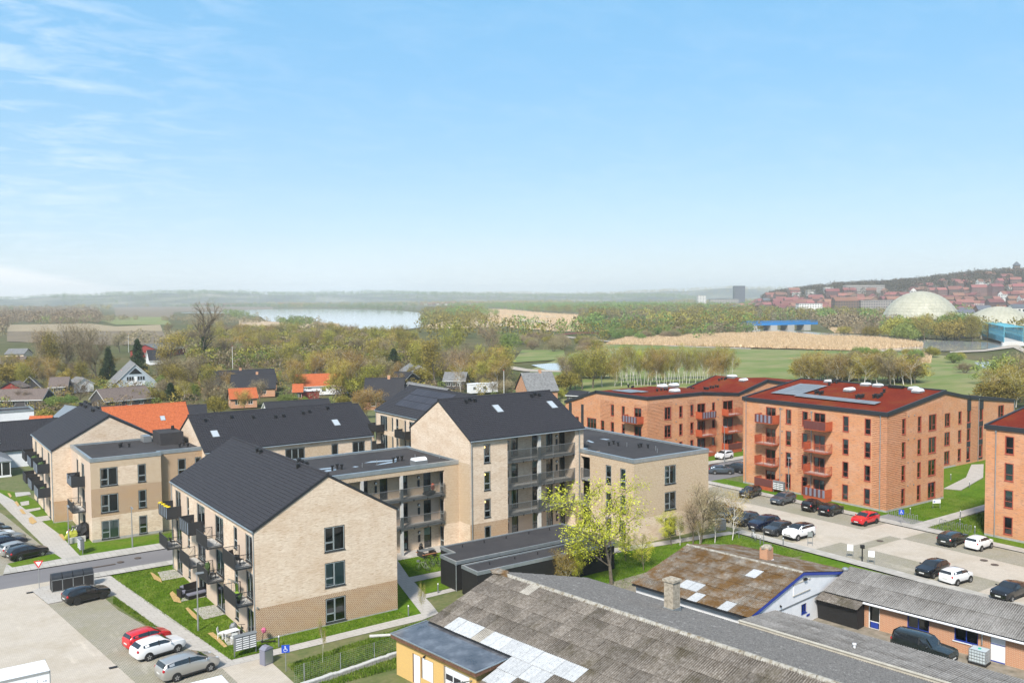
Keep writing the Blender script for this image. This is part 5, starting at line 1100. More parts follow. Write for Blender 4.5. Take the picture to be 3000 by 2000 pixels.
B.add('roof',MB().hull8([(38.55,45.85,2.86),(42.0,45.85,3.0),(42.0,55.75,3.0),(38.55,55.75,2.86),(38.55,45.85,3.13),(42.0,45.85,3.28),(42.0,55.75,3.28),(38.55,55.75,3.13)]),M['brown_fascia'])
B.add('roof_felt',MB().quad((38.6,45.9,3.165),(42.0,45.9,3.31),(42.0,55.7,3.31),(38.6,55.7,3.165)),M['wet_felt'])
ed = MB();ed.bar((38.56,45.86,3.17),(38.56,55.76,3.17),0.08,0.07);ed.bar((38.56,45.86,3.17),(42.0,45.86,3.31),0.08,0.07);ed.bar((38.56,55.76,3.17),(42.0,55.76,3.31),0.08,0.07);B.add('roof_edge',ed,M['zinc'])
B.add('outdoor_lamp',MB().cyl((38.9,51.9,2.45),(38.72,51.9,2.42),0.07,n=8),M['black'])
lm = MB();lm.bar((38.9,46.6,2.3),(37.4,47.3,2.25),0.06);lm.box(37.0,37.7,47.1,47.4,2.18,2.3);B.add('floodlight_arm',lm,M['galv'])

# mossy-roofed hall with white gable
B = Building('workshop','white-gabled workshop with blue verge boards and rusty moss over its corrugated roof','workshop',70,45.5,primed=True)
B.wall('f',39.6,62.3,77.9,0,2.8,[(70.05,70.9,1.03,1.84,'w')],[M['white_paint']],top=[(62.3,2.8),(70.2,4.56),(77.9,3.0)])
B.window('f',39.6,(70.05,70.9,1.03,1.84),'cross',M['frame_blue'],False,'none')
B.add('blue_board',MB().box(70.9,71.4,39.55,39.6,0.62,0.78),M['frame_blue'])
B.wall('l',62.3,39.6,51.5,0,2.8,[],[M['white_paint']]);B.wall('k',51.5,62.3,77.9,0,2.8,[],[M['white_paint']],top=[(62.3,2.8),(70.2,4.56),(77.9,3.0)]);B.wall('r',77.9,39.6,51.5,0,3,[],[M['white_paint']])
pn = MB();pn.box(68.7,71.2,39.53,39.6,2.98,3.86);B.add('wall_panel',pn,M['white_paint']);B.add('trim_strip',MB().box(68.6,71.4,39.5,39.6,3.86,3.92).box(68.6,71.4,39.5,39.6,2.92,2.98),M['beige_wall'])
B.add('trim_strip',MB().box(64.0,76.5,39.55,39.6,2.14,2.24),M['grey_steel'])
vg = MB();vg.hull8([(61.9,39.44,2.55),(62.0,39.44,2.55),(62.0,39.6,2.55),(61.9,39.6,2.55),(61.9,39.44,2.78),(62.0,39.44,2.78),(62.0,39.6,2.78),(61.9,39.6,2.78)])
vg.hull8([(61.9,39.44,2.55),(70.2,39.44,4.42),(70.2,39.59,4.42),(61.9,39.59,2.55),(61.9,39.44,2.78),(70.2,39.44,4.66),(70.2,39.59,4.66),(61.9,39.59,2.78)]);vg.hull8([(70.2,39.44,4.42),(78.2,39.44,2.8),(78.2,39.59,2.8),(70.2,39.59,4.42),(70.2,39.44,4.66),(78.2,39.44,3.03),(78.2,39.59,3.03),(70.2,39.59,4.66)])
B.add('verge_board',vg,M['frame_blue'])
dk_ = MB();dk_.hull8([(61.8,39.45,2.6),(70.2,39.45,4.5),(70.2,51.6,4.5),(61.8,51.6,2.6),(61.8,39.45,2.7),(70.2,39.45,4.6),(70.2,51.6,4.6),(61.8,51.6,2.7)]);dk_.hull8([(70.2,39.45,4.5),(78.2,39.45,2.9),(78.2,51.6,2.9),(70.2,51.6,4.5),(70.2,39.45,4.6),(78.2,39.45,3.0),(78.2,51.6,3.0),(70.2,51.6,4.6)])
B.add('roof_deck',dk_,M['dark_steel'])
q = lambda u,v:[(u - 0.7,v - 0.55),(u + 0.7,v - 0.55),(u + 0.7,v + 0.55),(u - 0.7,v + 0.55)]
corrugated(B,-1,61.75,2.74,70.2,4.64,39.45,51.7,6,M['sheet_moss'],special=[(q(u,v),M['sheet_white']) for u,v in ((63.1,44.65),(63.1,42.45),(63.2,46.6),(68.0,43.0))])
corrugated(B,1,78.3,3.02,70.2,4.64,39.45,51.7,5,M['sheet_moss'])
rc = MB()
for i in range(10):rc.hull8([(69.95,51.7 - i * 1.22,4.60),(70.45,51.7 - i * 1.22,4.60),(70.45,50.5 - i * 1.22,4.60),(69.95,50.5 - i * 1.22,4.60),(70.13,51.7 - i * 1.22,4.76),(70.27,51.7 - i * 1.22,4.76),(70.27,50.5 - i * 1.22,4.75),(70.13,50.5 - i * 1.22,4.75)])
B.add('ridge_cap',rc,M['moss_ridge'])
c1 = B.add('chimney',MB().box(72.1,73.1,44.2,45.0,3.9,5.35),M['red_brick']);B.add('chimney_base',MB().box(72.05,73.15,44.15,45.05,3.9,4.25),M['white_paint'],parent=c1);cp = MB();cp.blob((72.6,44.6,5.35),(0.62,0.5,0.28),9,5,jit=0.1);B.add('chimney_cap',cp,M['conc_chimney'],parent=c1)
B.add('wind_vent',MB().cyl((77.2,39.3,2.9),(77.2,39.3,3.5),0.26,0.2,n=10).blob((77.2,39.3,3.5),(0.3,0.3,0.2),10,5,jit=0),M['galv'])
B.add('lamp',MB().box(70.15,70.55,39.3,39.5,4.0,4.15),M['black']);B.add('lamp',MB().cyl((66.6,39.6,2.6),(66.6,39.45,2.55),0.08,n=8),M['black'])

# low brick workshop on the right
B = Building('workshop','low red brick workshop with blue window frames and grey corrugated lean-to roof','workshop',76,27,primed=True)
RO = [(34.41,35.37,0.02,2.08,'door'),(30.3,32.07,0.98,2.06,'double'),(26.53,28.32,0.98,2.06,'double'),(24.54,25.62,0.0,2.05,'plain'),(19.5,21.3,0.98,2.06,'double')]
B.wall('l',73.7,12,35.6,0,2.3,RO,[M['red_brick']])
for o in RO:
    if o[4] == 'door':w = B.window('l',73.7,o,'door',M['frame_white'],False,'none',name='door');w.name = 'door';B.add('door_panel',MB().box(73.79,73.81,34.6,35.2,0.15,0.62),M['frame_blue'],parent=w) if False else B.add('door_panel',MB().box(73.77,73.79,34.55,35.22,0.12,0.66),M['frame_blue'])
    elif o[4] == 'double':B.window('l',73.7,o,'double',M['frame_blue'],False,'none');B.add('window_ledge',MB().box(73.62,73.72,o[0] - 0.1,o[1] + 0.1,0.88,0.96),M['white_paint'])
    else:B.add('door',MB().box(73.75,73.8,24.56,25.6,0.0,2.03),M['white_paint']);B.add('door_stripe',MB().box(73.735,73.75,24.56,25.6,1.42,1.48).box(73.735,73.75,24.56,25.6,0.0,0.14),M['frame_blue'])
B.wall('k',39.2,73.7,77.7,0,2.3,[],[M['red_brick']]);B.wall('l',73.75,35.6,39.2,0,2.3,[],[M['red_brick']]);B.wall('r',77.7,12,39.2,0,3.2,[],[M['red_brick']])
B.add('roof_deck',MB().hull8([(73.3,12,2.22),(78.0,12,3.4),(78.0,39.2,3.4),(73.3,39.2,2.22),(73.3,12,2.32),(78.0,12,3.5),(78.0,39.2,3.5),(73.3,39.2,2.32)]),M['dark_steel'])
corrugated(B,-1,73.2,2.33,78.05,3.52,16.5,39.3,2,M['sheet_grey'],width=1.06)
B.add('gutter',MB().cyl((73.12,12,2.27),(73.12,35.6,2.27),0.09,n=8),M['white_paint']);B.add('fascia',MB().box(73.2,73.26,12,35.6,2.14,2.3),M['white_paint'])
B.add('downpipe',MB().cyl((73.6,26.2,1.2),(73.6,26.2,2.1),0.05,n=8).bar((73.6,26.2,2.1),(73.2,26.4,2.25),0.08),M['galv'])
# black timber shed built against it
B = Building('shed','black timber shed with its own small corrugated roof, between white gable and brick workshop','shed',73,37.6,primed=True)
B.add('timber_wall',MB().hull8([(72.55,35.75,0),(73.7,35.75,0),(73.7,39.5,0),(72.75,39.5,0),(72.35,35.75,1.9),(73.7,35.75,2.15),(73.7,39.5,2.15),(72.45,39.5,1.9)]),M['black_wood'])
corrugated(B,-1,71.95,1.86,73.25,2.22,35.55,39.45,1,M['sheet'],width=1.0)
for i in range(9):B.add('board',MB().box(72.52,72.56,35.8 + i * 0.41,36.17 + i * 0.41,0.03,1.88),M['black_wood']) if False else None
# lean-to between the two
B = Building('lean_to','long narrow lean-to with grey corrugated roof running between big workshop and yard','lean-to',62.6,27,primed=True)
B.add('wall',MB().box(60.05,60.2,12,39.3,0,3.05),M['beige_wall']);B.add('wall',MB().box(65.0,65.12,12,39.2,0,2.45),M['beige_wall']);B.add('wall_coping',MB().box(59.98,60.26,12,39.35,3.05,3.10),M['beige_wall'])
B.add('roof_deck',MB().hull8([(60.2,12,2.9),(65.3,12,2.42),(65.3,39.3,2.42),(60.2,39.3,2.9),(60.2,12,2.97),(65.3,12,2.49),(65.3,39.3,2.49),(60.2,39.3,2.97)]),M['dark_steel'])
corrugated(B,1,65.45,2.50,60.22,3.02,16.0,39.35,3,M['sheet_grey'],width=1.06)
B.add('roof_vent',MB().cyl((61.6,30.6,2.9),(61.6,30.6,3.2),0.09,n=8).cyl((61.6,30.6,3.2),(61.6,30.6,3.28),0.15,n=8),M['white_paint'])

# black storage sheds with felt roofs
def black_shed(label,pts,h,x,y):
    B = Building('storage_shed',label,'storage shed',x,y)
    n = len(pts);b = MB()
    for i in range(n):
        p,q_ = Vector(pts[i]),Vector(pts[(i + 1) % n]);d = (q_ - p);Ln = d.length;k = max(1,round(Ln / 0.28));d.normalize();nm = Vector((d.y,-d.x))
        b.quad((p.x,p.y,0.05),(q_.x,q_.y,0.05),(q_.x,q_.y,h - 0.15),(p.x,p.y,h - 0.15),mi=0)
        for j in range(k):
            a0 = p + d * (j * Ln / k + 0.015) + nm * 0.02;a1 = p + d * ((j + 1) * Ln / k - 0.015) + nm * 0.02
            b.quad((a0.x,a0.y,0.06),(a1.x,a1.y,0.06),(a1.x,a1.y,h - 0.2),(a0.x,a0.y,h - 0.2),mi=0)
    B.add('timber_wall',b,M['black_wood']);B.flat_roof(pts,h - 0.08,parapet=0.1,capw=0.2)
    B.add('plinth',MB().box(min(p[0] for p in pts) + 0.1,max(p[0] for p in pts) - 0.1,min(p[1] for p in pts) + 0.05,min(p[1] for p in pts) + 0.2,0,0.12),M['concrete'])
    return B
B = black_shed('long black timber shed with notched felt roof, nearer the tall block',[(45.15,73.95),(61.0,73.95),(62.6,76.6),(62.6,79.5),(46.7,79.5),(46.7,76.9),(45.15,76.9)],2.9,54,76.5)
for x in (48.5,51.2,54.0,57.0,59.8):B.add('vent_pipe',MB().cyl((x,78.2,2.8),(x,78.2,3.1),0.05,n=6),M['black'])
B.downpipe(45.1,73.88,0,2.6,r=0.045)
B = black_shed('narrow black timber shed with felt roof, in front of the longer shed',[(45.2,70.2),(62.2,70.2),(62.2,72.95),(45.2,72.95)],2.8,53.7,71.5)
for x in (47.6,50.6,53.4,56.2):B.add('vent_pipe',MB().cyl((x,71.8,2.7),(x,71.8,2.98),0.05,n=6),M['black'])

# ---------------------------------------------------------------- parked vehicles
def paint(name,col,metal=0.3,rough=0.25):
    m = material(name,col,rough,metal=metal,spec=0.6);b = m.node_tree.nodes['Principled BSDF'];b.inputs['Coat Weight'].default_value = 0.6;b.inputs['Coat Roughness'].default_value = 0.08;return m
PAINT = {'white':paint('white_car_paint',(0.78,0.78,0.79),0.0),'black':paint('black_car_paint',(0.010,0.010,0.012),0.2),'red':paint('red_car_paint',(0.60,0.012,0.018),0.1),'silver':paint('silver_car_paint',(0.50,0.49,0.47),0.6,0.3),
         'grey':paint('dark_grey_car_paint',(0.055,0.06,0.068),0.4),'navy':paint('navy_car_paint',(0.015,0.02,0.045),0.3),'anth':paint('green_black_car_paint',(0.022,0.028,0.026),0.3),'blue_grey':paint('blue_grey_car_paint',(0.11,0.135,0.165),0.5)}
M['car_glass'] = material('car_glass',(0.018,0.022,0.026),0.05,spec=0.9)
M['car_trim'] = material('car_trim',(0.02,0.02,0.02),0.6)
M['lamp_clear'] = material('headlamp_lens',(0.55,0.57,0.60),0.12,spec=1.0)
M['lamp_red'] = material('tail_lamp_lens',(0.42,0.01,0.01),0.2,spec=0.8)
M['plate'] = material('number_plate',(0.62,0.62,0.60),0.5)
# silhouettes: (x along the car 0..1, lower edge, belt line, top line) as shares of length and height
PROF = {
    'hatch':dict(L=4.05,W=1.74,H=1.47,st=[(0.0,.30,.48,.48),(0.03,.22,.60,.60),(0.10,.20,.64,.64),(0.24,.19,.68,.70),(0.30,.19,.69,.76),(0.44,.19,.70,.97),(0.56,.19,.71,1.0),(0.72,.19,.72,.985),(0.86,.19,.73,.93),(0.955,.20,.72,.76),(0.99,.24,.66,.66),(1.0,.32,.46,.46)],ws=(3,5),cab=(4,9)),
    'small':dict(L=3.58,W=1.64,H=1.50,st=[(0.0,.30,.48,.48),(0.03,.22,.60,.60),(0.10,.20,.65,.65),(0.20,.19,.69,.71),(0.26,.19,.70,.77),(0.41,.19,.71,.97),(0.55,.19,.72,1.0),(0.74,.19,.73,.985),(0.90,.19,.74,.94),(0.97,.20,.73,.77),(0.995,.24,.66,.66),(1.0,.32,.46,.46)],ws=(3,5),cab=(4,9)),
    'suv':dict(L=4.40,W=1.82,H=1.62,st=[(0.0,.32,.50,.50),(0.03,.24,.62,.62),(0.10,.22,.68,.68),(0.24,.21,.71,.73),(0.29,.21,.72,.78),(0.43,.21,.73,.97),(0.56,.21,.74,1.0),(0.74,.21,.75,.985),(0.88,.21,.76,.93),(0.96,.22,.75,.78),(0.99,.26,.66,.66),(1.0,.34,.48,.48)],ws=(3,5),cab=(4,9)),
    'mpv':dict(L=4.50,W=1.78,H=1.62,st=[(0.0,.28,.44,.44),(0.03,.20,.55,.55),(0.09,.18,.61,.61),(0.17,.17,.66,.68),(0.22,.17,.67,.73),(0.40,.17,.69,.96),(0.54,.17,.70,1.0),(0.76,.17,.71,.985),(0.91,.17,.72,.93),(0.97,.18,.71,.74),(0.995,.22,.64,.64),(1.0,.30,.44,.44)],ws=(3,5),cab=(4,9)),
    'wagon':dict(L=4.55,W=1.78,H=1.48,st=[(0.0,.30,.48,.48),(0.03,.22,.60,.60),(0.10,.20,.65,.65),(0.25,.19,.69,.71),(0.31,.19,.70,.77),(0.43,.19,.71,.96),(0.55,.19,.72,1.0),(0.76,.19,.73,.985),(0.92,.19,.74,.94),(0.975,.20,.73,.76),(0.995,.24,.66,.66),(1.0,.32,.46,.46)],ws=(3,5),cab=(4,9)),
    'saloon':dict(L=4.65,W=1.80,H=1.43,st=[(0.0,.30,.48,.48),(0.03,.22,.60,.60),(0.10,.20,.66,.66),(0.26,.19,.70,.72),(0.31,.19,.71,.78),(0.44,.19,.72,.98),(0.54,.19,.73,1.0),(0.66,.19,.74,.97),(0.78,.19,.75,.86),(0.86,.20,.76,.78),(0.98,.24,.72,.72),(1.0,.32,.50,.50)],ws=(3,5),cab=(4,8)),
    'box':dict(L=4.70,W=1.88,H=1.90,st=[(0.0,.34,.50,.50),(0.02,.26,.60,.60),(0.10,.24,.635,.635),(0.26,.22,.655,.66),(0.31,.22,.66,.70),(0.40,.22,.67,.96),(0.50,.22,.67,1.0),(0.74,.22,.68,.995),(0.93,.22,.68,.97),(0.975,.23,.68,.70),(0.995,.26,.62,.62),(1.0,.34,.5,.5)],ws=(3,5),cab=(4,9)),
}
CARM = {}
def car_meshes(kind,col,roof=None,rim='rim'):
    key = (kind,col,roof,rim)
    if key in CARM:return CARM[key]
    p = PROF[kind];L,W,H = p['L'],p['W'],p['H'];st = p['st'];hw = W / 2;rad = 0.315 if kind not in ('suv','box') else 0.35
    v = [];f = [];mi = [];RING = 11;secs = []
    def plan(x):e = min(x,1 - x) * L;return 1.0 - 0.16 * max(0,1 - e / 0.45) ** 2 - 0.02 * max(0,1 - e / 1.2)
    c0,c1 = p['cab']
    for i,(x,lo,belt,top) in enumerate(st):
        X = L / 2 - x * L;w = hw * plan(x);zl,zb,zt = lo * H,belt * H,top * H
        cabin = c0 <= i <= c1;tw = w * (0.80 if cabin else 0.90);ins = 0.05 if cabin else 0.02
        if not cabin:zt_s = zb + (zt - zb) * 0.3
        half = [(0.0,zl),(w * 0.90,zl),(w * 0.985,zl + (zb - zl) * 0.28),(w,zl + (zb - zl) * 0.62),(w * 0.965,zb)]
        if cabin:half += [(tw,zt - 0.06 * min(1,(zt - zb) / 0.3)),(tw * 0.86,zt - 0.005),(0.0,zt + 0.02)]
        else:half += [(w * 0.90,max(zb,zt) + 0.012),(w * 0.78,max(zb,zt) + 0.02),(0.0,max(zb,zt) + 0.03)]
        secs.append((X,half))
        ring = [(X,y,z) for y,z in half] + [(X,-y,z) for y,z in half[-2:0:-1]]
        v += ring
    n = len(ring)
    for i in range(len(st) - 1):
        for j in range(n):a = i * n + j;b = i * n + (j + 1) % n;f.append((a,b,b + n,a + n));mi.append(0)
    f.append(tuple(range(n))[::-1]);mi.append(0);k = (len(st) - 1) * n;f.append(tuple(range(k,k + n)));mi.append(0)
    me = bpy.data.meshes.new('body');me.from_pydata(v,[],f);me.materials.append(PAINT[col]);me.materials.append(PAINT.get(roof,PAINT[col]))
    if roof:
        for pl in me.polygons:
            c = pl.center
            if c.z > 0.9 * H and abs(c.y) < hw * 0.82:pl.material_index = 1
    me.update();bmm = bmesh.new();bmm.from_mesh(me);bmesh.ops.recalc_face_normals(bmm,faces=bmm.faces);bmm.to_mesh(me);bmm.free()
    me.polygons.foreach_set('use_smooth',[True] * len(me.polygons))
    me.set_sharp_from_angle(angle=R(38))
    parts = [('body',me,[])]
    # glass, standing a few millimetres proud of the body
    def pt(i,j,sgn=1):X,h = secs[i];y,z = h[j];return Vector((X,y * sgn,z))
    def lift(q,d):
        nrm = (q[1] - q[0]).cross(q[3] - q[0]).normalized();c = sum(q,Vector()) / 4;o = Vector((0,0,H * 0.5))
        if nrm.dot(c - o) < 0:nrm = -nrm
        return [tuple(p + nrm * d) for p in q]
    def strip(i0,i1,sgs):
        g = MB()
        for i in range(i0,i1):
            for sg in sgs:
                a,b = pt(i,4,sg),pt(i + 1,4,sg);c,d = pt(i + 1,5,sg),pt(i,5,sg)
                a2 = a.lerp(d,0.12);b2 = b.lerp(c,0.12);c2 = b.lerp(c,0.90);d2 = a.lerp(d,0.90)
                g.quad(*lift([a2,b2,c2,d2],0.008))
        return g
    i_ws0,i_ws1 = c0 - 0,c0 + 1
    gs_ = []
    # windscreen between stations c0-? : from the bonnet end to the roof front
    a,b = pt(c0 - 1,5),pt(c0 - 1,5,-1);c,d = pt(c0 + 1,6,-1),pt(c0 + 1,6)
    A = pt(c0,4);
    w0 = [Vector((secs[c0 - 1][0] * 0.5 + secs[c0][0] * 0.5,hw * 0.80,st[c0][2] * H + 0.075)),Vector((secs[c0 - 1][0] * 0.5 + secs[c0][0] * 0.5,-hw * 0.80,st[c0][2] * H + 0.075))]
    Xr,Zr = secs[c0 + 1][0],st[c0 + 1][3] * H
    mid = Vector((secs[c0][0],0,st[c0][3] * H + 0.02))
    ws = MB();q = [Vector((secs[c0][0] + 0.16,hw * 0.78,st[c0][3] * H - 0.075)),Vector((secs[c0][0] + 0.16,-hw * 0.78,st[c0][3] * H - 0.075)),Vector((Xr + 0.03,-hw * 0.66,Zr + 0.012)),Vector((Xr + 0.03,hw * 0.66,Zr + 0.012))]
    m1 = Vector((secs[c0][0],0,0))
    ws.quad(*lift([q[0],q[1],q[1].lerp(q[2],0.5) + Vector((0,0,0.02)),q[0].lerp(q[3],0.5) + Vector((0,0,0.02))],0.012));ws.quad(*lift([q[0].lerp(q[3],0.5) + Vector((0,0,0.02)),q[1].lerp(q[2],0.5) + Vector((0,0,0.02)),q[2],q[3]],0.012))
    parts.append(('windscreen',ws.mesh('windscreen',M['car_glass']),[]))
    for sg_ in (1,-1):parts.append(('side_window',strip(c0,c1,(sg_,)).mesh('side_window',M['car_glass']),[]))
    pil = MB()
    for i in ((c0 + 2),):
        for sg in (1,-1):
            a,d = pt(i,4,sg),pt(i,5,sg);w_ = 0.045
            pil.quad(*lift([a + Vector((w_,0,0)),a - Vector((w_,0,0)),d - Vector((w_,0,0)),d + Vector((w_,0,0))],0.013))
    parts.append(('pillar',pil.mesh('pillar',M['car_trim'] if col != 'white' else M['car_trim']),[]))
    Xb,Zb = secs[c1 - 1][0],st[c1 - 1][3] * H;Xe,Ze = secs[c1][0],st[c1][3] * H
    rw = MB();q = [Vector((Xe - 0.0,-hw * 0.72,Ze - 0.03)),Vector((Xe - 0.0,hw * 0.72,Ze - 0.03)),Vector((Xb - 0.10,hw * 0.64,Zb - 0.035)),Vector((Xb - 0.10,-hw * 0.64,Zb - 0.035))]
    rw.quad(*lift(q,0.05));parts.append(('rear_window',rw.mesh('rear_window',M['car_glass']),[]))
    # lamps, plates, mirrors, bumper trim
    hl = []
    for sg in (1,-1):
        h = MB();h.blob((L / 2 - 0.30,sg * hw * 0.74,0.56 * H),(0.26,0.15,0.075),8,4,jit=0);parts.append(('headlight',h.mesh('headlight',M['lamp_clear']),[]))
        t = MB();t.blob((-L / 2 + 0.13,sg * hw * 0.80,0.62 * H),(0.13,0.12,0.14 if kind != 'saloon' else 0.08),8,4,jit=0);parts.append(('tail_light',t.mesh('tail_light',M['lamp_red']),[]))
        mr = MB();mr.blob((secs[c0][0] - 0.18,sg * (hw + 0.09),st[c0][2] * H + 0.06),(0.07,0.11,0.075),7,4,jit=0);parts.append(('wing_mirror',mr.mesh('wing_mirror',PAINT[col]),[]))
    gr = MB();gr.box(L / 2 - 0.06,L / 2 + 0.012,-hw * 0.5,hw * 0.5,0.36 * H,0.44 * H);gr.box(L / 2 - 0.12,L / 2 - 0.005,-hw * 0.72,hw * 0.72,0.23 * H,0.31 * H);parts.append(('grille',gr.mesh('grille',M['car_trim']),[]))
    for sx in (1,-1):parts.append(('number_plate',MB().box(min(sx * (L / 2 + 0.006),sx * (L / 2 + 0.022)),max(sx * (L / 2 + 0.006),sx * (L / 2 + 0.022)),-0.26,0.26,0.33 * H if sx > 0 else 0.42 * H,0.33 * H + 0.11 if sx > 0 else 0.42 * H + 0.11).mesh('number_plate',M['plate']),[]))
    sil = MB();
    for sg in (1,-1):sil.box(-L * 0.30,L * 0.28,min(sg * hw * 0.90,sg * hw * 0.975),max(sg * hw * 0.90,sg * hw * 0.975),st[5][1] * H - 0.02,st[5][1] * H + 0.09)
    sil.box(-L * 0.40,L * 0.40,-hw * 0.8,hw * 0.8,0.16,st[5][1] * H + 0.02)
    parts.append(('sill_trim',sil.mesh('sill_trim',M['car_trim']),[]))
    wb = 0.585 * L;xf_ = L / 2 - 0.185 * L;ty = MB();ty.cyl((0,-0.10,0),(0,0.10,0),rad,n=18);tm = ty.mesh('tyre',M['rubber'],False)
    rm = MB();rm.cyl((0,0.10,0),(0,0.108,0),rad * 0.66,n=14,mi=0);rm.cyl((0,-0.10,0),(0,-0.108,0),rad * 0.66,n=14,mi=0)
    for sy in (0.109,-0.109):
        for kk in range(5):
            t = 2 * math.pi * kk / 5 + 0.3;r0,r1 = rad * 0.22,rad * 0.60;tt = 0.30
            rm.quad((r0 * math.cos(t - .5),sy,r0 * math.sin(t - .5)),(r1 * math.cos(t - tt),sy,r1 * math.sin(t - tt)),(r1 * math.cos(t + tt),sy,r1 * math.sin(t + tt)),(r0 * math.cos(t + .5),sy,r0 * math.sin(t + .5)),mi=1) if False else rm.quad((r0 * math.cos(t - .8),sy,r0 * math.sin(t - .8)),(r1 * math.cos(t - .16),sy,r1 * math.sin(t - .16)),(r1 * math.cos(t + .16),sy,r1 * math.sin(t + .16)),(r0 * math.cos(t + .8),sy,r0 * math.sin(t + .8)),mi=1)
    rmm = rm.mesh('rim',[M['car_trim'],M[rim]])
    ar = MB()
    for xx in (xf_,xf_ - wb):
        for sg in (1,-1):
            y0 = sg * (hw * 0.995 - 0.03);y1 = sg * (hw * 0.995 + 0.006);ar.cyl((xx,y0,rad + 0.035),(xx,y1,rad + 0.035),rad + 0.055,n=18)
    parts.append(('wheel_arch',ar.mesh('wheel_arch',M['car_trim']),[]))
    for xx in (xf_,xf_ - wb):
        for sg in (1,-1):parts.append(('wheel',None,[('tyre',tm),('rim',rmm)],(xx,sg * (hw - 0.075),rad)))
    CARM[key] = (parts,wb);return CARM[key]
def car(kind,col,pos,label,flip=False,roof=None,rim='rim',name=None,group='parked cars'):
    parts,wb = car_meshes(kind,col,roof,rim)
    name = name or {'suv':'parked_suv','mpv':'parked_people_carrier','wagon':'parked_estate_car','saloon':'parked_car','box':'parked_off_roader'}.get(kind,'parked_car')
    r = R(pos[2]) + (math.pi if flip else 0)
    root = empty(name,label,'car',(pos[0],pos[1],0.03),r,group)
    for p in parts:
        if p[1] is None:
            w = bpy.data.objects.new('wheel',None);C.objects.link(w);w.parent = root;w.location = p[3]
            for nm,me in p[2]:obj(nm,me,w)
        else:obj(p[0],p[1],root)
    return root
# (rear and near-side front wheel positions measured on the ground give position and heading)
car('hatch','black',(15.35,92.57,10.2,2.76),'black hatchback parked beside the row of bin lids',rim='car_trim')
_w = (17.55,74.85,11.14,2.85)
car('small','red',(_w[0] - 0.25,_w[1] + 2.45,_w[2] + 1),'small red car, farthest of the three in the near bay')
car('hatch','white',_w,'white hatchback between the red car and the silver people carrier')
car('mpv','silver',(18.44,69.56,8.75,3),'silver people carrier, nearest of the three in the near bay')
_b = (12.74,112.01,14.91,2.7)
car('hatch','black',_b,'black hatchback at the end of the left row, next to the grass strip',roof=None)
for i,(k,c,lb) in enumerate((('small','silver','silver-white hatchback second from the near end of the left row'),('suv','navy','dark navy car third from the near end of the left row'),('wagon','silver','silver estate with dark bonnet, fourth in the left row'),('hatch','white','white car fifth in the left row, half out of view'),('hatch','anth','dark car, sixth in the left row'),('small','grey','grey car farthest up the left row'))):
    d = (2.2,5.3,7.9,10.3,12.8,15.3)[i]
    car(k,c,(_b[0] - 0.35 * 0 - d * 0.12 - (0.5,1.0,0.6,0.9,0.7,0.7)[i],_b[1] + d,_b[2] + 1.0),lb)
car('hatch','black',(100.33,84.31,-167.85,3.62),'black hatchback parked nearest the corner balcony of the terracotta block')
car('hatch','blue_grey',(100.57,78.84,-176.72,2.96),'blue-grey hatchback parked in front of the letterboxes',)
car('small','black',(100.44,73.96,6.43,2.71),'black small car seen from behind, left of another black hatchback')
car('hatch','black',(100.45,71.19,5.85,2.83),'black hatchback with bright red tail lamps seen from behind')
car('hatch','red',(99.69,65.68,-178.79,2.86),'bright red hatchback in the court by the terracotta block',rim='car_trim')
car('suv','white',(87.74,66.49,-179.05,2.99),'white crossover with dark glass roof at the end of its row',roof='black')
_c = (87.74,66.49,-179.05,2.99);
car('hatch','grey',(87.14,69.02,-178.52,2.44),'dark grey hatchback between the white crossover and black crossover')
car('suv','navy',(87.62,71.48,-178.76,2.74),'blue-black crossover, third from the right in its row')
car('hatch','grey',(87.66,74.41,-173.73,2.58),'grey hatchback beside the blue-black crossover, half behind thin branches')
_q = (87.66,74.41,-173.73,2.58)
car('hatch','black',(_q[0],_q[1] + 2.6,_q[2]),'dark hatchback hidden behind bare birches')
car('suv','grey',(_q[0],_q[1] + 5.3,_q[2]),'dark crossover farthest left in the row behind the birches')
car('suv','grey',(112.7,97.26,90.22,2.8),'dark grey crossover on the road beside the terracotta corner')
car('small','white',(119.94,106.6,-175.12,2.59),'small white car driving on the road between the terracotta blocks')
_k = (112.7,97.26,90.22,2.8)
car('small','white',(_k[0] + 2.9,_k[1] + 0.6,_k[2]),'white car half hidden by the terracotta corner downpipe')
car('hatch','blue_grey',(109.54,98.06,-38,2.5),'blue-grey car beside the tan block corner, front visible',)
car('wagon','anth',(99.46,54.4,3.47,2.51),'green-black estate car seen from behind, right-hand bay')
car('small','white',(99.88,51.62,0.1,2.59),'small white car beside the green-black estate')
car('hatch','black',(86.85,49.56,-179.54,2.62),'black hatchback facing the camera next to a small white car')
car('small','white',(86.32,46.82,-4.34,2.27),'small white car seen from behind next to a black hatchback')
_a = (86.21,41.52,179.6,2.79)
car('saloon','black',(_a[0],_a[1],_a[2]),'black saloon with brown-tinted sunroof near the right edge')
_p = P2(70.6,29.4);car('box','anth',(_p[0],_p[1],-90 + 7.5 - 3,0),'old black off-roader parked in the alley by the brick workshop')
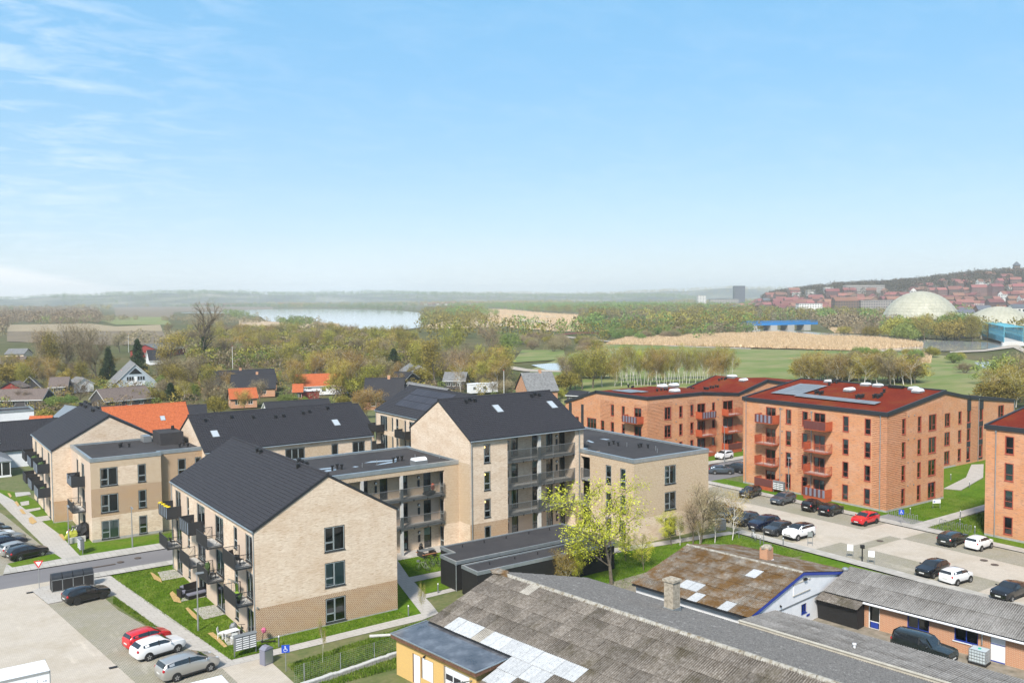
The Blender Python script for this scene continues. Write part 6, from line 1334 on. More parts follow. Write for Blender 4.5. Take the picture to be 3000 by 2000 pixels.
# box lorry cut by the lower left corner and a second white roof
def lorry(name,label,x0,x1,y0,y1,h,rot):
    B = Building(name,label,'van',(x0 + x1) / 2,(y0 + y1) / 2,wloc=((x0 + x1) / 2,(y0 + y1) / 2),rot=rot,z=0.0)
    B.add('cargo_box',MB().box(x0,x1,y0,y1,0.75,h - 0.04),M['white']);B.add('box_roof',MB().box(x0 - 0.02,x1 + 0.02,y0 - 0.02,y1 + 0.02,h - 0.04,h),M['white_paint'])
    B.add('edge_trim',MB().box(x1 - 0.02,x1 + 0.05,y0 - 0.05,y0 + 0.04,0.7,h + 0.02).box(x1 - 0.02,x1 + 0.05,y1 - 0.04,y1 + 0.05,0.7,h + 0.02).box(x0,x1,y0 - 0.05,y0 - 0.02,h - 0.12,h + 0.02),M['galv'])
    rd = random.Random(4);d = MB()
    for i in range(26):
        for j in range(9):
            t = (i / 26);
            if rd.random() < 0.15 + 0.7 * max(0,1 - abs(j - 4 - 2.5 * math.sin(t * 7)) / 3.5):x = x1 - 0.25 - i * 0.13;z = h - 0.5 - j * 0.13;s_ = rd.choice((0.03,0.045));d.box(x - s_,x + s_,y0 - 0.012,y0 - 0.001,z - s_,z + s_)
    B.add('dot_print',d,M['dark_steel'] if False else M['slat_blue'])
    B.add('chassis',MB().box(x0 - 1.6,x1 - 0.1,y0 + 0.3,y1 - 0.3,0.45,0.75),M['black']);cb_ = MB();cb_.hull8([(x0 - 1.9,y0 + 0.1,0.5),(x0 - 0.1,y0 + 0.1,0.5),(x0 - 0.1,y1 - 0.1,0.5),(x0 - 1.9,y1 - 0.1,0.5),(x0 - 1.5,y0 + 0.2,2.3),(x0 - 0.1,y0 + 0.1,2.35),(x0 - 0.1,y1 - 0.1,2.35),(x0 - 1.5,y1 - 0.2,2.3)]);B.add('cab',cb_,M['white'])
    for xx in (x0 - 1.0,x1 - 1.2):
        for yy in (y0 + 0.12,y1 - 0.12):B.add('wheel',MB().cyl((xx,yy - 0.12,0.4),(xx,yy + 0.12,0.4),0.4,n=16),M['rubber'])
lorry('box_lorry','white box lorry with printed dots, cut off by the lower left corner',3.6,8.8,67.7,70.0,3.3,0.0)
lorry('box_van','white van roof cut off by the bottom edge, beside the accessible bay',13.6,18.3,58.6,60.7,3.0,0.0)

# ---------------------------------------------------------------- street furniture and small things
def simple(name,label,cat,mb,mats,x,y,z=0.03,rot=0.0,group=None):
    me = mb.mesh(name,mats);o = obj(name,me,None,(x,y,z),(0,0,rot));return tag(o,label,cat,group)
def thing(name,label,cat,x,y,parts,z=0.03,rot=0.0,group=None):
    root = empty(name,label,cat,(x,y,z),rot,group)
    for p in parts:obj(p[0],p[1].mesh(p[0],p[2]),root)
    return root
def street_lamp(x,y,h,label,arm=0.6,rot=0.0):
    pole = MB();pole.cyl((0,0,0),(0,0,1.3),0.085,n=10);pole.cyl((0,0,1.3),(0,0,h),0.06,0.045,n=10)
    head = MB();head.hull8([(-0.1,-arm,h - 0.05),(0.1,-arm,h - 0.05),(0.1,0.12,h - 0.05),(-0.1,0.12,h - 0.05),(-0.07,-arm + 0.05,h + 0.06),(0.07,-arm + 0.05,h + 0.06),(0.08,0.1,h + 0.1),(-0.08,0.1,h + 0.1)])
    lens = MB();lens.box(-0.07,0.07,-arm + 0.05,-0.1,h - 0.075,h - 0.05)
    return thing('street_lamp',label,'street lamp',x,y,[('pole',pole,M['galv']),('lamp_head',head,M['galv']),('lamp_lens',lens,M['white'])],rot=rot,group='street lamps')
street_lamp(21.7,78.2,5.0,'tall slim street lamp on the lawn in front of the front block balconies',rot=R(90))
street_lamp(23.2,109.5,4.6,'slim street lamp on the lawn before the herringbone corner')
street_lamp(17.4,115.0,4.6,'slim street lamp beside the left block, near the flower bed')
street_lamp(106.0,82.2,5.2,'street lamp in front of the terracotta block, behind the blue-grey car')
street_lamp(116.6,103.6,6.3,'street lamp on the road beyond the small white car')
def letterboxes(x,y,rot,w,rows,cols,label,h=1.75):
    fr = MB();fr.box(-w / 2 - 0.04,-w / 2 + 0.02,-0.05,0.05,0,h - 0.25);fr.box(w / 2 - 0.02,w / 2 + 0.04,-0.05,0.05,0,h - 0.25)
    bx = MB();bx.box(-w / 2,w / 2,-0.2,0.2,h - 1.25,h - 0.12);rf = MB();rf.hull8([(-w / 2 - 0.05,-0.28,h - 0.12),(w / 2 + 0.05,-0.28,h - 0.12),(w / 2 + 0.05,0.28,h - 0.12),(-w / 2 - 0.05,0.28,h - 0.12),(-w / 2 - 0.05,-0.02,h + 0.02),(w / 2 + 0.05,-0.02,h + 0.02),(w / 2 + 0.05,0.02,h + 0.02),(-w / 2 - 0.05,0.02,h + 0.02)])
    root = thing('letterbox_bank',label,'letterboxes',x,y,[('post',fr,M['grey_steel']),('housing',bx,M['grey_steel']),('canopy',rf,M['grey_steel'])],rot=rot,group='letterbox banks')
    cw = w / cols;rh = 1.05 / rows;me = MB().box(0.05,cw - 0.05,-0.225,-0.2,0.03,rh * 0.55).mesh('letterbox_flap',M['white'])
    for i in range(cols):
        for j in range(rows):obj('letterbox_flap',me,root,(-w / 2 + i * cw,0,h - 1.22 + j * rh))
letterboxes(23.25,70.65,R(3),1.75,6,3,'grey bank of letterboxes in front of the near corner of the front block')
letterboxes(17.95,110.5,R(-88),1.5,6,2,'grey letterbox bank seen end-on by the left path')
letterboxes(105.3,83.3,R(-90),1.9,4,3,'grey letterbox bank in front of the terracotta block')
def bollard(x,y,label,h=0.95):
    return thing('bollard_light',label,'bollard light',x,y,[('post',MB().cyl((0,0,0),(0,0,h - 0.12),0.06,n=10),M['grey_steel']),('lamp_head',MB().cyl((0,0,h - 0.12),(0,0,h),0.062,0.055,n=10),M['white'])],group='bollard lights')
for x,y,lb in ((26.0,70.55,'bollard light by the near gable wall next to the scooter'),(38.1,70.7,'bollard light at the far end of the front gable lawn'),(43.4,74.5,'bollard light on the small lawn before the black sheds'),(111.85,60.24,'bollard light beside the path between terracotta blocks'),(130.3,68.9,'bollard light far along the right lawn'),(108.1,64.8,'bollard light behind the empty bicycle stands'),(107.7,58.05,'bollard light in the shrub bed by the path'),(105.6,55.1,'bollard light behind the green-black estate'),(81.7,67.2,'bollard light at the head of the gravel strip'),(83.35,65.3,'bollard light by the pavement near the white crossover'),(133.5,73.5,'bollard light farthest up the right lawn')):bollard(x,y,lb)
# give-way sign
tr = MB();tr.quad((-0.45,-0.03,2.85),(0,-0.03,2.07),(0.45,-0.03,2.85));tw_ = MB();tw_.quad((-0.27,-0.035,2.745),(0,-0.035,2.28),(0.27,-0.035,2.745));tb = MB();tb.quad((0.45,-0.025,2.85),(0,-0.025,2.07),(-0.45,-0.025,2.85))
M['sign_red'] = material('sign_red',(0.62,0.01,0.015),0.4);M['sign_blue'] = material('sign_blue',(0.01,0.06,0.42),0.4)
thing('give_way_sign','red and white triangular give-way sign on a thin pole at the junction','road sign',12.2,99.0,[('pole',MB().cyl((0,0,0),(0,0,2.9),0.035,n=8),M['galv']),('sign_plate',tr,M['sign_red']),('sign_face',tw_,M['white']),('sign_back',tb,M['galv'])],rot=R(-12))
def access_sign(x,y,h,label,rot):
    s = 0.30;pl = MB();pl.box(-s,s,-0.04,-0.02,h - 2 * s,h)
    sym = MB();c = h - s;y0 = -0.047
    def disc(cx,cz,r,n=12):sym.quad(*[(cx + r * math.cos(2 * math.pi * i / n),y0,cz + r * math.sin(2 * math.pi * i / n)) for i in range(n)])
    disc(-0.03,c + 0.17,0.045)
    def seg(a,b,w=0.03):
        d = (Vector((b[0],0,b[1])) - Vector((a[0],0,a[1]))).normalized();n = Vector((d.z,0,-d.x)) * (w / 2)
        sym.quad((a[0] - n.x,y0,a[1] - n.z),(b[0] - n.x,y0,b[1] - n.z),(b[0] + n.x,y0,b[1] + n.z),(a[0] + n.x,y0,a[1] + n.z))
    seg((-0.03,c + 0.12),(-0.02,c - 0.02),0.045);seg((-0.02,c - 0.02),(0.10,c - 0.02));seg((0.10,c - 0.02),(0.14,c - 0.16));seg((-0.03,c + 0.06),(0.08,c + 0.06),0.025)
    for i in range(12):t0,t1 = R(100 + i * 20),R(120 + i * 20);seg((-0.02 + 0.12 * math.cos(t0),c - 0.09 + 0.12 * math.sin(t0)),(-0.02 + 0.12 * math.cos(t1),c - 0.09 + 0.12 * math.sin(t1)),0.026)
    thing('accessible_parking_sign',label,'parking sign',x,y,[('pole',MB().cyl((0,0,0),(0,0,h),0.03,n=8),M['galv']),('sign_plate',pl,M['sign_blue']),('wheelchair_symbol',sym,M['white'])],rot=rot)
access_sign(24.7,65.6,2.05,'blue wheelchair parking sign on the rough bank near the grey cabinet',R(-25))
access_sign(102.5,62.6,1.95,'blue wheelchair parking sign by the empty bicycle stands',R(-60))
def blank_sign(x,y,h,w,label,mat=M['white']):
    thing('notice_board',label,'notice board',x,y,[('post',MB().cyl((-w / 2,0,0),(-w / 2,0,h),0.03,n=6).cyl((w / 2,0,0),(w / 2,0,h),0.03,n=6),M['galv']),('board',MB().box(-w / 2,w / 2,-0.04,-0.01,h - w * 1.1,h),mat)],rot=R(-55))
blank_sign(85.35,58.04,1.45,0.62,'white square notice board left of the black charging post');blank_sign(85.07,55.3,1.45,0.62,'white square notice board right of the black charging post')
blank_sign(85.8,63.5,1.6,0.5,'small grey back of a parking sign beside the white crossover',M['galv'])
thing('info_board','low white information board standing on the lawn by the terracotta block','information board',114.1,64.7,[('post',MB().cyl((-0.5,0,0),(-0.5,0,1.2),0.03,n=6).cyl((0.5,0,0),(0.5,0,1.2),0.03,n=6),M['galv']),('board',MB().box(-0.55,0.55,-0.04,-0.01,0.75,1.25),M['white']),('logo',MB().box(-0.45,-0.2,-0.05,-0.041,0.9,1.05),M['sign_blue'])],rot=R(-30))
thing('charging_post','black charging post with camera-like head between two white boards','charging post',85.1,56.4,[('post',MB().cyl((0,0,0),(0,0,1.5),0.07,n=8),M['black']),('head',MB().box(-0.2,0.2,-0.18,0.12,1.45,1.8).cyl((0,-0.2,1.62),(0,-0.3,1.62),0.09,n=10),M['black'])],rot=R(-40))
cabm = MB();cabm.box(-0.42,0.42,-0.3,0.3,0,1.2);cabr = MB();cabr.hull8([(-0.46,-0.34,1.2),(0.46,-0.34,1.2),(0.46,0.34,1.2),(-0.46,0.34,1.2),(-0.15,-0.3,1.42),(0.15,-0.3,1.42),(0.15,0.3,1.42),(-0.15,0.3,1.42)])
thing('electrical_cabinet','grey electrical cabinet with ridged lid beside the front path','cabinet',24.0,67.9,[('housing',cabm,M['slat_grey']),('lid',cabr,M['slat_grey']),('door_panel',MB().box(-0.36,0.36,-0.315,-0.3,0.08,1.12),M['galv'])],rot=R(20))
thing('electrical_cabinet','dark grey cabinet at the foot of the tan block beside the parking row','cabinet',83.0,74.3,[('housing',MB().box(-0.6,0.6,-0.35,0.35,0,1.3),M['grey_steel']),('lid',MB().box(-0.64,0.64,-0.39,0.39,1.3,1.36),M['grey_steel'])])
# row of four bin containers with rounded lids
for i in range(4):
    g_ = MB();g_.box(-0.46,0.46,-0.62,0.62,0,1.15)
    f_ = MB()
    for sx in (-0.48,0.44):f_.box(sx,sx + 0.04,-0.64,-0.58,0,1.18);f_.box(sx,sx + 0.04,0.58,0.64,0,1.18)
    f_.box(-0.48,0.48,-0.64,-0.6,1.12,1.18);f_.box(-0.48,0.48,0.6,0.64,1.12,1.18);f_.box(-0.48,0.48,-0.64,-0.6,0,0.06)
    ld = MB();n = 8;prev = None
    for k in range(n + 1):
        t = math.pi * k / n;p = (-0.63 * math.cos(t),1.18 + 0.5 * math.sin(t))
        if prev:ld.quad((-0.45,prev[0],prev[1]),(0.45,prev[0],prev[1]),(0.45,p[0],p[1]),(-0.45,p[0],p[1]))
        prev = p
    for sx in (-0.45,0.45):ld.quad(*([(sx,-0.63 * math.cos(math.pi * k / n),1.18 + 0.5 * math.sin(math.pi * k / n)) for k in range(n + 1)][::(1 if sx < 0 else -1)]))
    thing('waste_container','charcoal waste container with rounded lid, ' + ('nearest the give-way sign','second from the give-way sign','third from the give-way sign','farthest from the give-way sign')[i],'waste container',13.5 + i * 0.95,97.45 - i * 0.0,[('casing',g_,M['black_wood']),('frame',f_,M['galv']),('rounded_lid',ld,M['dark_steel'])],z=0.1,group='waste containers in a row')
# drains and covers
for i,(x,y,lb) in enumerate((*[(a[0],a[1],b) for a,b in zip(((11.27,98.27),(14.04,74.14)),('small black drain beside the give-way sign','small black drain in the paving near the silver car'))],)):simple('drain_cover',lb,'drain',MB().box(-0.3,0.3,-0.16,0.16,0.05,0.062),M['black'],x,y)
for (x,y),lb in zip(((22.63,104.4),(20.74,103.91)),('round manhole in the road nearer the front block','round manhole in the road, left one')):simple('manhole_cover',lb,'manhole',MB().cyl((0,0,0.04),(0,0,0.055),0.36,n=16),M['iron'],x,y)
for (x,y),lb in zip(((93.81,59.9),(95.06,47.45),(95.74,48.93)),('brown manhole in the middle of the right parking court','manhole near the right edge of the court','small manhole left of the right-edge manhole')):simple('manhole_cover',lb,'manhole',MB().cyl((0,0,0.055),(0,0,0.07),0.38,n=16),M['iron'],x,y)
simple('drain_channel','long rust-brown drain channel set in the road','drain channel',MB().box(-1.35,1.35,-0.16,0.16,0.03,0.045),M['iron'],*(18.79,103.51))
# retaining block wall with mesh fence
B = Building('retaining_wall','low wall of split grey blocks with pale caps along the bank','retaining wall',29,63.3)
bl_m = MB().box(-0.17,0.17,-0.16,0.16,0,0.9).mesh('block',M['plinth']);cpm = MB().box(-0.18,0.18,-0.18,0.18,0.9,1.0).mesh('cap_block',M['concrete']);rd = random.Random(2)
for i in range(33):
    t = i / 32;x = 23.9 + (36.0 - 23.9) * t;y = 61.9 + 1.6 * t;dz = rd.uniform(-0.04,0.04);
    obj('block',bl_m,B.root,(x - 29,y - 63.3,-0.62 + dz),(0,0,R(8) + rd.uniform(-0.05,0.05)));obj('cap_block',cpm,B.root,(x - 29,y - 63.3,-0.62 + dz),(0,0,R(8)))
B = Building('mesh_fence','thin wire mesh fence on galvanised posts above the block wall','fence',29,63.5)
for x,y in ((25.0,62.7),(28.0,62.9),(31.0,63.2),(34.0,63.6)):B.add('post',MB().cyl((x,y,0),(x,y,1.55),0.04,n=8),M['galv'])
w = MB();
for k in range(9):w.bar((24.2,62.6,0.3 + k * 0.15),(34.6,63.7,0.3 + k * 0.15),0.008)
for k in range(60):t = k / 59;w.bar((24.2 + 10.4 * t,62.6 + 1.1 * t,0.25),(24.2 + 10.4 * t,62.6 + 1.1 * t,1.5),0.006)
B.add('wire',w,M['galv'],kind='stuff')
B = Building('mesh_fence','thin wire mesh fence along the gravel strip behind the mossy hall','fence',81,68)
for x,y in ((81.9,70.5),(81.8,66.8),(79.0,63.5),(72.5,64.8),(66.0,66.0)):B.add('post',MB().cyl((x,y,0),(x,y,1.4),0.04,n=8),M['grey_steel'])
w = MB()
for k in range(7):w.bar((66.0,66.0,0.2 + k * 0.18),(79.0,63.5,0.2 + k * 0.18),0.012);w.bar((81.85,66.8,0.2 + k * 0.18),(81.9,70.5,0.2 + k * 0.18),0.012)
B.add('wire',w,M['grey_steel'],kind='stuff')
# felled log
simple('log','pale felled log lying on the rough bank','log',MB().cyl((-0.9,0,0.14),(0.9,0,0.14),0.14,0.12,n=8),M['concrete'],*(33.69,67.54),rot=R(-25))
# bicycles
def bicycle(x,y,rot,label,col='black',z=0.03,lean=0.12,group='parked bicycles'):
    fr = MB();a = (-0.50,0,0.34);b = (0.55,0,0.34);s = (-0.18,0,0.85);h = (0.38,0,0.88);bb = (-0.08,0,0.30)
    for p,q_ in ((a,bb),(a,s),(bb,s),(bb,h),(s,h),(h,b)):fr.bar(p,q_,0.04)
    hb = MB();hb.bar((0.34,-0.28,1.02),(0.34,0.28,1.02),0.035);hb.bar((0.36,0,0.86),(0.34,0,1.02),0.03)
    sd_ = MB();sd_.box(-0.32,-0.06,-0.07,0.07,0.88,0.94)
    root = empty('bicycle',label,'bicycle',(x,y,z),rot,group);root.rotation_euler = (lean,0,rot)
    obj('frame',fr.mesh('frame',PAINT.get(col) or M[col]),root);obj('handlebar',hb.mesh('handlebar',M['black']),root);obj('saddle',sd_.mesh('saddle',M['black']),root)
    for xx in (-0.50,0.55):
        w = MB();w.ring((xx,0,0.34),'y',0.32,0.022,18,4);wo_ = obj('wheel',w.mesh('wheel',M['rubber']),root)
        sp = MB()
        for k in range(6):t = math.pi * k / 6;sp.bar((xx - 0.31 * math.cos(t),0,0.34 - 0.31 * math.sin(t)),(xx + 0.31 * math.cos(t),0,0.34 + 0.31 * math.sin(t)),0.008)
        obj('spoke',sp.mesh('spoke',M['galv']),wo_)
    bk = MB();bk.box(0.45,0.72,-0.16,0.16,0.85,1.05);obj('basket',bk.mesh('basket',M['galv']),root) if col in ('white','silver') else None
    return root
for i,(px,c,r_,lb) in enumerate(((0,'red',40,'red bicycle nearest the path by the left block'),(0.6,'white',50,'white bicycle in the rack by the left block'),(1.2,'white',45,'white city bicycle with basket in the left rack'),(1.7,'black',35,'black bicycle in the middle of the left rack'),(2.3,'navy',55,'navy bicycle near the end of the left rack'),(2.9,'black',40,'black bicycle nearest the gable wall at the left'))):
    bicycle(17.9 + px * 0.75,119.0 + 0.5 * px,R(r_ + 20),lb,c)
bicycle(45.8,81.6,R(130),'bicycle with front basket standing on the courtyard lawn','silver');bicycle(47.0,82.6,R(110),'black bicycle behind the basket bicycle in the courtyard','black');bicycle(47.7,82.3,R(100),'black bicycle beside the black shed corner','black')
bicycle(24.15,74.4,R(80),'dark bicycle on the corner patio under grey cover','black')
rd = random.Random(8)
for i in range(16):
    u = 151.2 + i * 0.52;bicycle(u,76.0 + rd.uniform(-0.2,0.2),R(80 + rd.uniform(-20,20)),('dark bicycle in the crowded rack by the far terracotta wing','pale blue bicycle in the crowded rack by the far terracotta wing','silver bicycle in the crowded rack by the far terracotta wing')[i % 3],('black','blue_grey','silver')[i % 3],group='bicycles in the far rack')
for j,(x0,y0,n) in enumerate(((105.8,62.6,8),(106.2,56.0,8))):
    for i in range(n):
        s_ = MB();s_.bar((0,-0.25,0),(0,-0.25,0.75),0.045);s_.bar((0,0.25,0),(0,0.25,0.75),0.045);s_.bar((0,-0.25,0.75),(0,0.25,0.75),0.045)
        simple('bicycle_stand','empty steel bicycle hoop ' + ('beside the lawn of the terracotta block' if j == 0 else 'in the bed by the right-edge block'),'bicycle stand',s_,M['galv'],x0,y0 + i * 0.52,rot=R(90),group='steel bicycle hoops')
# patio furniture
def chair(x,y,rot,col,label,z=0.05,cat='garden chair',group=None):
    fr = MB();
    for sx in (-0.22,0.22):
        for sy in (-0.22,0.22):fr.bar((sx,sy,0),(sx,sy,0.45),0.035)
    root = thing('garden_chair',label,cat,x,y,[('seat',MB().box(-0.25,0.25,-0.25,0.25,0.43,0.47),M[col]),('backrest',MB().hull8([(-0.25,0.22,0.47),(0.25,0.22,0.47),(0.25,0.25,0.47),(-0.25,0.25,0.47),(-0.24,0.28,0.92),(0.24,0.28,0.92),(0.24,0.31,0.92),(-0.24,0.31,0.92)]),M[col])],z=z,rot=rot,group=group)
    lg = MB().bar((0,0,0),(0,0,0.45),0.035).mesh('leg',M[col])
    for sx in (-0.22,0.22):
        for sy in (-0.22,0.22):obj('leg',lg,root,(sx,sy,0))
    return root
def table(x,y,rot,w,d,col,label,z=0.05,h=0.72):
    root = thing('garden_table',label,'garden table',x,y,[('tabletop',MB().box(-w / 2,w / 2,-d / 2,d / 2,h - 0.035,h),M[col])],z=z,rot=rot)
    lg = MB().bar((0,0,0),(0,0,h - 0.03),0.045).mesh('leg',M[col])
    for sx in (-1,1):
        for sy in (-1,1):obj('leg',lg,root,(sx * (w / 2 - 0.05),sy * (d / 2 - 0.05),0))
    return root
table(23.35,74.6,R(8),1.3,0.75,'white','white garden table on the corner patio');chair(22.75,75.3,R(60),'white','white garden chair behind the white table');chair(23.3,73.6,R(175),'white','white garden chair in front of the white table')
cv = MB();cv.blob((0,0,0.5),(0.35,0.35,0.55),9,6,jit=0.1);simple('covered_parasol','grey fabric cover over garden things by the corner patio','cover',cv,M['grey_steel'],23.9,75.5)
def lounge(x,y,rot,w,label):
    thing('outdoor_sofa',label,'outdoor sofa',x,y,[('base',MB().box(-w / 2,w / 2,-0.4,0.4,0,0.34),M['black']),('backrest',MB().box(-w / 2,w / 2,0.28,0.4,0.34,0.72),M['black']),('cushion',MB().box(-w / 2 + 0.05,w / 2 - 0.05,-0.36,0.27,0.34,0.46),M['slat_grey'])],z=0.05,rot=rot)
for (x,y),r_,w_,lb in zip(((24.22,90.04),(24.33,87.31),(23.11,88.21)),(R(200),R(10),R(100)),(1.7,2.3,0.9),('black outdoor sofa at the back of the second patio','long black outdoor sofa at the front of the second patio','small black armchair on the second patio')):lounge(x,y,r_,w_,lb)
pk = MB();pk.box(-0.9,0.9,-0.35,0.35,0.68,0.74)
thing('picnic_bench','wooden picnic table with benches on the gallery terrace','picnic table',48.7,86.0,[('tabletop',pk,M['grey_steel']),('bench',MB().box(-0.9,0.9,-0.85,-0.6,0.4,0.45),M['wood']),('bench',MB().box(-0.9,0.9,0.6,0.85,0.4,0.45),M['wood']),('leg_frame',MB().box(-0.75,-0.7,-0.8,0.8,0,0.68),M['dark_steel']),('leg_frame',MB().box(0.7,0.75,-0.8,0.8,0,0.68),M['dark_steel'])],rot=R(0))
simple('flower_pot','dark square pot against the link wall by the picnic table','plant pot',MB().box(-0.2,0.2,-0.2,0.2,0,0.45).blob((0,0,0.6),(0.22,0.22,0.25),7,4),M['black'],49.3,88.3)
# kick scooter with pink bag by the gable
sc = MB();sc.bar((-0.5,0,0.12),(0.5,0,0.12),0.12,0.04);sc.bar((0.5,0,0.12),(0.38,0,1.1),0.045);sc.bar((0.38,-0.25,1.1),(0.38,0.25,1.1),0.035)
M['pink_cloth'] = material('pink_cloth',(0.55,0.12,0.22),0.8)
thing('kick_scooter','black scooter with a pink bag on its handlebar against the gable wall','scooter',25.65,72.0,[('frame',sc,M['black']),('wheel',MB().cyl((-0.5,-0.03,0.1),(-0.5,0.03,0.1),0.1,n=10).cyl((0.52,-0.03,0.1),(0.52,0.03,0.1),0.1,n=10),M['rubber']),('bag',MB().blob((0.36,0,1.05),(0.2,0.17,0.24),8,5),M['pink_cloth'])],rot=R(150))
# things on the balconies
def pot(x,y,z,label,mat='plant',r=0.22,h=0.5):
    thing('potted_plant',label,'potted plant',x,y,[('pot',MB().cyl((0,0,0),(0,0,0.25),r * 0.6,r * 0.75,n=9),M['black']),('leaves',MB().blob((0,0,0.25 + h * 0.45),(r,r,h * 0.5),9,6,jit=0.35),M[mat])],z=z)
for k,(x,y) in enumerate(((23.55,97.6),(23.6,96.6),(23.6,95.6),(23.7,94.95))):pot(x,y,6.9,('yellow flowers at the far end of the top corner balcony','yellow flowers second along the top corner balcony rail','yellow flowers third along the top corner balcony rail','yellow flowers nearest the camera on the top corner balcony')[k],'yellow_flower',0.2,0.3)
pot(23.8,82.6,3.15,'leafy plant on the middle lower balcony');pot(24.2,83.6,3.15,'tall grassy plant on the middle lower balcony',h=0.9);pot(23.9,74.0,3.15,'potted plants on the near lower balcony',h=0.4);pot(24.3,74.9,3.15,'second pot on the near lower balcony',h=0.3)
chair(24.2,74.4,R(120),'black','black chair on the near top balcony',z=6.27,group='balcony chairs');chair(24.1,75.7,R(30),'black','dark high-backed chair farther along the near top balcony',z=6.27,group='balcony chairs');chair(24.2,82.0,R(80),'black','black reclining chair on the middle lower balcony',z=3.13,group='balcony chairs');chair(24.2,95.6,R(100),'black','black garden chair on the far lower balcony',z=3.13,group='balcony chairs');chair(24.2,87.9,R(60),'black','folded dark chair on the second top balcony',z=6.27,group='balcony chairs')
gh = MB()
for (a,b) in (((0,0,0),(0,0,1.3)),((0.9,0,0),(0.9,0,1.3)),((0,0.6,0),(0,0.6,1.6)),((0.9,0.6,0),(0.9,0.6,1.6)),((0,0,1.3),(0.9,0,1.3)),((0,0.6,1.6),(0.9,0.6,1.6)),((0,0,1.3),(0,0.6,1.6)),((0.9,0,1.3),(0.9,0.6,1.6))):gh.bar(a,b,0.03)
thing('mini_greenhouse','small glazed greenhouse standing on the near lower balcony','greenhouse',24.3,75.2,[('frame',gh,M['galv']),('pane',MB().quad((0,0,1.3),(0.9,0,1.3),(0.9,0.6,1.6),(0,0.6,1.6)).quad((0,0,0),(0.9,0,0),(0.9,0,1.3),(0,0,1.3)),M['clear_glass'])],z=3.13,rot=R(90))
thing('planter_tray','bright green planting tray on the near lower balcony','planter',23.9,75.0,[('tray',MB().box(-0.35,0.35,-0.25,0.25,0.45,0.6),M['black']),('seedlings',MB().box(-0.32,0.32,-0.22,0.22,0.6,0.64),material('seedling_green',(0.25,0.42,0.04),0.8))],z=3.13)
simple('black_bush','round black-covered barbecue on the upper balcony of the left block','barbecue',MB().blob((0,0,0.75),(0.6,0.75,0.55),9,6,jit=0.2),M['black'],18.9,119.6,z=6.27)
chair(18.9,119.5,R(50),'concrete','pale chair on the lower balcony of the left block',z=3.13)
simple('balcony_cover','reddish jacket and black bag hung on the top gallery rail','jacket',MB().blob((0,0,0.9),(0.22,0.14,0.42),8,6,jit=0.25),M['rust'],50.6,87.75,z=6.3)
simple('black_bag','black bags piled on the top gallery floor under the jacket','bags',MB().blob((0,0,0.25),(0.75,0.25,0.3),9,5,jit=0.3),M['black'],50.2,87.8,z=6.29)
for i,(x,y,z) in enumerate(((16.9,131.5,6.27),(16.9,130.6,3.13),(16.9,137.5,6.27))):pot(x,y,z,('green plants on the near top balcony of the left block','plants on the near lower balcony of the left block','plants on the second top balcony of the left block')[i],h=0.9,r=0.35)
chair(17.1,132.2,R(90),'grey_steel','grey chair on the near top balcony of the left block',z=6.27);
tk = MB();tk.blob((0,0,0.55),(0.9,0.6,0.45),10,6,jit=0.4)
simple('flowering_shrub','round yellow-green shrub beside the left block letterboxes','shrub',tk,material('yellow_green_shrub',(0.32,0.33,0.04),0.9),18.2,117.3)
tk = MB();tk.blob((0,0,0.9),(0.8,0.8,0.9),10,7,jit=0.4);simple('dark_shrub','dark leafless shrub against the left block wall','shrub',tk,M['black_wood'],19.2,116.9)
simple('planter_wall','pale concrete planter wall in front of the left block patio','planter',MB().box(-0.9,0.9,-0.12,0.12,0,0.65),M['concrete'],18.4,115.6,rot=R(5))
# yard: water tank in a cage on a pallet, hose reel
tkb = P2(72.6,26.0)
cg = MB()
for i in range(6):x = -0.5 + i * 0.2;cg.bar((x,-0.62,0.2),(x,-0.62,1.2),0.02);cg.bar((x,0.62,0.2),(x,0.62,1.2),0.02)
for i in range(7):y = -0.6 + i * 0.2;cg.bar((-0.52,y,0.2),(-0.52,y,1.2),0.02);cg.bar((0.52,y,0.2),(0.52,y,1.2),0.02)
for k in range(5):z = 0.25 + k * 0.23;cg.bar((-0.53,-0.63,z),(0.53,-0.63,z),0.02);cg.bar((-0.53,-0.63,z),(-0.53,0.63,z),0.02);cg.bar((0.53,-0.63,z),(0.53,0.63,z),0.02);cg.bar((-0.53,0.63,z),(0.53,0.63,z),0.02)
thing('water_tank','pale caged plastic water tank on a pallet by the white door','water tank',*tkb,[('tank',MB().box(-0.49,0.49,-0.58,0.58,0.18,1.16),material('milky_plastic',(0.50,0.56,0.58),0.4)),('cage',cg,M['galv']),('pallet',MB().box(-0.55,0.55,-0.65,0.65,0.02,0.16),M['black_wood']),('filler_cap',MB().cyl((0,0,1.16),(0,0,1.22),0.12,n=10),material('turquoise_cap',(0.02,0.40,0.30),0.5))],rot=TH)
hr = P2(72.9,28.0);thing('hose_reel','green hose reel standing on the yard by the brick wall','hose reel',*hr,[('reel',MB().cyl((-0.14,0,0.35),(0.14,0,0.35),0.2,n=12),material('hose_green',(0.01,0.30,0.09),0.5)),('stand',MB().bar((-0.15,-0.15,0),(-0.15,0,0.35),0.03).bar((0.15,0.15,0),(0.15,0,0.35),0.03),M['galv'])],rot=TH)
# two small bicycles of a child by the gravel strip
bicycle(82.7,69.0,R(60),'small pale child bicycle on the gravel strip','white')

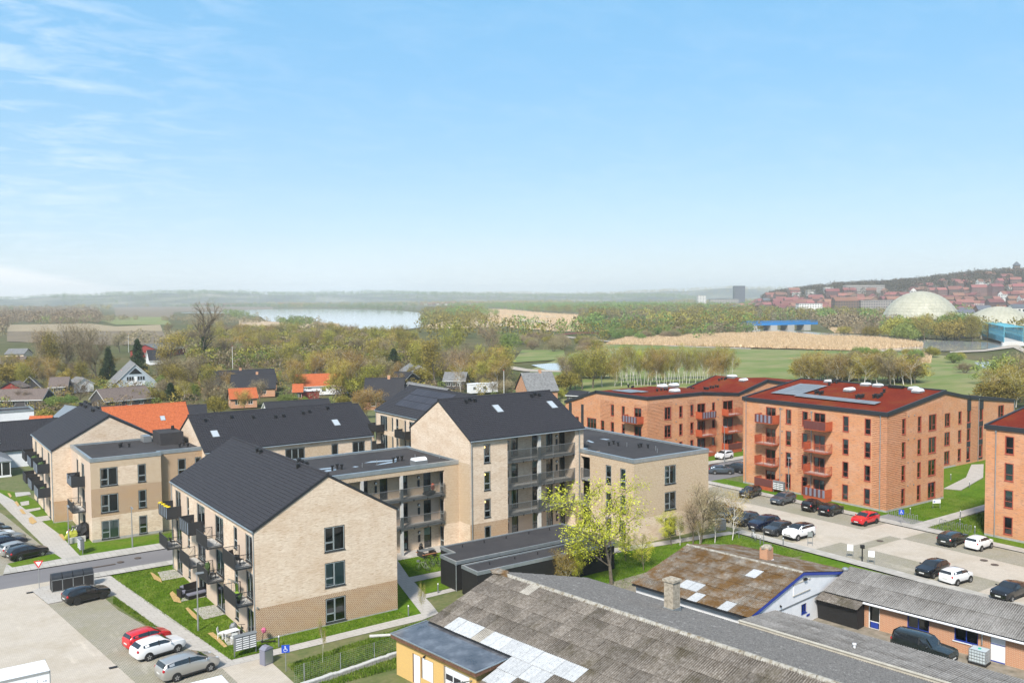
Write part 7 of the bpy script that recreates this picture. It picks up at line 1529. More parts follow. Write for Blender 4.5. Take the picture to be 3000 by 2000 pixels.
# lit stairwell lamps behind the narrow windows of the tall block
lm_ = bpy.data.materials.new('lit_lamp');lm_.use_nodes = True;lb_ = lm_.node_tree.nodes['Principled BSDF'];lb_.inputs['Emission Color'].default_value = (1,0.55,0.18,1);lb_.inputs['Emission Strength'].default_value = 3.0
for k in (1,2,3):simple('stairwell_lamp','lit round stairwell lamp behind the ' + ('lowest lit','middle lit','top lit')[k - 1] + ' narrow window of the tall block','lamp',MB().blob((0,0,0),(0.15,0.15,0.15),8,6,jit=0),lm_,56.15,85.6,z=3.14 * k + 2.0,group='stairwell lamps')

# ---------------------------------------------------------------- houses among the gardens
M['dark_render'] = material('dark_timber_wall',(0.06,0.055,0.055),0.8);M['grey_blue'] = material('grey_blue_boards',(0.36,0.41,0.45),0.8);M['red_wood'] = material('red_painted_boards',(0.24,0.03,0.025),0.8)
def house(label,e,zr,hw,ze,wall,roof,ext=(0,0),cat='house',wins=3,ch=None,name='house',white=False,tiles='flat',wl=1.0):
    a,b = Vector(e[:2]),Vector(e[2:4]);d = (b - a).normalized();a -= d * ext[0];b += d * ext[1];L = (b - a).length;c = (a + b) / 2;rot = math.atan2(d.y,d.x)
    B = Building(name,label,cat,0,0,rot=rot,wloc=(c.x,c.y));x0,x1 = -L / 2,L / 2;W_ = [wall]
    sp = L / (wins + 1);ops = [(x0 + sp * (i + 1) - 0.6 * wl,x0 + sp * (i + 1) + 0.6 * wl,0.9,min(ze - 0.2,2.1),'double') for i in range(wins)] if wins and ze > 1.8 else []
    fr = M['frame_white']
    g = [(-hw,ze),(0,zr),(hw,ze)]
    B.facade('f',-hw,x0,x1,0,ze,ops,W_,fr=fr,inner=False,sill=False);B.wall('k',hw,x0,x1,0,ze,[],W_)
    og = [(-0.5,0.5,0.9,2.0,'double')] if ze > 2 else []
    for f_,c_ in (('l',x0),('r',x1)):B.facade(f_,c_,-hw,hw,0,ze,og,W_,top=g,fr=fr,inner=False,sill=False)
    B.gable_roof('x',x0,x1,-hw,hw,ze,zr,over=0.35,eave=0.35,t=0.15,tiles=tiles,mat=roof,verge=M['frame_white'] if white else M['dark_steel'],gutter=False)
    if ch is not None:B.add('chimney',MB().box(ch - 0.35,ch + 0.35,-0.3,0.3,zr - 0.6,zr + 0.9),M['red_brick'])
    return B
H = house
b = H('house with broad orange clay tile roof and one skylight, behind the left blocks',(35.4,183.41,49.02,182.76),8,6.2,3.2,M['cream'],M['orange_tile'],ext=(1,0),tiles='wave');sloped_rect(b,'skylight',(2.2,-3.6,5.2),(0.9,0,0),(0,1.0,0.77),M['skyglass'],lift=0.3,frame=M['galv'])
b = H('black-tiled house at the left edge with pale chimney and glazed conservatory',(17.02,180.79,24.85,180.87),7,6,3,M['white_paint'],M['tile'],ext=(12,1),tiles='wave');b.add('chimney',MB().box(-1.6,-0.8,-0.4,0.4,6,8),M['cream'])
for i in range(8):b.add('roof_step',MB().box(0.6,1.1,-0.7 - i * 0.6,-0.6 - i * 0.6,7.0 - i * 0.4,7.05 - i * 0.4),M['galv'])
cs = Building('conservatory','white-framed glass conservatory attached to the black-tiled house','conservatory',11.5,168)
cs.add('frame',MB().box(6,17,166,166.12,2.4,2.6).box(6,17,166,166.1,0,0.3),M['white']);cs.add('roof',MB().hull8([(5.8,165.8,2.6),(17.2,165.8,2.6),(17.2,175,2.6),(5.8,175,2.6),(9,169,3.9),(14,169,3.9),(14,175,3.9),(9,175,3.9)]),M['pv'])
for i in range(10):cs.add('mullion',MB().box(6 + i * 1.2,6.12 + i * 1.2,165.98,166.1,0.3,2.4),M['white'])
for i in range(9):cs.add('pane',MB().quad((6.12 + i * 1.2,166.05,0.3),(7.2 + i * 1.2,166.05,0.3),(7.2 + i * 1.2,166.05,2.4),(6.12 + i * 1.2,166.05,2.4)),M['car_glass'])
H('low house with orange ridge tiles behind the black-tiled house',(24.23,199.37,27.49,197.82),5.5,4,2.6,M['red_brick'],M['orange_tile'])
B = Building('house','white cube-shaped house with dark flat-roofed neighbour at the left edge','house',*(23.48,224.99));x,y = B.o
B.facade('f',y - 3,x - 4,x + 4,0,4.6,[(x - 2.6,x - 0.4,0.3,2.2,'double'),(x + 1.4,x + 2.3,0.5,2.2,'tall')],[M['white_paint']]);B.facade('l',x - 4,y - 3,y + 4,0,4.6,[],[M['white_paint']]);B.wall('r',x + 4,y - 3,y + 4,0,4.6,[],[M['white_paint']]);B.flat_roof([(x - 4,y - 3),(x + 4,y - 3),(x + 4,y + 4),(x - 4,y + 4)],4.5)
B.add('dark_wing',MB().box(x - 12,x - 4.02,y - 4,y + 4,0,7),M['dark_render'])
b = H('A-frame house with grey-blue gable, white trim and white crossed balcony railing',(67.82,308.63,70.31,327.49),7.6,7.4,0.5,M['grey_blue'],M['grey_roof'],wins=0,white=True)
L2 = (Vector((67.82,308.63)) - Vector((70.31,327.49))).length / 2
for i in range(3):
    for s_ in (-1,1):b.add('window',MB().box(-L2 - 0.1,-L2 - 0.02,s_ * (0.9 + i * 0.75) - 0.25,s_ * (0.9 + i * 0.75) + 0.25,2.6,3.7),M['car_glass'])
b.add('door',MB().box(-L2 - 0.1,-L2 - 0.02,-0.4,0.4,1.7,3.7),M['frame_white']);b.add('window',MB().hull8([(-L2 - 0.1,-2,4.6),(-L2,-2,4.6),(-L2,2,4.6),(-L2 - 0.1,2,4.6),(-L2 - 0.1,-0.15,6.4),(-L2,-0.15,6.4),(-L2,0.15,6.4),(-L2 - 0.1,0.15,6.4)]),M['car_glass'])
r_ = MB()
for k in range(4):y0 = -2.8 + k * 1.4;r_.bar((-L2 - 1,y0,1.2),(-L2 - 1,y0 + 1.4,2.1),0.12);r_.bar((-L2 - 1,y0,2.1),(-L2 - 1,y0 + 1.4,1.2),0.12)
r_.bar((-L2 - 1,-2.8,2.15),(-L2 - 1,2.8,2.15),0.14);r_.bar((-L2 - 1,-2.8,1.15),(-L2 - 1,2.8,1.15),0.14);b.add('balcony_railing',r_,M['white'])
for lb,e,zr,hw,ze,wl,rf,ex in (
    ('old brown tiled house in front of the A-frame house',(46.41,254.34,55.74,256.44),5,4.5,2.3,'dark_render','brown_tile',(0,3)),
    ('long low house with weathered dark roof at the left',(26.75,275.45,36.91,270.24),4.6,4.5,2.3,'dark_render','brown_tile',(3,0)),
    ('brown house with pale garage doors left of the A-frame house',(43.74,305.57,46.52,304.79),4.8,4.5,2.4,'dark_render','brown_tile',(1,1)),
    ('small white shed with green mossy roof edge, left middle',(50.63,311.1,51.91,305.82),4.2,3,2.4,'white_paint','grey_roof',(0,0)),
    ('small house with navy gable and white verge boards at the left',(38.03,315.59,39.17,321.68),4.8,3.2,1.2,'dark_render','brown_tile',(0,0)),
    ('red shed nearest the left edge',(31.99,306.83,34.75,310.82),4,3,2.4,'red_wood','brown_tile',(0,0)),
    ('slate-roofed house with pale flat block behind, far left',(52.4,502.48,59.95,498.17),4.8,5,2.6,'cream','grey_roof',(0,0)),
    ('low brown roof in the trees at the left edge',(41.19,428.47,50.3,424.21),5,6,2.4,'brown_tile','brown_tile',(4,0)),
    ('red-brown barn roof between the trees beyond the flagpole',(108.73,472.5,125.73,490.81),6,8,3,'red_wood','grey_roof',(0,0)),
    ('small house with navy tiled roof below the barn',(97.53,419.84,103.31,419.24),6,6,1.8,'white_paint','tile',(0,0)),
    ('pale teal gabled house peeping over the left block roof',(32.93,216.18,34.08,212.63),5.4,3,3,'white_paint','galv',(0,1)),
    ('dark-roofed house left of the orange roof',(37.9,210.85,40.64,210.5),5.2,4,2.6,'cream','slate',(1,2)),
    ('flat dark-roofed house right of the orange roof',(55.65,206.91,59.82,205.79),4.6,4.5,2.8,'cream','slate',(0,0)),
    ('large dark-roofed brick house in front of the wood, left of centre',(80.21,280.51,101.88,276.49),6.2,6,2.4,'red_brick','slate',(0,0)),
    ('second dark-roofed brick house just in front of the large one',(85.1,264.97,96.53,260.53),6,6,2.4,'red_brick','slate',(0,0)),
    ('orange-tiled roof partly behind golden birches',(75.46,237.42,79.95,236.45),4.6,3.5,2.4,'red_brick','orange_tile',(0,2)),
    ('orange-roofed bungalow with white gable',(101.32,257.27,108.22,255.12),5.6,4.6,2.6,'white_paint','orange_tile',(0,9)),
    ('small red outbuilding with rusty tiled roof',(95.23,242.63,97.42,241.69),4.2,2.8,2.4,'red_wood','orange_tile',(0,0)),
    ('brick house with steep black gable roof behind golden branches',(103.56,213.34,111.44,207.61),7.5,4.5,2.6,'red_brick','slate',(0,0)),
    ('small white-gabled house with grey roof near the wood',(154.55,283.42,152.63,275.73),5,4,2.6,'white_paint','grey_roof',(0,6)),
    ('dark low house beside the white-gabled one',(136.89,260.48,139.86,255.03),4.4,4,2.5,'dark_render','slate',(0,0)),
    ('old grey-roofed barn behind the solar roof',(113.59,209.08,112.4,187.05),6.2,4,3,'cream','grey_roof',(0,0)),
    ('brick house with steep weathered grey roof, beyond the tall block',(141.69,197.14,149.93,195.03),7.8,4.6,3.4,'red_brick','grey_roof',(0,0)),
    ('white bungalow gable with dark solar-tiled roof behind the long black roof',(69.02,192.67,82.77,190.77),5.6,4.4,3,'white_paint','slate',(0,0)),
    ('low grey roof under the trees right of the dark conifer',(146.97,245.9,152.07,241.57),4.6,4.5,2.4,'dark_render','grey_roof',(0,0)),
    ('small pale hut roof beside the track',(159,243.44,162.67,241.51),4.4,3,2.4,'white_paint','grey_roof',(0,0)),
    ('black garden pavilion left of the terracotta blocks',(149.44,185.77,151.69,181.31),3.4,2.6,2.6,'dark_render','slate',(0,0))):
    H(lb,e,zr,hw,ze,M[wl],M[rf],ext=ex,white=wl in ('white_paint','dark_render'),ch=(1.0 if 'brick' in lb else None),wins=2 if 'small' in lb else 3)
M['charcoal_brick'] = M['dark_render']
B = Building('house','charcoal modern flat-roofed house with upper storey, in front of the wood','house',*(136.93,305.57));x,y = B.o
B.facade('f',y - 4,x - 7,x + 7,0,6.4,[(x - 5,x - 4,3.6,5.4,'tall'),(x + 1,x + 4,3.8,4.8,'double')],[M['dark_render']]);B.facade('l',x - 7,y - 4,y + 4,0,6.4,[],[M['dark_render']]);B.flat_roof([(x - 7,y - 4),(x + 7,y - 4),(x + 7,y + 4),(x - 7,y + 4)],6.3,cap=M['dark_steel']);B.facade('f',y - 8,x - 15,x - 5,0,3.3,[(x - 12,x - 8,0.3,2.6,'double')],[M['dark_render']]);B.facade('l',x - 15,y - 8,y,0,3.3,[],[M['dark_render']]);B.wall('r',x - 5,y - 8,y - 4,0,3.3,[],[M['dark_render']]);B.flat_roof([(x - 15,y - 8),(x - 5,y - 8),(x - 5,y),(x - 15,y)],3.2,cap=M['dark_steel'],name='lower_roof')
c_ = ((141.99,223.25),(150.87,222.23));d_ = Vector(c_[1]) - Vector(c_[0]);B = Building('site_hut','white site hut with two small windows at the garden edge','site hut',0,0,rot=math.atan2(d_.y,d_.x),wloc=c_[0]);L_ = d_.length
B.facade('f',0,0,L_,0.3,2.9,[(0.8,1.6,1.3,2.1,'double'),(L_ * .45,L_ * .45 + 1,1.3,2.1,'double')],[M['white_paint']],fr=M['dark_steel'],sill=False);B.wall('l',0,0,2.6,0.3,2.9,[],[M['white_paint']]);B.wall('r',L_,0,2.6,0.3,2.9,[],[M['white_paint']]);B.add('roof',MB().box(-0.1,L_ + 0.1,-0.1,2.7,2.9,3.05),M['white_paint'])
c_ = (99.53,243.55);B = Building('carport','dark red carport with white flat roof sheet','carport',c_[0],c_[1]);x,y = c_;B.add('roof',MB().box(x - 3,x + 3,y - 2.5,y + 2.5,2.3,2.42),M['white']);B.add('wall',MB().box(x - 2.8,x + 2.8,y - 2.3,y + 2.3,0,2.3),M['red_wood'])
# flagpoles
for (x,y,h),lb in zip(((110.87,519.15,10.07),(114.53,355.49,9.9),(66.36,322.08,5.07),(46.16,220.01,4.29),(76.91,242.59,3.62),(125.92,315.22,3.42),(164.74,312.7,3.4),(125.08,237.04,5.34),(145.2,210.77,7.69)),('flagpole with pale top beside the dark spruces','tall white flagpole with pennant in front of the wood','flagpole before the A-frame house','flagpole in front of the orange roof','flagpole by the golden birch','thin pole beside the charcoal house','thin pole right of the dark conifer','white flagpole behind the solar roof','red-topped white flagpole by the site hut')):
    thing('flagpole',lb,'flagpole',x,y,[('pole',MB().cyl((0,0,0),(0,0,h),0.09,0.05,n=6),M['white']),('knob',MB().blob((0,0,h),(0.12,0.12,0.12),6,4,jit=0),M['sign_red'])],group='flagpoles')

# ---------------------------------------------------------------- trees and shrubs
def leafmat(name,cols,rnd=0.28):
    m = bpy.data.materials.new(name);m.use_nodes = True;t = m.node_tree;N = t.nodes;L = t.links;MATS[name] = m
    b = N['Principled BSDF'];b.inputs['Roughness'].default_value = 0.9;b.inputs['Specular IOR Level'].default_value = 0.1
    g = N.new('ShaderNodeNewGeometry');wn_ = N.new('ShaderNodeTexNoise');wn_.inputs['Scale'].default_value = 0.55;wn_.inputs['Detail'].default_value = 6;L.new(g.outputs['Position'],wn_.inputs['Vector'])
    ad = N.new('ShaderNodeMath');ad.operation = 'MULTIPLY_ADD';L.new(g.outputs['Random Per Island'],ad.inputs[0]);ad.inputs[1].default_value = 0.34;ad.inputs[2].default_value = -0.17
    a2 = N.new('ShaderNodeMath');a2.operation = 'ADD';L.new(ad.outputs[0],a2.inputs[0]);L.new(wn_.outputs[0],a2.inputs[1])
    rp = N.new('ShaderNodeValToRGB');L.new(a2.outputs[0],rp.inputs[0]);el = rp.color_ramp.elements
    while len(el) < len(cols):el.new(0.5)
    for i,c in enumerate(cols):el[i].position = 0.30 + 0.40 * i / (len(cols) - 1);el[i].color = (*c,1)
    oi = N.new('ShaderNodeObjectInfo');h = N.new('ShaderNodeHueSaturation');mr = N.new('ShaderNodeMapRange');L.new(oi.outputs['Random'],mr.inputs[0]);mr.inputs[3].default_value = 1 - rnd;mr.inputs[4].default_value = 1 + rnd;L.new(mr.outputs[0],h.inputs['Value'])
    mh = N.new('ShaderNodeMapRange');ml = N.new('ShaderNodeMath');ml.operation = 'MULTIPLY';L.new(oi.outputs['Random'],ml.inputs[0]);ml.inputs[1].default_value = 5.7;fr = N.new('ShaderNodeMath');fr.operation = 'FRACT';L.new(ml.outputs[0],fr.inputs[0]);L.new(fr.outputs[0],mh.inputs[0]);mh.inputs[3].default_value = 0.5 - rnd * 0.08;mh.inputs[4].default_value = 0.5 + rnd * 0.08;L.new(mh.outputs[0],h.inputs['Hue'])
    L.new(rp.outputs[0],h.inputs['Color']);L.new(h.outputs[0],b.inputs['Base Color'])
    try:b.inputs['Subsurface Weight'].default_value = 0.0
    except KeyError:pass
    return m
M['lf_olive'] = leafmat('olive_spring_foliage',[(0.133,0.117,0.029),(0.266,0.235,0.049),(0.398,0.353,0.079)])
M['lf_gold'] = leafmat('golden_birch_twigs',[(0.180,0.120,0.031),(0.309,0.219,0.057),(0.425,0.337,0.092)])
M['lf_brown'] = leafmat('bare_brown_twigs',[(0.149,0.110,0.062),(0.238,0.188,0.110),(0.327,0.274,0.165)])
M['lf_green'] = leafmat('fresh_willow_foliage',[(0.086,0.131,0.033),(0.159,0.223,0.055),(0.256,0.316,0.087)])
M['lf_yellow'] = leafmat('yellow_green_blossom',[(0.286,0.302,0.020),(0.484,0.493,0.045),(0.660,0.650,0.100)],0.06)
M['lf_dark'] = leafmat('dark_conifer_needles',[(0.012,0.028,0.012),(0.03,0.055,0.022),(0.06,0.085,0.035)],0.15)
M['lf_hill'] = leafmat('dark_hillside_trees',[(0.045,0.040,0.030),(0.085,0.072,0.05),(0.13,0.115,0.07)])
M['bark'] = material('grey_brown_bark',(0.13,0.11,0.08),0.95,cols=[(0.08,0.065,0.045),(0.18,0.15,0.11)],scale=4)
M['birch_bark'] = material('white_birch_bark',(0.55,0.52,0.46),0.8,cols=[(0.22,0.20,0.17),(0.55,0.52,0.46),(0.66,0.63,0.57)],scale=3,stretch=(1,1,2))
M['ivy'] = leafmat('ivy_leaves',[(0.02,0.045,0.012),(0.045,0.08,0.02),(0.08,0.12,0.03)],0.1)
def branches(seed,H_,style):
    """Trunk and limbs as tapered tubes; returns the MB and the twig tips."""
    rd = random.Random(seed);mb = MB();tips = []
    def grow(p,d,L_,r,lev):
        n = 3 if lev < 2 else 2;q = p
        for i in range(n):
            d2 = (d + Vector((rd.uniform(-1,1),rd.uniform(-1,1),rd.uniform(-0.3,0.5))) * (0.13 if style != 'weep' else 0.18)).normalized()
            e = q + d2 * (L_ / n);r1 = r * (1 - 0.22 * (i + 1) / n * 2 if lev else 1 - 0.16 * (i + 1));r1 = max(r1,r * 0.45)
            mb.cyl(q,e,r * (1 - 0.18 * i),r * (1 - 0.18 * (i + 1)),n=6 if lev == 0 else (4 if lev < 3 else 3),cap=False);q = e;d = d2
            if lev >= 1 or i >= (1 if style == 'slim' else 0):
                if lev < 3:
                    for k in range(2 if lev else (3 if i else 2)):
                        an = rd.uniform(0,6.28);sp = {'slim':0.5,'weep':0.8,'wide':0.95,'yel':0.95,'big':0.8}[style] * rd.uniform(0.7,1.2);s = Vector((math.cos(an),math.sin(an),0));dd = (d * 1.0 + s * sp).normalized()
                        grow(q,dd,L_ * rd.uniform(0.42,0.62),r * 0.45,lev + 1)
            if lev >= 2:tips.append((q,d))
        tips.append((q,d))
    grow(Vector((0,0,0)),Vector((0,0,1)),H_ * (0.62 if style in ('wide','yel','big') else 0.78),H_ * {'wide':0.026,'yel':0.017,'big':0.044}.get(style,0.020),0)
    zm = max(t[0].z for t in tips);k = (H_ * 0.94) / zm
    mb.v = [(x * k,y * k,z * k) for x,y,z in mb.v];return mb,[(t[0] * k,t[1]) for t in tips]
def cloud(pts,dirs,n,spread,ln,wd,seed,droop=0.0,up=0.3):
    """n slim triangles round the given points."""
    g = np.random.default_rng(seed);P = np.array([tuple(p) for p in pts]);D = np.array([tuple(d) for d in dirs]);i = g.integers(0,len(P),n)
    c = P[i] + g.normal(0,1,(n,3)) * spread;d = D[i] * 0.6 + g.normal(0,0.7,(n,3));d[:,2] += up - droop;d /= np.linalg.norm(d,axis=1)[:,None]
    s = np.cross(d,g.normal(0,1,(n,3)));s /= np.linalg.norm(s,axis=1)[:,None]
    L_ = (ln * g.uniform(0.6,1.4,n))[:,None];W_ = (wd * g.uniform(0.6,1.4,n))[:,None]
    V = np.stack([c - s * W_,c + s * W_,c + d * L_],1).reshape(-1,3);V[:,2] = np.maximum(V[:,2],0.05);return V
def trimesh(name,V,mat):
    n = len(V) // 3;me = bpy.data.meshes.new(name);me.vertices.add(len(V));me.vertices.foreach_set('co',V.astype(np.float32).ravel());me.loops.add(n * 3);me.polygons.add(n)
    me.loops.foreach_set('vertex_index',np.arange(n * 3,dtype=np.int32));me.polygons.foreach_set('loop_start',np.arange(0,n * 3,3,dtype=np.int32));me.materials.append(mat);me.update(calc_edges=True);return me
TREES = {}
def tree_kind(kind,seed):
    """Meshes for a tree 10 m tall."""
    if (kind,seed) in TREES:return TREES[(kind,seed)]
    if kind in ('olive','brown','gold','yellow','birch','slim','big','weep'):
        st = {'olive':'wide','brown':'wide','gold':'weep','yellow':'yel','birch':'weep','slim':'slim','big':'big','weep':'weep'}[kind]
        mb,tips = branches(seed * 13 + 5,10,st);T_ = [t[0] for t in tips if t[0].z > (2.6 if kind != 'big' else 4)];D_ = [t[1] for t in tips if t[0].z > (2.6 if kind != 'big' else 4)]
        a = {'olive':(4600,.55,.26,.075,0),'brown':(4200,.50,.50,.026,0),'gold':(4600,.45,.42,.035,.9),'yellow':(8500,.26,.12,.050,0),'birch':(2600,.38,.34,.028,.7),'slim':(2600,.40,.30,.035,.2),'big':(2600,.20,.55,.016,0),'weep':(4600,.5,.6,.03,1.6)}[kind]
        V = cloud(T_,D_,*a[:4],seed,a[4]);lf = {'olive':'lf_olive','brown':'lf_brown','gold':'lf_gold','yellow':'lf_yellow','birch':'lf_gold','slim':'lf_olive','big':'lf_brown','weep':'lf_gold'}[kind]
        r = (mb.mesh('trunk',M['birch_bark'] if kind in ('birch','slim','gold') else M['bark'],True),trimesh('crown',V,M[lf]))
    elif kind == 'conifer':
        mb = MB();mb.cyl((0,0,0),(0,0,9.6),0.16,0.03,n=6);g = np.random.default_rng(seed);pts = [];dr = []
        for k in range(34):
            z = 1.0 + 8.6 * k / 34;R0 = 3.1 * (1 - z / 10.2) * (0.8 + 0.3 * g.random())
            for j in range(7):
                a = g.uniform(0,6.28)
                for q in (0.35,0.7,1.0):pts.append((R0 * q * math.cos(a),R0 * q * math.sin(a),z - 0.5 * q));dr.append((math.cos(a),math.sin(a),-0.35))
        r = (mb.mesh('trunk',M['bark']),trimesh('crown',cloud(pts,dr,5200,0.16,.45,.09,seed,0.5,0),M['lf_dark']))
    else:                               # rounded bush or willow dome, 10 wide and 7 tall
        g = np.random.default_rng(seed);pts = [];dr = [];lob = [(g.uniform(-3,3),g.uniform(-3,3),g.uniform(0.8,2.6),g.uniform(1.4,2.6)) for _ in range(11)]
        for (x,y,z,q) in lob:
            for _ in range(60):
                d = g.normal(0,1,3);d /= np.linalg.norm(d);d[2] = abs(d[2]) * 1.1;rr = q * g.uniform(0.75,1.05);pts.append((x + d[0] * rr,y + d[1] * rr,z + d[2] * rr * 1.25));dr.append(tuple(d))
        mb = MB()
        for k in range(7):a = k * 0.9;mb.cyl((0.2 * math.cos(a),0.2 * math.sin(a),0),(2.4 * math.cos(a),2.4 * math.sin(a),3.2),0.12,0.04,n=4,cap=False)
        r = (mb.mesh('trunk',M['bark']),trimesh('crown',cloud(pts,dr,5000,0.28,.42,.10 if kind != 'scrub' else .05,seed,0,0.3),M[{'bush':'lf_green','scrub':'lf_brown','obush':'lf_olive'}[kind]]))
    TREES[(kind,seed)] = r;return r
KN = {'olive':('broadleaf_tree','olive spring tree'),'brown':('bare_tree','bare brown tree'),'gold':('birch_tree','golden birch'),'yellow':('maple_tree','yellow-green flowering tree'),'birch':('birch_tree','white-stemmed birch'),'slim':('birch_tree','slim birch'),'big':('bare_tree','large bare tree'),'weep':('weeping_birch','weeping golden birch'),'conifer':('conifer_tree','dark conifer'),'bush':('willow_bush','fresh green willow bush'),'scrub':('scrub_bush','leafless brown scrub bush'),'obush':('shrub','olive shrub')}
TR = random.Random(77)
def tree(kind,x,y,h,label=None,group=None,wide=1.0,cat=None):
    s = TR.randrange(3) if kind not in ('yellow','big') else 0;tk,cr = tree_kind(kind,s);base = 10 if kind not in ('bush','scrub','obush') else 6.3;k = h / base
    root = empty(KN[kind][0],label or KN[kind][1],cat or ('bush' if kind in ('bush','scrub','obush') else 'tree'),(x,y,-0.05),TR.uniform(0,6.28),group);root.scale = (k * wide,k * wide,k)
    obj('trunk',tk,root);obj('crown',cr,root);return root
# named trees in the gardens
for kind,q,lb,wd in (
    ('big',(112.23,388.92,29.32),'huge bare tree with ivy-clad forked trunk towering over the left wood',0.8),('conifer',(64.27,331.73,13.34),'dark spruce left of the A-frame house',.9),('conifer',(78.88,354.83,14.81),'dark spruce right behind the A-frame house',1),('conifer',(61.64,328.59,5.9),'small dark spruce at the foot of the taller one',1),('conifer',(162.64,310.91,9.66),'dense dark green conifer in the middle gardens',1.5),('conifer',(66.16,259.91,5.84),'dark pine behind the orange roof',1.6),
    ('brown',(51.38,377.98,19.66),'tall brown-grey tree in the left group, farthest left',.8),('brown',(55.27,362.16,21.15),'tallest brown tree of the left group',.75),('brown',(60.02,358.18,20.27),'tall brown tree right of centre in the left group',.75),('brown',(61.64,339.39,16.97),'brown tree at the right end of the left group',.7),('olive',(52.2,364.72,17.79),'olive tree inside the left brown group',.7),('brown',(108.2,528.51,11.47),'reddish bare tree behind the first flagpole',1),
    ('olive',(93.11,362.94,16.27),'golden-olive tree left of the huge bare tree',.9),('brown',(78.68,285.59,11.54),'low bare tree below the huge tree',1),('yellow',(66,335.76,4.65),'small yellow-green tree between the spruces',.8),('obush',(47.12,375.18,6.9),'green bush at the left behind the sheds',1),('obush',(36.42,349.48,8.32),'olive thicket at the left edge',1.3),('brown',(44.77,270.12,7.66),'thin bare tree in front of the left sheds',.8),('brown',(31.3,270.93,5.27),'bare fruit tree by the left long roof',1.2),('bush',(37.39,262.86,3.83),'fresh green bush behind the left block roof',1.1),('bush',(41.26,266.22,3.6),'bright green bush right of its twin behind the left block',1),('obush',(28.14,244.31,2.52),'yellowish bush beside the white cube house',1),('obush',(31.99,241.27,2.8),'pale olive bush over the black-tiled roof',1.1),
    ('obush',(57.17,256.77,5.66),'large olive bush behind the orange roof',1.0),('obush',(60.69,253.94,4.71),'olive bush right of its larger neighbour',.9),('obush',(68.39,226.11,5.23),'blossoming shrub above the long black roof',.8),('weep',(75.73,226.11,6.07),'round golden weeping tree above the long black roof',1.05),('brown',(85.01,241.2,7.17),'round purple-brown bare tree beside the brick chimney',1.1),('gold',(85.66,271.25,6.67),'twisted bare tree before the dark-roofed house',.9),('bush',(89.26,231,3.74),'white-green blossoming bush right of the dark-roofed house',1.1),('bush',(93.49,230.95,2.36),'bright green hedge bush behind the white bungalow',1),
    ('weep',(107.57,241.31,12.07),'tall brown weeping birch before the charcoal house',.7),('gold',(114.76,243.4,14.74),'tall golden birch with whitish stem, centre left',.6),('gold',(112.06,241.58,11.87),'golden birch between two taller birches',.7),('gold',(132.38,270,11.52),'golden birch right of the charcoal house',.8),('birch',(108.97,215.18,9.43),'white-stemmed forked birch before the steep black roof',1.1),('gold',(97.03,195.05,7.82),'golden thicket tree left of the solar roof',1),('gold',(99.85,209.86,5.94),'golden low tree behind the long black roof',1),('weep',(94.55,194.37,6.37),'drooping golden tree against the dark low wing',1),('obush',(100.8,221.74,3.1),'olive shrub right of the white bungalow',1),('gold',(122.16,233.38,7.44),'golden tree over the brick gable',1),
    ('olive',(145.17,249.48,16.9),'large yellow-olive tree with ivy trunk, centre',.85),('olive',(153.48,274.08,13.72),'yellow-olive tree left of the large one',.8),('olive',(209.7,344.69,17.13),'tall olive tree behind the white forked birch',.9),('birch',(142.22,229.3,11.85),'dead white forked birch in front of the gardens',.8),('yellow',(196.85,303.92,10.04),'bright yellow-green tree right of the dead birch',.9),('brown',(226.01,340.17,17.89),'tall round brown tree by the dark dome-shaped barn',.85),('brown',(184.72,271.99,10.62),'reddish bare tree before the pond',.9),('brown',(166.08,257.95,9.11),'grey bare tree behind the site hut',.9),('brown',(145.95,218,4.76),'pale blossoming fruit tree by the site hut',1.1),('olive',(166.75,241.53,12.9),'dark olive tree at the track bend',.8),('bush',(255.57,368.96,12.73),'dense green tree behind the brown one',.8),
    ('obush',(168.19,211.3,6.98),'leafless hedge bush beside the grey-roofed brick house',1),('brown',(173.52,215.71,9.29),'brown willow thicket left of the birch grove',1),('olive',(176.27,213.45,12.13),'olive willow left of the birch grove',.9),('olive',(181,214.11,13),'broad olive willow at the edge of the birch grove',1),('gold',(185.58,215.01,14.61),'golden-topped birch before the terracotta roofs',.8),('obush',(155.64,197.64,3.26),'brown hedge beside the tall block roof',.9)):
    t = tree(kind,*q,lb,wide=wd)
    if kind == 'big':
        iv = trimesh('ivy',cloud([(0.0 + 0.02 * i,0,0.12 * i) for i in range(36)],[(0,0,1)] * 36,1500,0.16,.16,.08,3),M['ivy']);obj('ivy',iv,t)
# birch grove
for i in range(34):
    px = 1150 + i * 30 + TR.uniform(-14,14)
grv = ((189.87,213.84),(203.36,223.41),(197.1,211.25),(211.08,220.75),(204.42,208.63),(218.92,218.05),(211.86,205.97),(226.88,215.31),(219.4,203.26),(234.96,212.53),(227.05,200.52),(191.72,212.8),(205.32,222.31),(198.97,210.2),(213.06,219.64),(206.31,207.56),(220.92,216.93),(213.76,204.89),(228.9,214.18),(221.33,202.18),(237.01,211.39),(199.63,223.85),(193.57,211.75),(207.28,221.21),(200.84,209.14),(215.04,218.53),(208.2,206.5),(222.93,215.81),(215.67,203.81),(230.93,213.05),(223.25,201.09),(239.06,210.25),(201.58,222.76),(195.43,210.7),(209.25,220.11),(202.71,208.08),(217.03,217.42),(210.09,205.43),(224.94,214.69),(217.59,202.73),(232.96,211.92),(225.19,200),(210.38,234.88),(203.53,221.67),(197.29,209.64),(211.22,219.01),(204.59,207.02),(219.02,216.31),(211.99,204.35),(226.95,213.57),(219.5,201.65),(234.99,210.79),(227.12,198.91),(212.44,233.74),(205.48,220.57),(199.15,208.59),(213.19,217.9),(206.46,205.95))
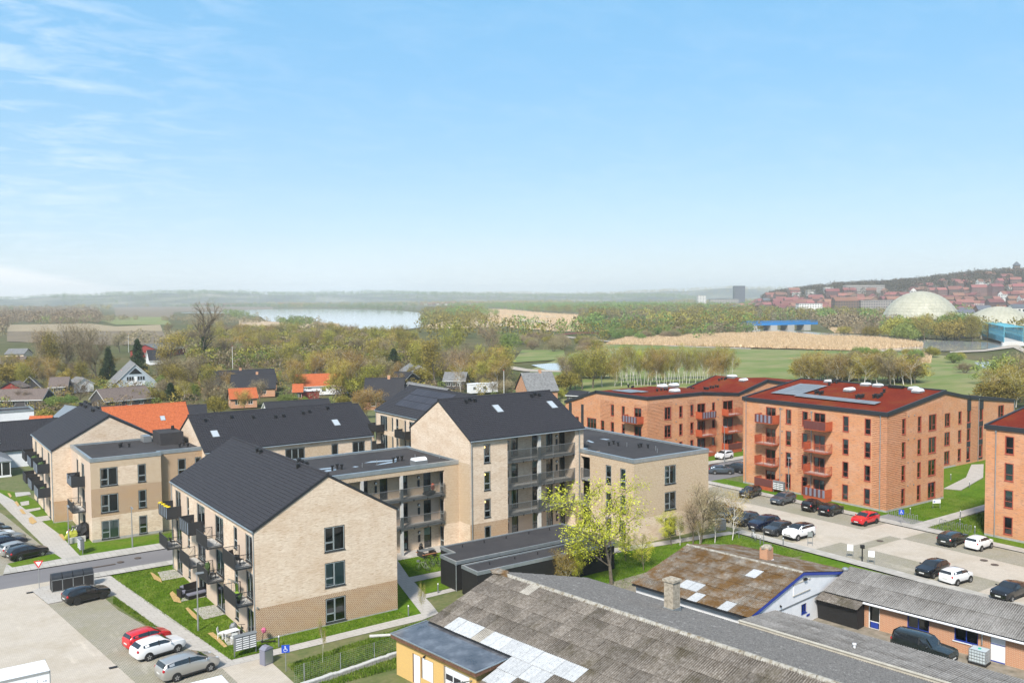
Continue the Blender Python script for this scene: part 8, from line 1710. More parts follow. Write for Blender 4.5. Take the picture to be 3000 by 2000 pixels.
for i,(x,y) in enumerate(grv):tree('slim' if i % 5 else 'gold',x,y,TR.uniform(9.5,13),'slim birch in the grove behind the terracotta roofs' if i % 5 else 'golden birch in the grove behind the terracotta roofs','birches in the grove',wide=.72)
x,y = (202,216.18);tree('yellow',x,y,11.5,'fresh yellow-green birch standing out in the grove',wide=.55)
for (x,y,h),kd,lb in zip(((239.86,179.22,10.55),(245.05,177.68,10.41),(247.98,169.77,7.17),(251.66,166.73,9.61),(256.56,165.39,10.7),(257.78,161.67,10.4),(262.7,160.31,9.85),(264.54,158.79,9.03),(246.38,173.82,5.37),(262.62,171.63,8.48),(256.74,130.79,7.79),(239.38,116.53,11.54),(244.59,116.07,13.37),(232.36,111.5,9.83),(232.31,115.01,7.3),(248.16,124.99,6.42),(318.04,170.51,4.22),(286.98,140.21,9.76)),('gold','gold','birch','gold','gold','brown','birch','birch','brown','gold','gold','gold','brown','gold','obush','birch','scrub','bush'),('leftmost golden tree behind the solar-panelled roof','second golden tree behind the solar-panelled roof','small white birch behind the solar-panelled roof','wide golden tree behind the solar-panelled roof','tallest golden tree behind the solar-panelled roof','brown tree right of the tallest golden one','white-stemmed birch at the right of the golden trees','last white-stemmed birch before the green meadow','low bare tree between golden trees','golden tree in the middle of the group','thin golden birch at the meadow edge','golden tree at the right edge','brown tree touching the right edge','lower golden tree at the right edge','olive shrub near the right edge','pale birch by the small stream','round bare bush on the meadow','fresh green bush below the blue footbridge')):tree(kd,x,y,h * 1.05,lb,wide=1.15)
# foreground trees beside the black sheds and tan block
x,y = (58.54,66.46);tree('yellow',x,y,10.8,'large yellow-green maple in flower beside the black sheds',wide=1.35)
for (x,y,h),kd,lb,w_ in zip(((54.61,68.41,4.25),(55.81,68.06,4.41),(65.07,71.62,2.56),(64.24,67.96,4.06),(76.29,71.37,2.08),(76.71,71.66,7.34),(78.01,70.69,5.82),(75.84,72.02,5.25),(73.36,73.02,4.15),(74.15,72.43,3.77),(80.69,70.44,6.53),(27.6,65.4,3.68),(38.42,68.64,3.74)),('gold','yellow','yellow','yellow','slim','brown','birch','brown','yellow','slim','birch','slim','slim'),('reddish-budded small maple at the end of the black shed','small pale tree before the narrow black shed','young yellow-green tree behind the large maple','low yellow-green tree right of the large maple','thin olive birch by the path behind the mossy hall','brown bare birch before the tan block corner','white-stemmed birch at the tan block corner','bare tree left of the birches','low yellow-green tree before the tan block','slim olive tree before the tan block','thin bare birch by the parked crossovers','staked sapling on the rough bank','young sapling at the path corner'),(.9,.8,.9,.9,1,.9,.8,.8,1.1,1.1,.8,.35,.35)):
    tree(kd,x,y,max(h,3),lb,wide=w_)
# ---- woods seen one tree at a time
def spread(polyg,n,dmin,seed):
    rd = random.Random(seed);xs = [p[0] for p in polyg];ys = [p[1] for p in polyg];out = [];k = 0
    while len(out) < n and k < n * 60:
        k += 1;p = (rd.uniform(min(xs),max(xs)),rd.uniform(min(ys),max(ys)))
        if inside(p,polyg) and all((p[0] - q[0]) ** 2 + (p[1] - q[1]) ** 2 > dmin * dmin for q in out):out.append(p)
    return out
wood = ((131.12,481.03),(185.44,636.14),(229.87,696.61),(269.85,671.05),(273.06,598.74),(298.17,561.5),(263.98,479.43),(197.8,355.14),(164.02,316.95),(158.51,336.85),(158.05,371.1),(140.57,360.33),(121.38,368.75),(110.05,378.48))
for i,(x,y) in enumerate(spread(wood,235,7.5,3)):
    kd = TR.choices(['brown','olive','gold','scrub','obush','bush'],[3,4,2,3,4,1.2])[0];tree(kd,x,y,TR.uniform(8.0,13) if kd in ('brown','olive','gold') else TR.uniform(5.5,8.5),{'brown':'bare brown tree in the wood before the lake','olive':'olive tree in the wood before the lake','gold':'golden birch in the wood before the lake','scrub':'leafless brown bush in the wood before the lake','obush':'olive bush in the wood before the lake','bush':'fresh green bush in the wood before the lake'}[kd],'trees in the wood before the lake')
for polyg,n,kinds,h0,h1,lb,sd in (
    (((249.17,188.75),(273.21,187.59),(278.07,164.65),(264.16,156.39),(236.58,179.2)),26,('gold','obush','brown','gold'),7,11,'golden tree behind the solar-panelled roofs',20),(((340.7,480.01),(383.81,508.17),(358.25,422.53),(305.83,358.86),(278.19,345.7),(288.15,396.23)),34,('scrub','scrub','obush'),4.5,7.5,'bush in the scrub belt behind the pond',5),(((426.03,492.18),(452.03,493.64),(503.25,485.95),(447.65,432.25),(393.05,429.23),(383.49,438.5)),30,('bush','scrub','bush'),5,8,'willow bush along the gravel path',6),
    (((539.25,338.65),(623.04,373.53),(638.57,357.4),(581.44,296.86),(520.34,265.62),(526.94,290.79),(508.26,308.85)),30,('olive','obush','bush','olive'),11,17,'river tree below the white domes',7),(((613.96,438.39),(607.31,389.88),(558.77,346.16),(526.02,351.76),(582.36,415.81)),12,('scrub','obush','brown'),6,9,'shrub on the river bank',8),(((323.87,223.65),(386.66,258.47),(383.46,229.73),(412.23,222.39),(359.4,192.75),(344.07,206.09)),16,('bush','scrub','obush'),3.5,5.5,'low bush at the meadow edge',9),
    (((190.35,767.43),(270.89,874.53),(275.94,747.05),(173.16,469.41),(144.86,468.66),(123.63,487.77)),34,('brown','olive','gold','obush'),7,11,'tree in the left part of the wood',10),(((33.54,351.87),(51.37,428.89),(59.6,330.28),(54.97,305),(45.03,327.15),(38.3,332.69)),12,('obush','brown','olive'),5,9,'garden tree among the left sheds',11),(((75.89,316.79),(89.54,316.18),(77.91,246.92),(72.2,244.7),(67.71,255.13)),12,('obush','gold','scrub','bush'),4,7,'garden tree behind the orange roof',12),(((131.18,344.98),(147.47,346.34),(158.91,307.1),(150.34,276.7),(112.54,226.07),(114.72,239.42),(108.32,244.62),(122.77,288.54)),16,('obush','gold','olive','scrub'),4,8,'garden tree among the middle houses',13),(((160.74,292.24),(189.41,281.21),(156.06,222.26),(146.05,213.95),(145.91,230.57),(147.85,242.51),(145.21,259.37)),18,('obush','brown','olive','scrub'),4,8,'garden tree beyond the solar roof',14),(((76.77,326.8),(94.39,348.25),(88.4,277.64),(74.69,242.7),(64.7,250.72)),14,('gold','brown','olive'),7,11,'tall tree behind the orange roof',16),(((135.6,356.53),(144.31,341.28),(144.9,299.24),(140.45,263.31),(111.78,226.69),(111.8,245.81),(101.36,250.28),(95.37,251.21)),24,('gold','brown','gold','olive'),7,12,'tall tree among the middle houses',17),(((154.43,285.06),(182.65,267.45),(160.02,227.88),(151.92,225.64),(153.81,252.25)),16,('brown','olive','gold'),8,13,'tall tree beyond the solar roof',18),(((41.87,437.05),(69.92,368.91),(64,326.63),(53.56,320.13),(29.33,308.83)),18,('brown','gold','olive'),6,11,'tall tree among the left sheds',19),(((228.07,291.04),(217.09,256.1),(195.34,221.7),(179.01,211.2),(167.65,211.74)),12,('brown','obush','olive'),5,9,'willow in the thicket right of the brick house',15)):
    for i,(x,y) in enumerate(spread(polyg,n,4.0,sd)):
        kd = kinds[i % len(kinds)];tree(kd,x,y,TR.uniform(h0,h1),lb + {'scrub':', leafless','bush':', fresh green','obush':', olive','brown':', bare brown','olive':', olive-leaved','gold':', golden'}[kd],lb.split(',')[0] + ' group')

GARD = ((22.66,291.98),(60.96,355.82),(126.39,412.29),(169.07,324.37),(196.37,279.56),(177.86,226.67),(134.75,191.96),(115.97,216.82),(89.49,218.99),(72.15,242.17),(43.05,231.12),(21.34,227.14))
# ---- farther woods and hedges that read as one mass
def mass(name,bases,mat,tris=60,seed=1,aspect=0.42,sz=0.13):
    """bases: rows of x, y, z, height."""
    g = np.random.default_rng(seed);Bs = np.array(bases);n = len(Bs);N_ = n * tris;i = np.repeat(np.arange(n),tris);h = Bs[i,3];d = g.normal(0,1,(N_,3));d /= np.linalg.norm(d,axis=1)[:,None];rr = g.uniform(0.35,1.0,N_) ** 0.5
    c = np.stack([Bs[i,0] + d[:,0] * rr * h * aspect,Bs[i,1] + d[:,1] * rr * h * aspect,Bs[i,2] + h * 0.52 + d[:,2] * rr * h * 0.48],1);c[:,2] = np.maximum(c[:,2],Bs[i,2] + 0.05 * h)
    s = (h * sz * g.uniform(0.5,1.3,N_))[:,None];a = g.normal(0,1,(N_,3));a /= np.linalg.norm(a,axis=1)[:,None];b_ = np.cross(a,g.normal(0,1,(N_,3)));b_ /= np.linalg.norm(b_,axis=1)[:,None]
    V = np.stack([c - a * s * 0.5,c + a * s * 0.5,c + b_ * s],1).reshape(-1,3);o = obj(name,trimesh(name,V,mat));o['kind'] = 'stuff';return o
def rnd_bases(seed,n,az0,az1,d0,d1,h0,h1,dens=lambda az,d:1.0,zf=None,clump=0.004,thr=0.0):
    g = random.Random(seed);out = [];k = 0
    while len(out) < n and k < n * 12:
        k += 1;az = g.uniform(az0,az1);d = d0 + (d1 - d0) * math.sqrt(g.random());x,y = loc(az,d)
        if mnoise.noise(Vector((x * clump,y * clump,seed))) < thr or g.random() > dens(az,d):continue
        if any(inside((x,y),w_) for w_ in KEEP):continue
        out.append((x,y,zf(az,d) if zf else 0.0,g.uniform(h0,h1)))
    return out
KEEP = [((516.97,1847.61),(776.27,2347.78),(968.08,2517.54),(1045.93,2290.21),(962.88,1800.36),(801.24,1398.43),(634.98,1121.59),(546.73,973.03),(434.68,765.74),(378.09,707.43),(338.55,718.27),(338.63,749.62),(385.63,856.89),(413.42,983.64),(428.41,1095.11),(398.35,1075.37),(406.02,1122.82),(497.16,1397.91)),((1148.26,1741.9),(937.57,1140.54),(472.75,567.75),(462.11,656.29),(591.91,913.38)),((234.27,317.85),(359.9,418.12),(441.54,399.01),(643.52,503.8),(580.79,329.65),(552.54,261.27),(210.13,99.02),(164.69,92.47),(134.87,126.32),(154.12,219.5)),((126.82,1230.86),(280.1,1086.2),(196.16,761.5),(71.86,701.13)),((294.04,1583.79),(419.3,1624.59),(796.27,2152.66),(1076.18,2908.8),(762.58,3805.85)),((746.06,641.63),(794.43,583.01),(610.47,386.59),(554.6,323.44),(585.3,293.04),(474.12,237.27),(409.19,266.17),(369.63,334.01),(499.2,451.14),(588.13,465.82)),((283.14,393.59),(298.41,376.72),(217.81,269.3),(213.59,303.55)),((315.01,783.12),(356.1,670.41),(302.49,569.62),(266.28,659.87))]
mass('distant_wood',rnd_bases(1,2300,-4,27,560,2600,8,16,clump=0.003,thr=-0.12),M['lf_green'],120,1,.42,.10)
mass('distant_wood',rnd_bases(2,1700,-6,30,520,1900,8,15,clump=0.004,thr=-0.05),M['lf_olive'],120,2,.42,.10)
mass('distant_wood',rnd_bases(3,900,3,30,600,1500,7,13,clump=0.005,thr=0.0),M['lf_brown'],120,3,.42,.10)
mass('distant_wood',rnd_bases(4,700,-34,-24.5,800,2000,8,15,clump=0.003,thr=-0.05),M['lf_brown'],90,4,.42,.11)
mass('distant_wood',rnd_bases(5,900,-33,0,2100,3800,9,15,clump=0.0022,thr=0.18),M['lf_green'],50,5)
mass('distant_wood',rnd_bases(6,1800,-33,32,2200,4300,10,18,clump=0.0016,thr=0.0),M['lf_olive'],45,6)
mass('distant_hedge',rnd_bases(7,420,-33,-8,480,1500,4,9,clump=0.010,thr=0.20),M['lf_brown'],70,7)
mass('hill_wood',rnd_bases(8,4200,-33,12,4050,6150,14,26,zf=hA,clump=0.0012,thr=-0.25),M['lf_green'],26,8)
mass('hill_wood',rnd_bases(9,2200,-11,33,5400,7500,16,28,zf=hB,clump=0.0012,thr=-0.2),M['lf_olive'],24,9)
mass('hill_wood',rnd_bases(10,3400,15.5,33,1560,2250,10,18,zf=hC,clump=0.004,thr=-0.22,dens=lambda az,d:1.0 if d > 1700 else 0.5),M['lf_hill'],46,10)
mass('hill_wood',rnd_bases(11,900,15.5,33,1500,2250,10,17,zf=hC,clump=0.004,thr=0.0),M['lf_hill'],46,11)
for k,(mt,n_,h0,h1) in enumerate((('lf_brown',420,4.5,9),('lf_olive',480,4.5,9),('lf_green',160,4,8))):mass('wood_undergrowth',[(x,y,0,TR.uniform(h0,h1)) for x,y in spread(wood,n_,2.0,60 + k)],M[mt],260,60 + k,0.6,0.085)
for k,(mt,n_,h0,h1) in enumerate((('lf_brown',170,2,4.5),('lf_olive',150,2,4),('lf_green',110,1.5,3.5))):mass('garden_undergrowth',[(x,y,0,TR.uniform(h0,h1)) for x,y in spread(GARD,n_,2.0,70 + k)],M[mt],220,70 + k,0.6,0.085)
# riverside willow masses at mid distance
for k,(pg,n,mt,h0,h1) in enumerate(((((638.3,780.59),(770,862.52),(924.64,868.91),(790.96,665.22),(513.14,431.49),(496.16,477.91),(509.52,528.98),(427.2,491)),330,'lf_green',5,9),(((821.37,896.93),(1021.09,858.82),(562.56,473.07),(586.43,608.83)),260,'lf_olive',6,12),(((603.71,560.96),(626.44,535.77),(520.77,445.36),(484.59,450.25)),60,'lf_brown',5,8),(((832.28,614.14),(1032.52,647.02),(615.52,381.35),(624.58,447.2)),200,'lf_brown',6,12),(((581.22,1035.91),(872.84,1492.28),(978.4,1430.87),(679.22,1007.29),(574.75,954.67),(443.46,781.2)),150,'lf_green',6,11),(((395.45,1055.85),(435.14,1112.3),(407.19,970.5),(335.96,803.73),(321.33,842.74)),60,'lf_green',6,9),(((1127.43,2501.36),(1344.41,2673.48),(832.6,1448.85),(881.36,1598.91),(1029.28,2276.16)),90,'lf_green',7,12),(((603.08,1944.3),(602.86,1822.28),(434.43,1225.44),(419.03,1297.83)),60,'lf_green',6,10),(((354.15,3629.08),(508.94,2787.54),(223.18,1224.84),(158.08,1242.91),(129.84,1336.29)),330,'lf_brown',9,15),(((208.22,1634.97),(280.55,1538.58),(217.61,1194.39),(156.51,1230.62)),80,'lf_green',6,10))):
    mass('riverside_thicket',[(x,y,0,TR.uniform(h0,h1)) for x,y in spread(pg,n,1.0,40 + k)],M[mt],110 if k in (0,1,3) else 80,30 + k)
# reeds
M['reed'] = leafmat('dry_reed',[(0.38,0.265,0.155),(0.54,0.395,0.24),(0.66,0.51,0.34)],0.0)
def reeds(pg,n,h,seed):
    g = np.random.default_rng(seed);P = np.array(pg);lo,hi = P.min(0),P.max(0);Q = lo + g.random((n * 3,2)) * (hi - lo);Q = np.array([q for q in Q if inside(q,pg)])[:n];n = len(Q)
    w = 0.28 * g.uniform(0.5,1.5,n);a = g.uniform(0,6.28,n);z = h * g.uniform(0.6,1.1,n);dx,dy = np.cos(a) * w,np.sin(a) * w
    V = np.stack([np.stack([Q[:,0] - dx,Q[:,1] - dy,np.zeros(n)],1),np.stack([Q[:,0] + dx,Q[:,1] + dy,np.zeros(n)],1),np.stack([Q[:,0] + g.normal(0,.3,n),Q[:,1] + g.normal(0,.3,n),z],1)],1).reshape(-1,3)
    o = obj('reeds',trimesh('reeds',V,M['reed']));o['kind'] = 'stuff'
reeds(((411.01,452.22),(451.46,453.61),(499.2,451.14),(557.56,441.59),(524.4,380.57),(526.79,338.13),(488.24,286.26),(460.24,270.19),(420.27,271.16),(404.53,270.43),(380.94,344.23),(352.53,405.01)),60000,1.9,1)
reeds(((1148.26,1741.9),(1172.5,1692.17),(954.28,1263.05),(879.19,1069.53),(472.75,567.75),(457.61,583.71),(479.5,680.97),(601.09,901.94),(646.36,1025.98),(876.84,1431.97)),26000,2.4,2)
reeds(((649.18,463.55),(634.63,416.43),(583.03,381.5),(584.95,413.13)),4000,2.2,3);reeds(((406.25,971.61),(407.91,905.74),(344.41,759.9),(334.31,783.52)),5000,2.2,4);reeds(((394.94,237.92),(401.88,231.69),(352.74,203.3),(346.54,208.71)),2500,1.8,5)
# coarse grass tufts on the rough bank and verges near the camera
M['tuft'] = leafmat('grass_tuft',[(0.05,0.10,0.008),(0.10,0.175,0.012),(0.20,0.24,0.05)],0.0)
def tufts(pg,n,h,seed,mat='tuft'):
    g = np.random.default_rng(seed);P = np.array(pg);lo,hi = P.min(0),P.max(0);Q = lo + g.random((n * 3,2)) * (hi - lo);Q = np.array([q for q in Q if inside(q,pg)])[:n];n = len(Q)
    w = 0.03 * g.uniform(0.5,1.5,n);a = g.uniform(0,6.28,n);z = h * g.uniform(0.4,1.3,n);dx,dy = np.cos(a) * w,np.sin(a) * w
    V = np.stack([np.stack([Q[:,0] - dx,Q[:,1] - dy,np.full(n,.01)],1),np.stack([Q[:,0] + dx,Q[:,1] + dy,np.full(n,.01)],1),np.stack([Q[:,0] + g.normal(0,.06,n),Q[:,1] + g.normal(0,.06,n),z + .03],1)],1).reshape(-1,3)
    o = obj('grass',trimesh('grass',V,M[mat]));o['kind'] = 'stuff'
tufts([(24.8,61),(38.5,61),(38.5,68.8),(25.2,66.7)],26000,0.16,1);tufts([(18.8,99.4),(20.4,83),(21.9,70.3),(38,70.5),(38,72.6),(24.8,72.7),(24.8,99.4)],34000,0.07,2)
tufts([(17.75,92.4),(19.35,78.7),(19.0,78.2),(17.2,90)],6000,0.12,3);tufts([(50,66),(82.8,61.5),(83.2,71.8),(62,74.6),(62,70)],30000,0.1,4);tufts([(103.6,62),(125,62),(125,67.3),(106.8,67.3),(106.8,66)],16000,0.08,5);tufts([(43.6,80.6),(48.6,80.5),(52,82),(52,86.4),(45.4,86.6)],5000,0.07,6)
tufts([(103.8,55.2),(110,55.4),(118,59.8),(104,59.8)],6000,0.3,7)

# ---------------------------------------------------------------- town on the hillside, domes and bridges
M['town_brick'] = material('town_brick',(0.17,0.105,0.085),0.9,rnd=0.3);M['town_roof'] = material('town_red_roof',(0.22,0.095,0.075),0.9,rnd=0.3);M['town_white'] = material('town_white_wall',(0.66,0.64,0.60),0.9,rnd=0.12);M['town_grey'] = material('town_grey_wall',(0.34,0.31,0.28),0.9,rnd=0.2);M['town_glass'] = material('town_window',(0.05,0.06,0.075),0.2);M['town_slate'] = material('town_slate_roof',(0.10,0.11,0.13),0.8,rnd=0.2)
def block_mesh(w,d,h,rh,wall,roof,floors=None,nwin=None,key=''):
    mb = MB();mb.box(-w / 2,w / 2,-d / 2,d / 2,-8,h,0)
    if rh:
        a,b = w / 2 + 0.3,d / 2 + 0.4;p = [(-a,-b,h),(a,-b,h),(a,0,h + rh),(-a,0,h + rh)];q = [(-a,0,h + rh),(a,0,h + rh),(a,b,h),(-a,b,h)];mb.quad(*p,mi=1);mb.quad(*q,mi=1);mb.quad((-w / 2,-d / 2,h),(-w / 2,0,h + rh - .05),(-w / 2,d / 2,h),mi=0);mb.quad((w / 2,-d / 2,h),(w / 2,d / 2,h),(w / 2,0,h + rh - .05),mi=0)
    else:mb.box(-w / 2 - .2,w / 2 + .2,-d / 2 - .2,d / 2 + .2,h,h + 0.5,1)
    floors = floors or max(1,int(h / 3));nwin = nwin or max(2,int(w / 3))
    for k in range(floors):
        z = h * (k + 0.3) / floors
        for i in range(nwin):
            x = -w / 2 + w * (i + 0.5) / nwin;s_ = w / nwin * 0.24;mb.box(x - s_,x + s_,-d / 2 - 0.06,-d / 2 - 0.01,z,z + h / floors * 0.5,2)
        for i in range(max(2,int(d / 3.5))):
            n_ = max(2,int(d / 3.5));y = -d / 2 + d * (i + 0.5) / n_;s_ = d / n_ * 0.22;mb.box(-w / 2 - 0.06,-w / 2 - 0.01,y - s_,y + s_,z,z + h / floors * 0.5,2)
    return mb.mesh('town_house',[wall,roof,M['town_glass']])
TM = [(block_mesh(11,9,6.5,4.2,M['town_brick'],M['town_roof']),'red-roofed brick house on the town hillside'),(block_mesh(9,9,7,4.5,M['town_white'],M['town_roof']),'white-walled red-roofed house on the town hillside'),(block_mesh(16,10,7.5,4.2,M['town_brick'],M['town_roof']),'long brick house with red roof on the town hillside'),(block_mesh(12,9,7,4.0,M['town_white'],M['town_slate']),'white house with slate roof in the lower town'),(block_mesh(13,10,8,4.2,M['town_brick'],M['town_slate']),'brick house with slate roof in the lower town'),(block_mesh(22,11,9,4.5,M['town_brick'],M['town_roof']),'long terrace with red roof in the town')]
tr_ = random.Random(21);FA = math.atan2(-R2v.y,-R2v.x)
RB = math.atan2(R2v.y,R2v.x)
placed = []
def town(az0,az1,d0,d1,n,idx,dm=13):
    k = 0;c = 0
    while c < n and k < n * 40:
        k += 1;az = tr_.uniform(az0,az1);d = d0 + (d1 - d0) * tr_.random();x,y = loc(az,d)
        if any((x - a) ** 2 + (y - b_) ** 2 < dm * dm for a,b_ in placed):continue
        placed.append((x,y));c += 1;me,lb = TM[tr_.choice(idx)];z = hC(az,d) if d > 1250 else 0.0
        o = obj('town_house',me,None,(x,y,max(z,0)),(0,0,RB + tr_.choice((0,0,0.3,-0.35,1.57)) + tr_.uniform(-.15,.15)));tag(o,lb,'house','houses of the town on the right')
town(24.2,31.5,1150,1300,60,(0,1,3,4,4,2));town(23.5,31.5,1300,1750,120,(0,0,2,2,1,5),15);town(16.5,23.8,1320,1600,60,(5,5,2,0),20);town(13.5,17.5,1500,2000,22,(5,4,2),25);town(26,31.5,1750,1950,20,(0,2),18)
def big(az,d,w,dp,h,rh,wall,roof,label,fl=None,nw=None,z=None,rot=0.0,name='town_block',cat='building'):
    x,y = loc(az,d);zz = z if z is not None else (max(0,hC(az,d)) if d > 1250 else 0);o = obj(name,block_mesh(w,dp,h,rh,M[wall],M[roof],fl,nw),None,(x,y,zz),(0,0,RB + rot));tag(o,label,cat);return o
AZ = lambda px:math.degrees(math.atan((px - 1500) / 2645))
big(AZ(2165),2400,27,20,50,0,'town_slate','town_slate','dark blue-grey tower block standing alone on the skyline',14,8,z=2,name='tower_block',cat='tower block')
big(AZ(2055),2500,22,18,26,0,'town_white','town_grey','pale low tower left of the dark tower block',7,5,z=2);big(AZ(2120),2300,70,16,17,0,'town_grey','town_slate','long grey slab between pale tower and dark tower',4,18,z=2)
big(AZ(2370),1230,30,14,17,0,'town_white','town_slate','white and green striped office block, centre right',6,9);big(AZ(2325),1240,17,12,12,0,'town_grey','town_slate','low grey block beside the striped office',4,5)
big(AZ(2475),1260,30,16,20,5,'town_brick','town_roof','big red-brick block with hipped red roof left of the dome',6,9);big(AZ(2570),1280,48,14,20,0,'town_grey','town_grey','long tan residential slab left of the large dome',6,15);big(AZ(2635),1235,13,12,18,4,'town_white','town_roof','narrow gable building with white end wall beside the dome',6,4)
for px,w_ in ((2333,14),(2375,15),(2426,16)):big(AZ(px),1700,w_,9,9,0,'town_white','town_white','white hillside slab above the red roofs, ' + {2333:'left',2375:'middle',2426:'right'}[px] + ' of three',2,5)
big(AZ(2530),1650,70,12,16,0,'town_grey','town_white','long white-roofed block climbing the wooded hill',4,20,rot=0.15)
for i,(px,w_) in enumerate(((2240,30),(2300,26),(2290,22),(2420,34),(2460,24))):big(AZ(px),1120 + i * 20,w_,14,6,0,'town_white' if i % 2 else 'town_grey','town_white',('low pale warehouse before the town, far left one','low warehouse with white roof, second','small grey warehouse before the red blocks','wide flat white warehouse before the brick block','low shed nearest the dome')[i],1,6)
big(AZ(2828),1060,17,10,8,4,'town_white','town_slate','white house with black roof right of the large dome',2,5);big(AZ(2880),1070,15,11,11,5,'town_brick','town_slate','brick villa with pointed gables in the lower town',3,4);big(AZ(2990),1000,20,11,14,4,'town_white','town_slate','tall white house at the right edge',3,5);big(AZ(2965),1030,9,10,12,5,'town_brick','town_slate','narrow brick house beside the tall white house',3,3)
x,y = loc(AZ(2976),2150);z = hC(AZ(2976),2150);thing('water_tower','small brick tower with pointed cap on the hilltop','tower',x,y,[('shaft',MB().cyl((0,0,0),(0,0,30),7,7,n=8),M['town_brick']),('cap',MB().cyl((0,0,30),(0,0,38),9,0.5,n=8),M['town_slate'])],z=z)
# rainforest domes
def dome(px,d,z0,rad,h,label):
    x,y = loc(AZ(px),d);root = empty('dome',label,'dome',(x,y,0),0,'rainforest domes');Rs = (rad * rad + h * h) / (2 * h);zc = z0 + h - Rs;rings = 13;mb = MB();a_max = math.asin(rad / Rs);pm = []
    def P(i,t):a = a_max * (1 - i / rings);return Vector((Rs * math.sin(a) * math.cos(t),Rs * math.sin(a) * math.sin(t),zc + Rs * math.cos(a)))
    for i in range(rings):
        n = max(8,int(42 * (1 - i / rings) + 4))
        for j in range(n):
            t0 = 2 * math.pi * (j + 0.5 * (i % 2)) / n;t1 = t0 + 2 * math.pi / n * 0.965;c0 = P(i,t0);c1 = P(i,t1);c2 = P(i + 0.965,t1);c3 = P(i + 0.965,t0);m_ = (c0 + c1 + c2 + c3) / 4;m_ += (m_ - Vector((0,0,zc))).normalized() * 0.35
            k = len(mb.v);mb.v += [tuple(q) for q in (c0,c1,c2,c3,m_)]
            for a,b_ in ((0,1),(1,2),(2,3),(3,0)):mb.f.append((k + a,k + b_,k + 4));mb.m.append(0)
    obj('dome_cushion',mb.mesh('dome_cushion',M['dome_skin']),root,kind='stuff')
    fr = MB();n = 40
    for i in range(rings + 1):
        for j in range(n):pass
    sk = MB();prev = None
    for i in range(rings):
        for j in range(40):t0,t1 = 2 * math.pi * j / 40,2 * math.pi * (j + 1) / 40;q = [P(i,t0),P(i,t1),P(i + 1,t1),P(i + 1,t0)];c = Vector((0,0,zc));sk.quad(*[tuple(c + (p - c) * 0.994) for p in q])
    obj('frame_net',sk.mesh('frame_net',M['town_grey']),root);obj('base_building',MB().cyl((0,0,-0.3),(0,0,z0 + 0.4),rad * 0.98,rad * 0.98,n=40).mesh('base_building',M['dark_glass_base']),root)
    for t in range(0,40,2):a = 2 * math.pi * t / 40;obj('base_column',MB().cyl((rad * .99 * math.cos(a),rad * .99 * math.sin(a),-.3),(rad * .99 * math.cos(a),rad * .99 * math.sin(a),z0),0.4,n=5).mesh('base_column',M['town_grey']),root)
M['dome_skin'] = material('dome_skin',(0.40,0.39,0.30),0.5,cols=[(0.35,0.34,0.255),(0.46,0.44,0.345)],scale=0.2);M['dark_glass_base'] = material('dark_glazed_base',(0.05,0.065,0.085),0.4)
dome(2697,850,7.5,31,23,'large pale dome of translucent panels above the river trees');dome(2928,800,4.0,26,14,'smaller flatter pale dome at the right, behind the blue footbridge')
# blue girder bridge
a_,b_ = ((562.57,481.04),(623.48,459.49));a_ = Vector(a_);b_ = Vector(b_);d_ = b_ - a_;Lb = d_.length;B = Building('girder_bridge','long low bright blue girder bridge on concrete piers across the river','bridge',0,0,rot=math.atan2(d_.y,d_.x),wloc=tuple(a_));M['bridge_blue'] = material('bridge_blue',(0.01,0.16,0.42),0.5);M['foot_blue'] = material('footbridge_blue',(0.10,0.36,0.46),0.5)
for y in (-5,5):B.add('girder',MB().box(0,Lb,y - 0.3,y + 0.3,4.4,6.4),M['bridge_blue'])
B.add('deck',MB().box(0,Lb,-4.7,4.7,5.2,5.6),M['plinth'])
for y in (-5,5):
    for z in (7.0,7.7):B.add('rail',MB().bar((0,y,z),(Lb,y,z),0.22),M['bridge_blue'])
    pm = MB().box(-0.12,0.12,-0.12,0.12,6.4,7.8).mesh('rail_post',M['bridge_blue'])
    for i in range(int(Lb / 6)):obj('rail_post',pm,B.root,(i * 6 + 1,y,0))
for f_ in (0.10,0.38,0.62,0.85):B.add('pier',MB().box(Lb * f_ - 3,Lb * f_ + 3,-5.4,5.4,-0.3,4.4),M['plinth'])
# pale blue truss footbridge
p0,p1 = ((507.82,245.68),(576.39,293.4));p0 = Vector(p0);p1 = Vector(p1);d_ = p1 - p0;Lb = d_.length;B = Building('truss_footbridge','light blue lattice truss footbridge at the right edge','footbridge',0,0,rot=math.atan2(d_.y,d_.x),wloc=tuple(p0));hb_ = 8.5;wb_ = 4.6;n = 16
for y in (-wb_,wb_):
    for z in (2.0,hb_ + 1.5):B.add('chord',MB().bar((0,y,z),(Lb,y,z),0.5),M['foot_blue'])
    for i in range(n + 1):B.add('truss_post',MB().bar((Lb * i / n,y,2),(Lb * i / n,y,hb_ + 1.5),0.3),M['foot_blue'])
    for i in range(n):B.add('truss_diagonal',MB().bar((Lb * i / n,y,2),(Lb * (i + 1) / n,y,hb_ + 1.5),0.22),M['foot_blue']);B.add('truss_diagonal',MB().bar((Lb * i / n,y,hb_ + 1.5),(Lb * (i + 1) / n,y,2),0.22),M['foot_blue'])
    B.add('side_mesh',MB().quad((0,y,2),(Lb,y,2),(Lb,y,hb_ * .55),(0,y,hb_ * .55)),M['foot_blue'])
for i in range(n + 1):B.add('cross_beam',MB().bar((Lb * i / n,-wb_,hb_ + 1.5),(Lb * i / n,wb_,hb_ + 1.5),0.3),M['foot_blue'])
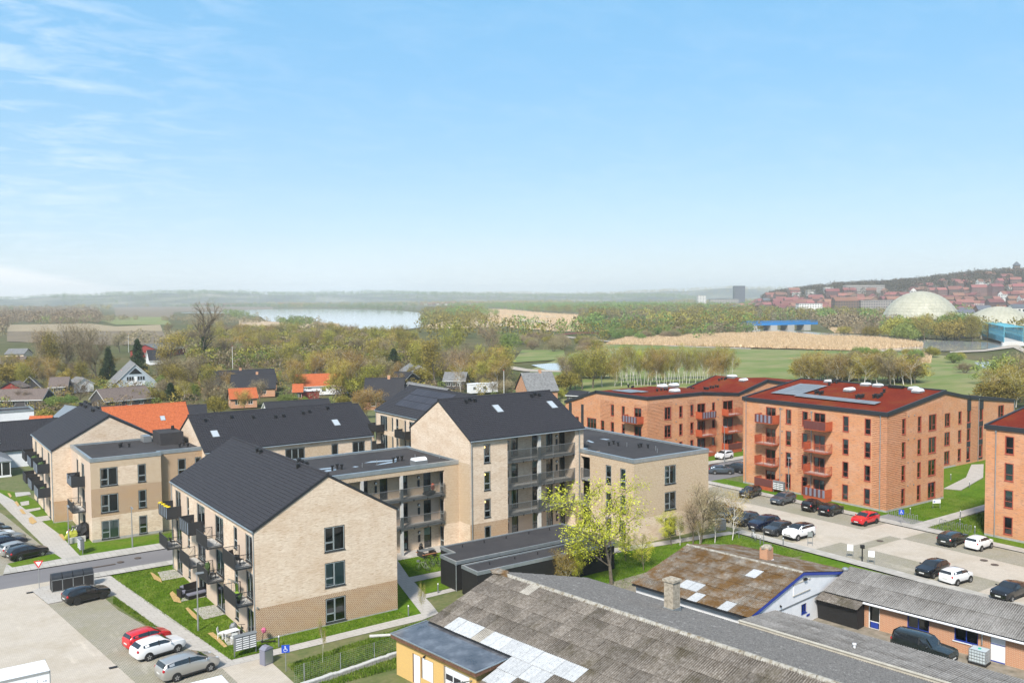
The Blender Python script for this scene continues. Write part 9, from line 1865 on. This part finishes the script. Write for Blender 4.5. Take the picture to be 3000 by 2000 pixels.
B.add('deck',MB().box(-0.5,Lb + 1,-wb_,wb_,1.5,2.0),M['concrete']);B.add('abutment',MB().box(-2,3,-wb_ - 1,wb_ + 1,-0.3,1.5),M['concrete']);B.add('abutment',MB().box(Lb - 3,Lb + 3,-wb_ - 1,wb_ + 1,-0.3,1.5),M['concrete'])
p0,p1 = ((404.75,513.59),(430.31,493.29));p0 = Vector(p0);d_ = Vector(p1) - p0;Lb = d_.length;B = Building('timber_footbridge','low arched brown footbridge on the gravel path before the scrub','footbridge',0,0,rot=math.atan2(d_.y,d_.x),wloc=tuple(p0));q = MB()
for i in range(10):t0,t1 = i / 10,(i + 1) / 10;q.hull8([(Lb * t0,-1.5,.6 + 1.2 * math.sin(math.pi * t0)),(Lb * t1,-1.5,.6 + 1.2 * math.sin(math.pi * t1)),(Lb * t1,1.5,.6 + 1.2 * math.sin(math.pi * t1)),(Lb * t0,1.5,.6 + 1.2 * math.sin(math.pi * t0)),(Lb * t0,-1.5,1.6 + 1.2 * math.sin(math.pi * t0)),(Lb * t1,-1.5,1.6 + 1.2 * math.sin(math.pi * t1)),(Lb * t1,1.5,1.6 + 1.2 * math.sin(math.pi * t1)),(Lb * t0,1.5,1.6 + 1.2 * math.sin(math.pi * t0))])
B.add('arch_deck',q,M['rust_dark'])
for (x,y,h),lb in zip(((421.34,580.48,8.49),(466.98,573.83,11.21),(471.44,569.13,10.9),(434.23,608.36,8.66)),('rusty pylon left of the low bridge','tall rusty mast behind the low bridge','second rusty mast behind the low bridge','thin dark mast farther left of the low bridge')):thing('mast',lb,'mast',x,y,[('shaft',MB().cyl((0,0,0),(0,0,h),0.35,0.25,n=6),M['rust_dark']),('crossarm',MB().box(-1.2,1.2,-0.1,0.1,h - 1,h - 0.7),M['rust_dark'])],group='rusty masts')
# villages on the far shore
for i,(px,d,n) in enumerate(((700,3700,9),(880,3600,9),(1290,3300,9),(600,4000,5),(1400,3400,5))):
    for j in range(n):
        x,y = loc(AZ(px + (j - n / 2) * 12),d + tr_.uniform(-60,60));o = obj('far_house',TM[tr_.choice((0,1,2,5))][0],None,(x,y,0),(0,0,RB + tr_.uniform(-.3,.3)));tag(o,'tiny red-roofed house in the haze beyond the lake','house','houses beyond the lake')
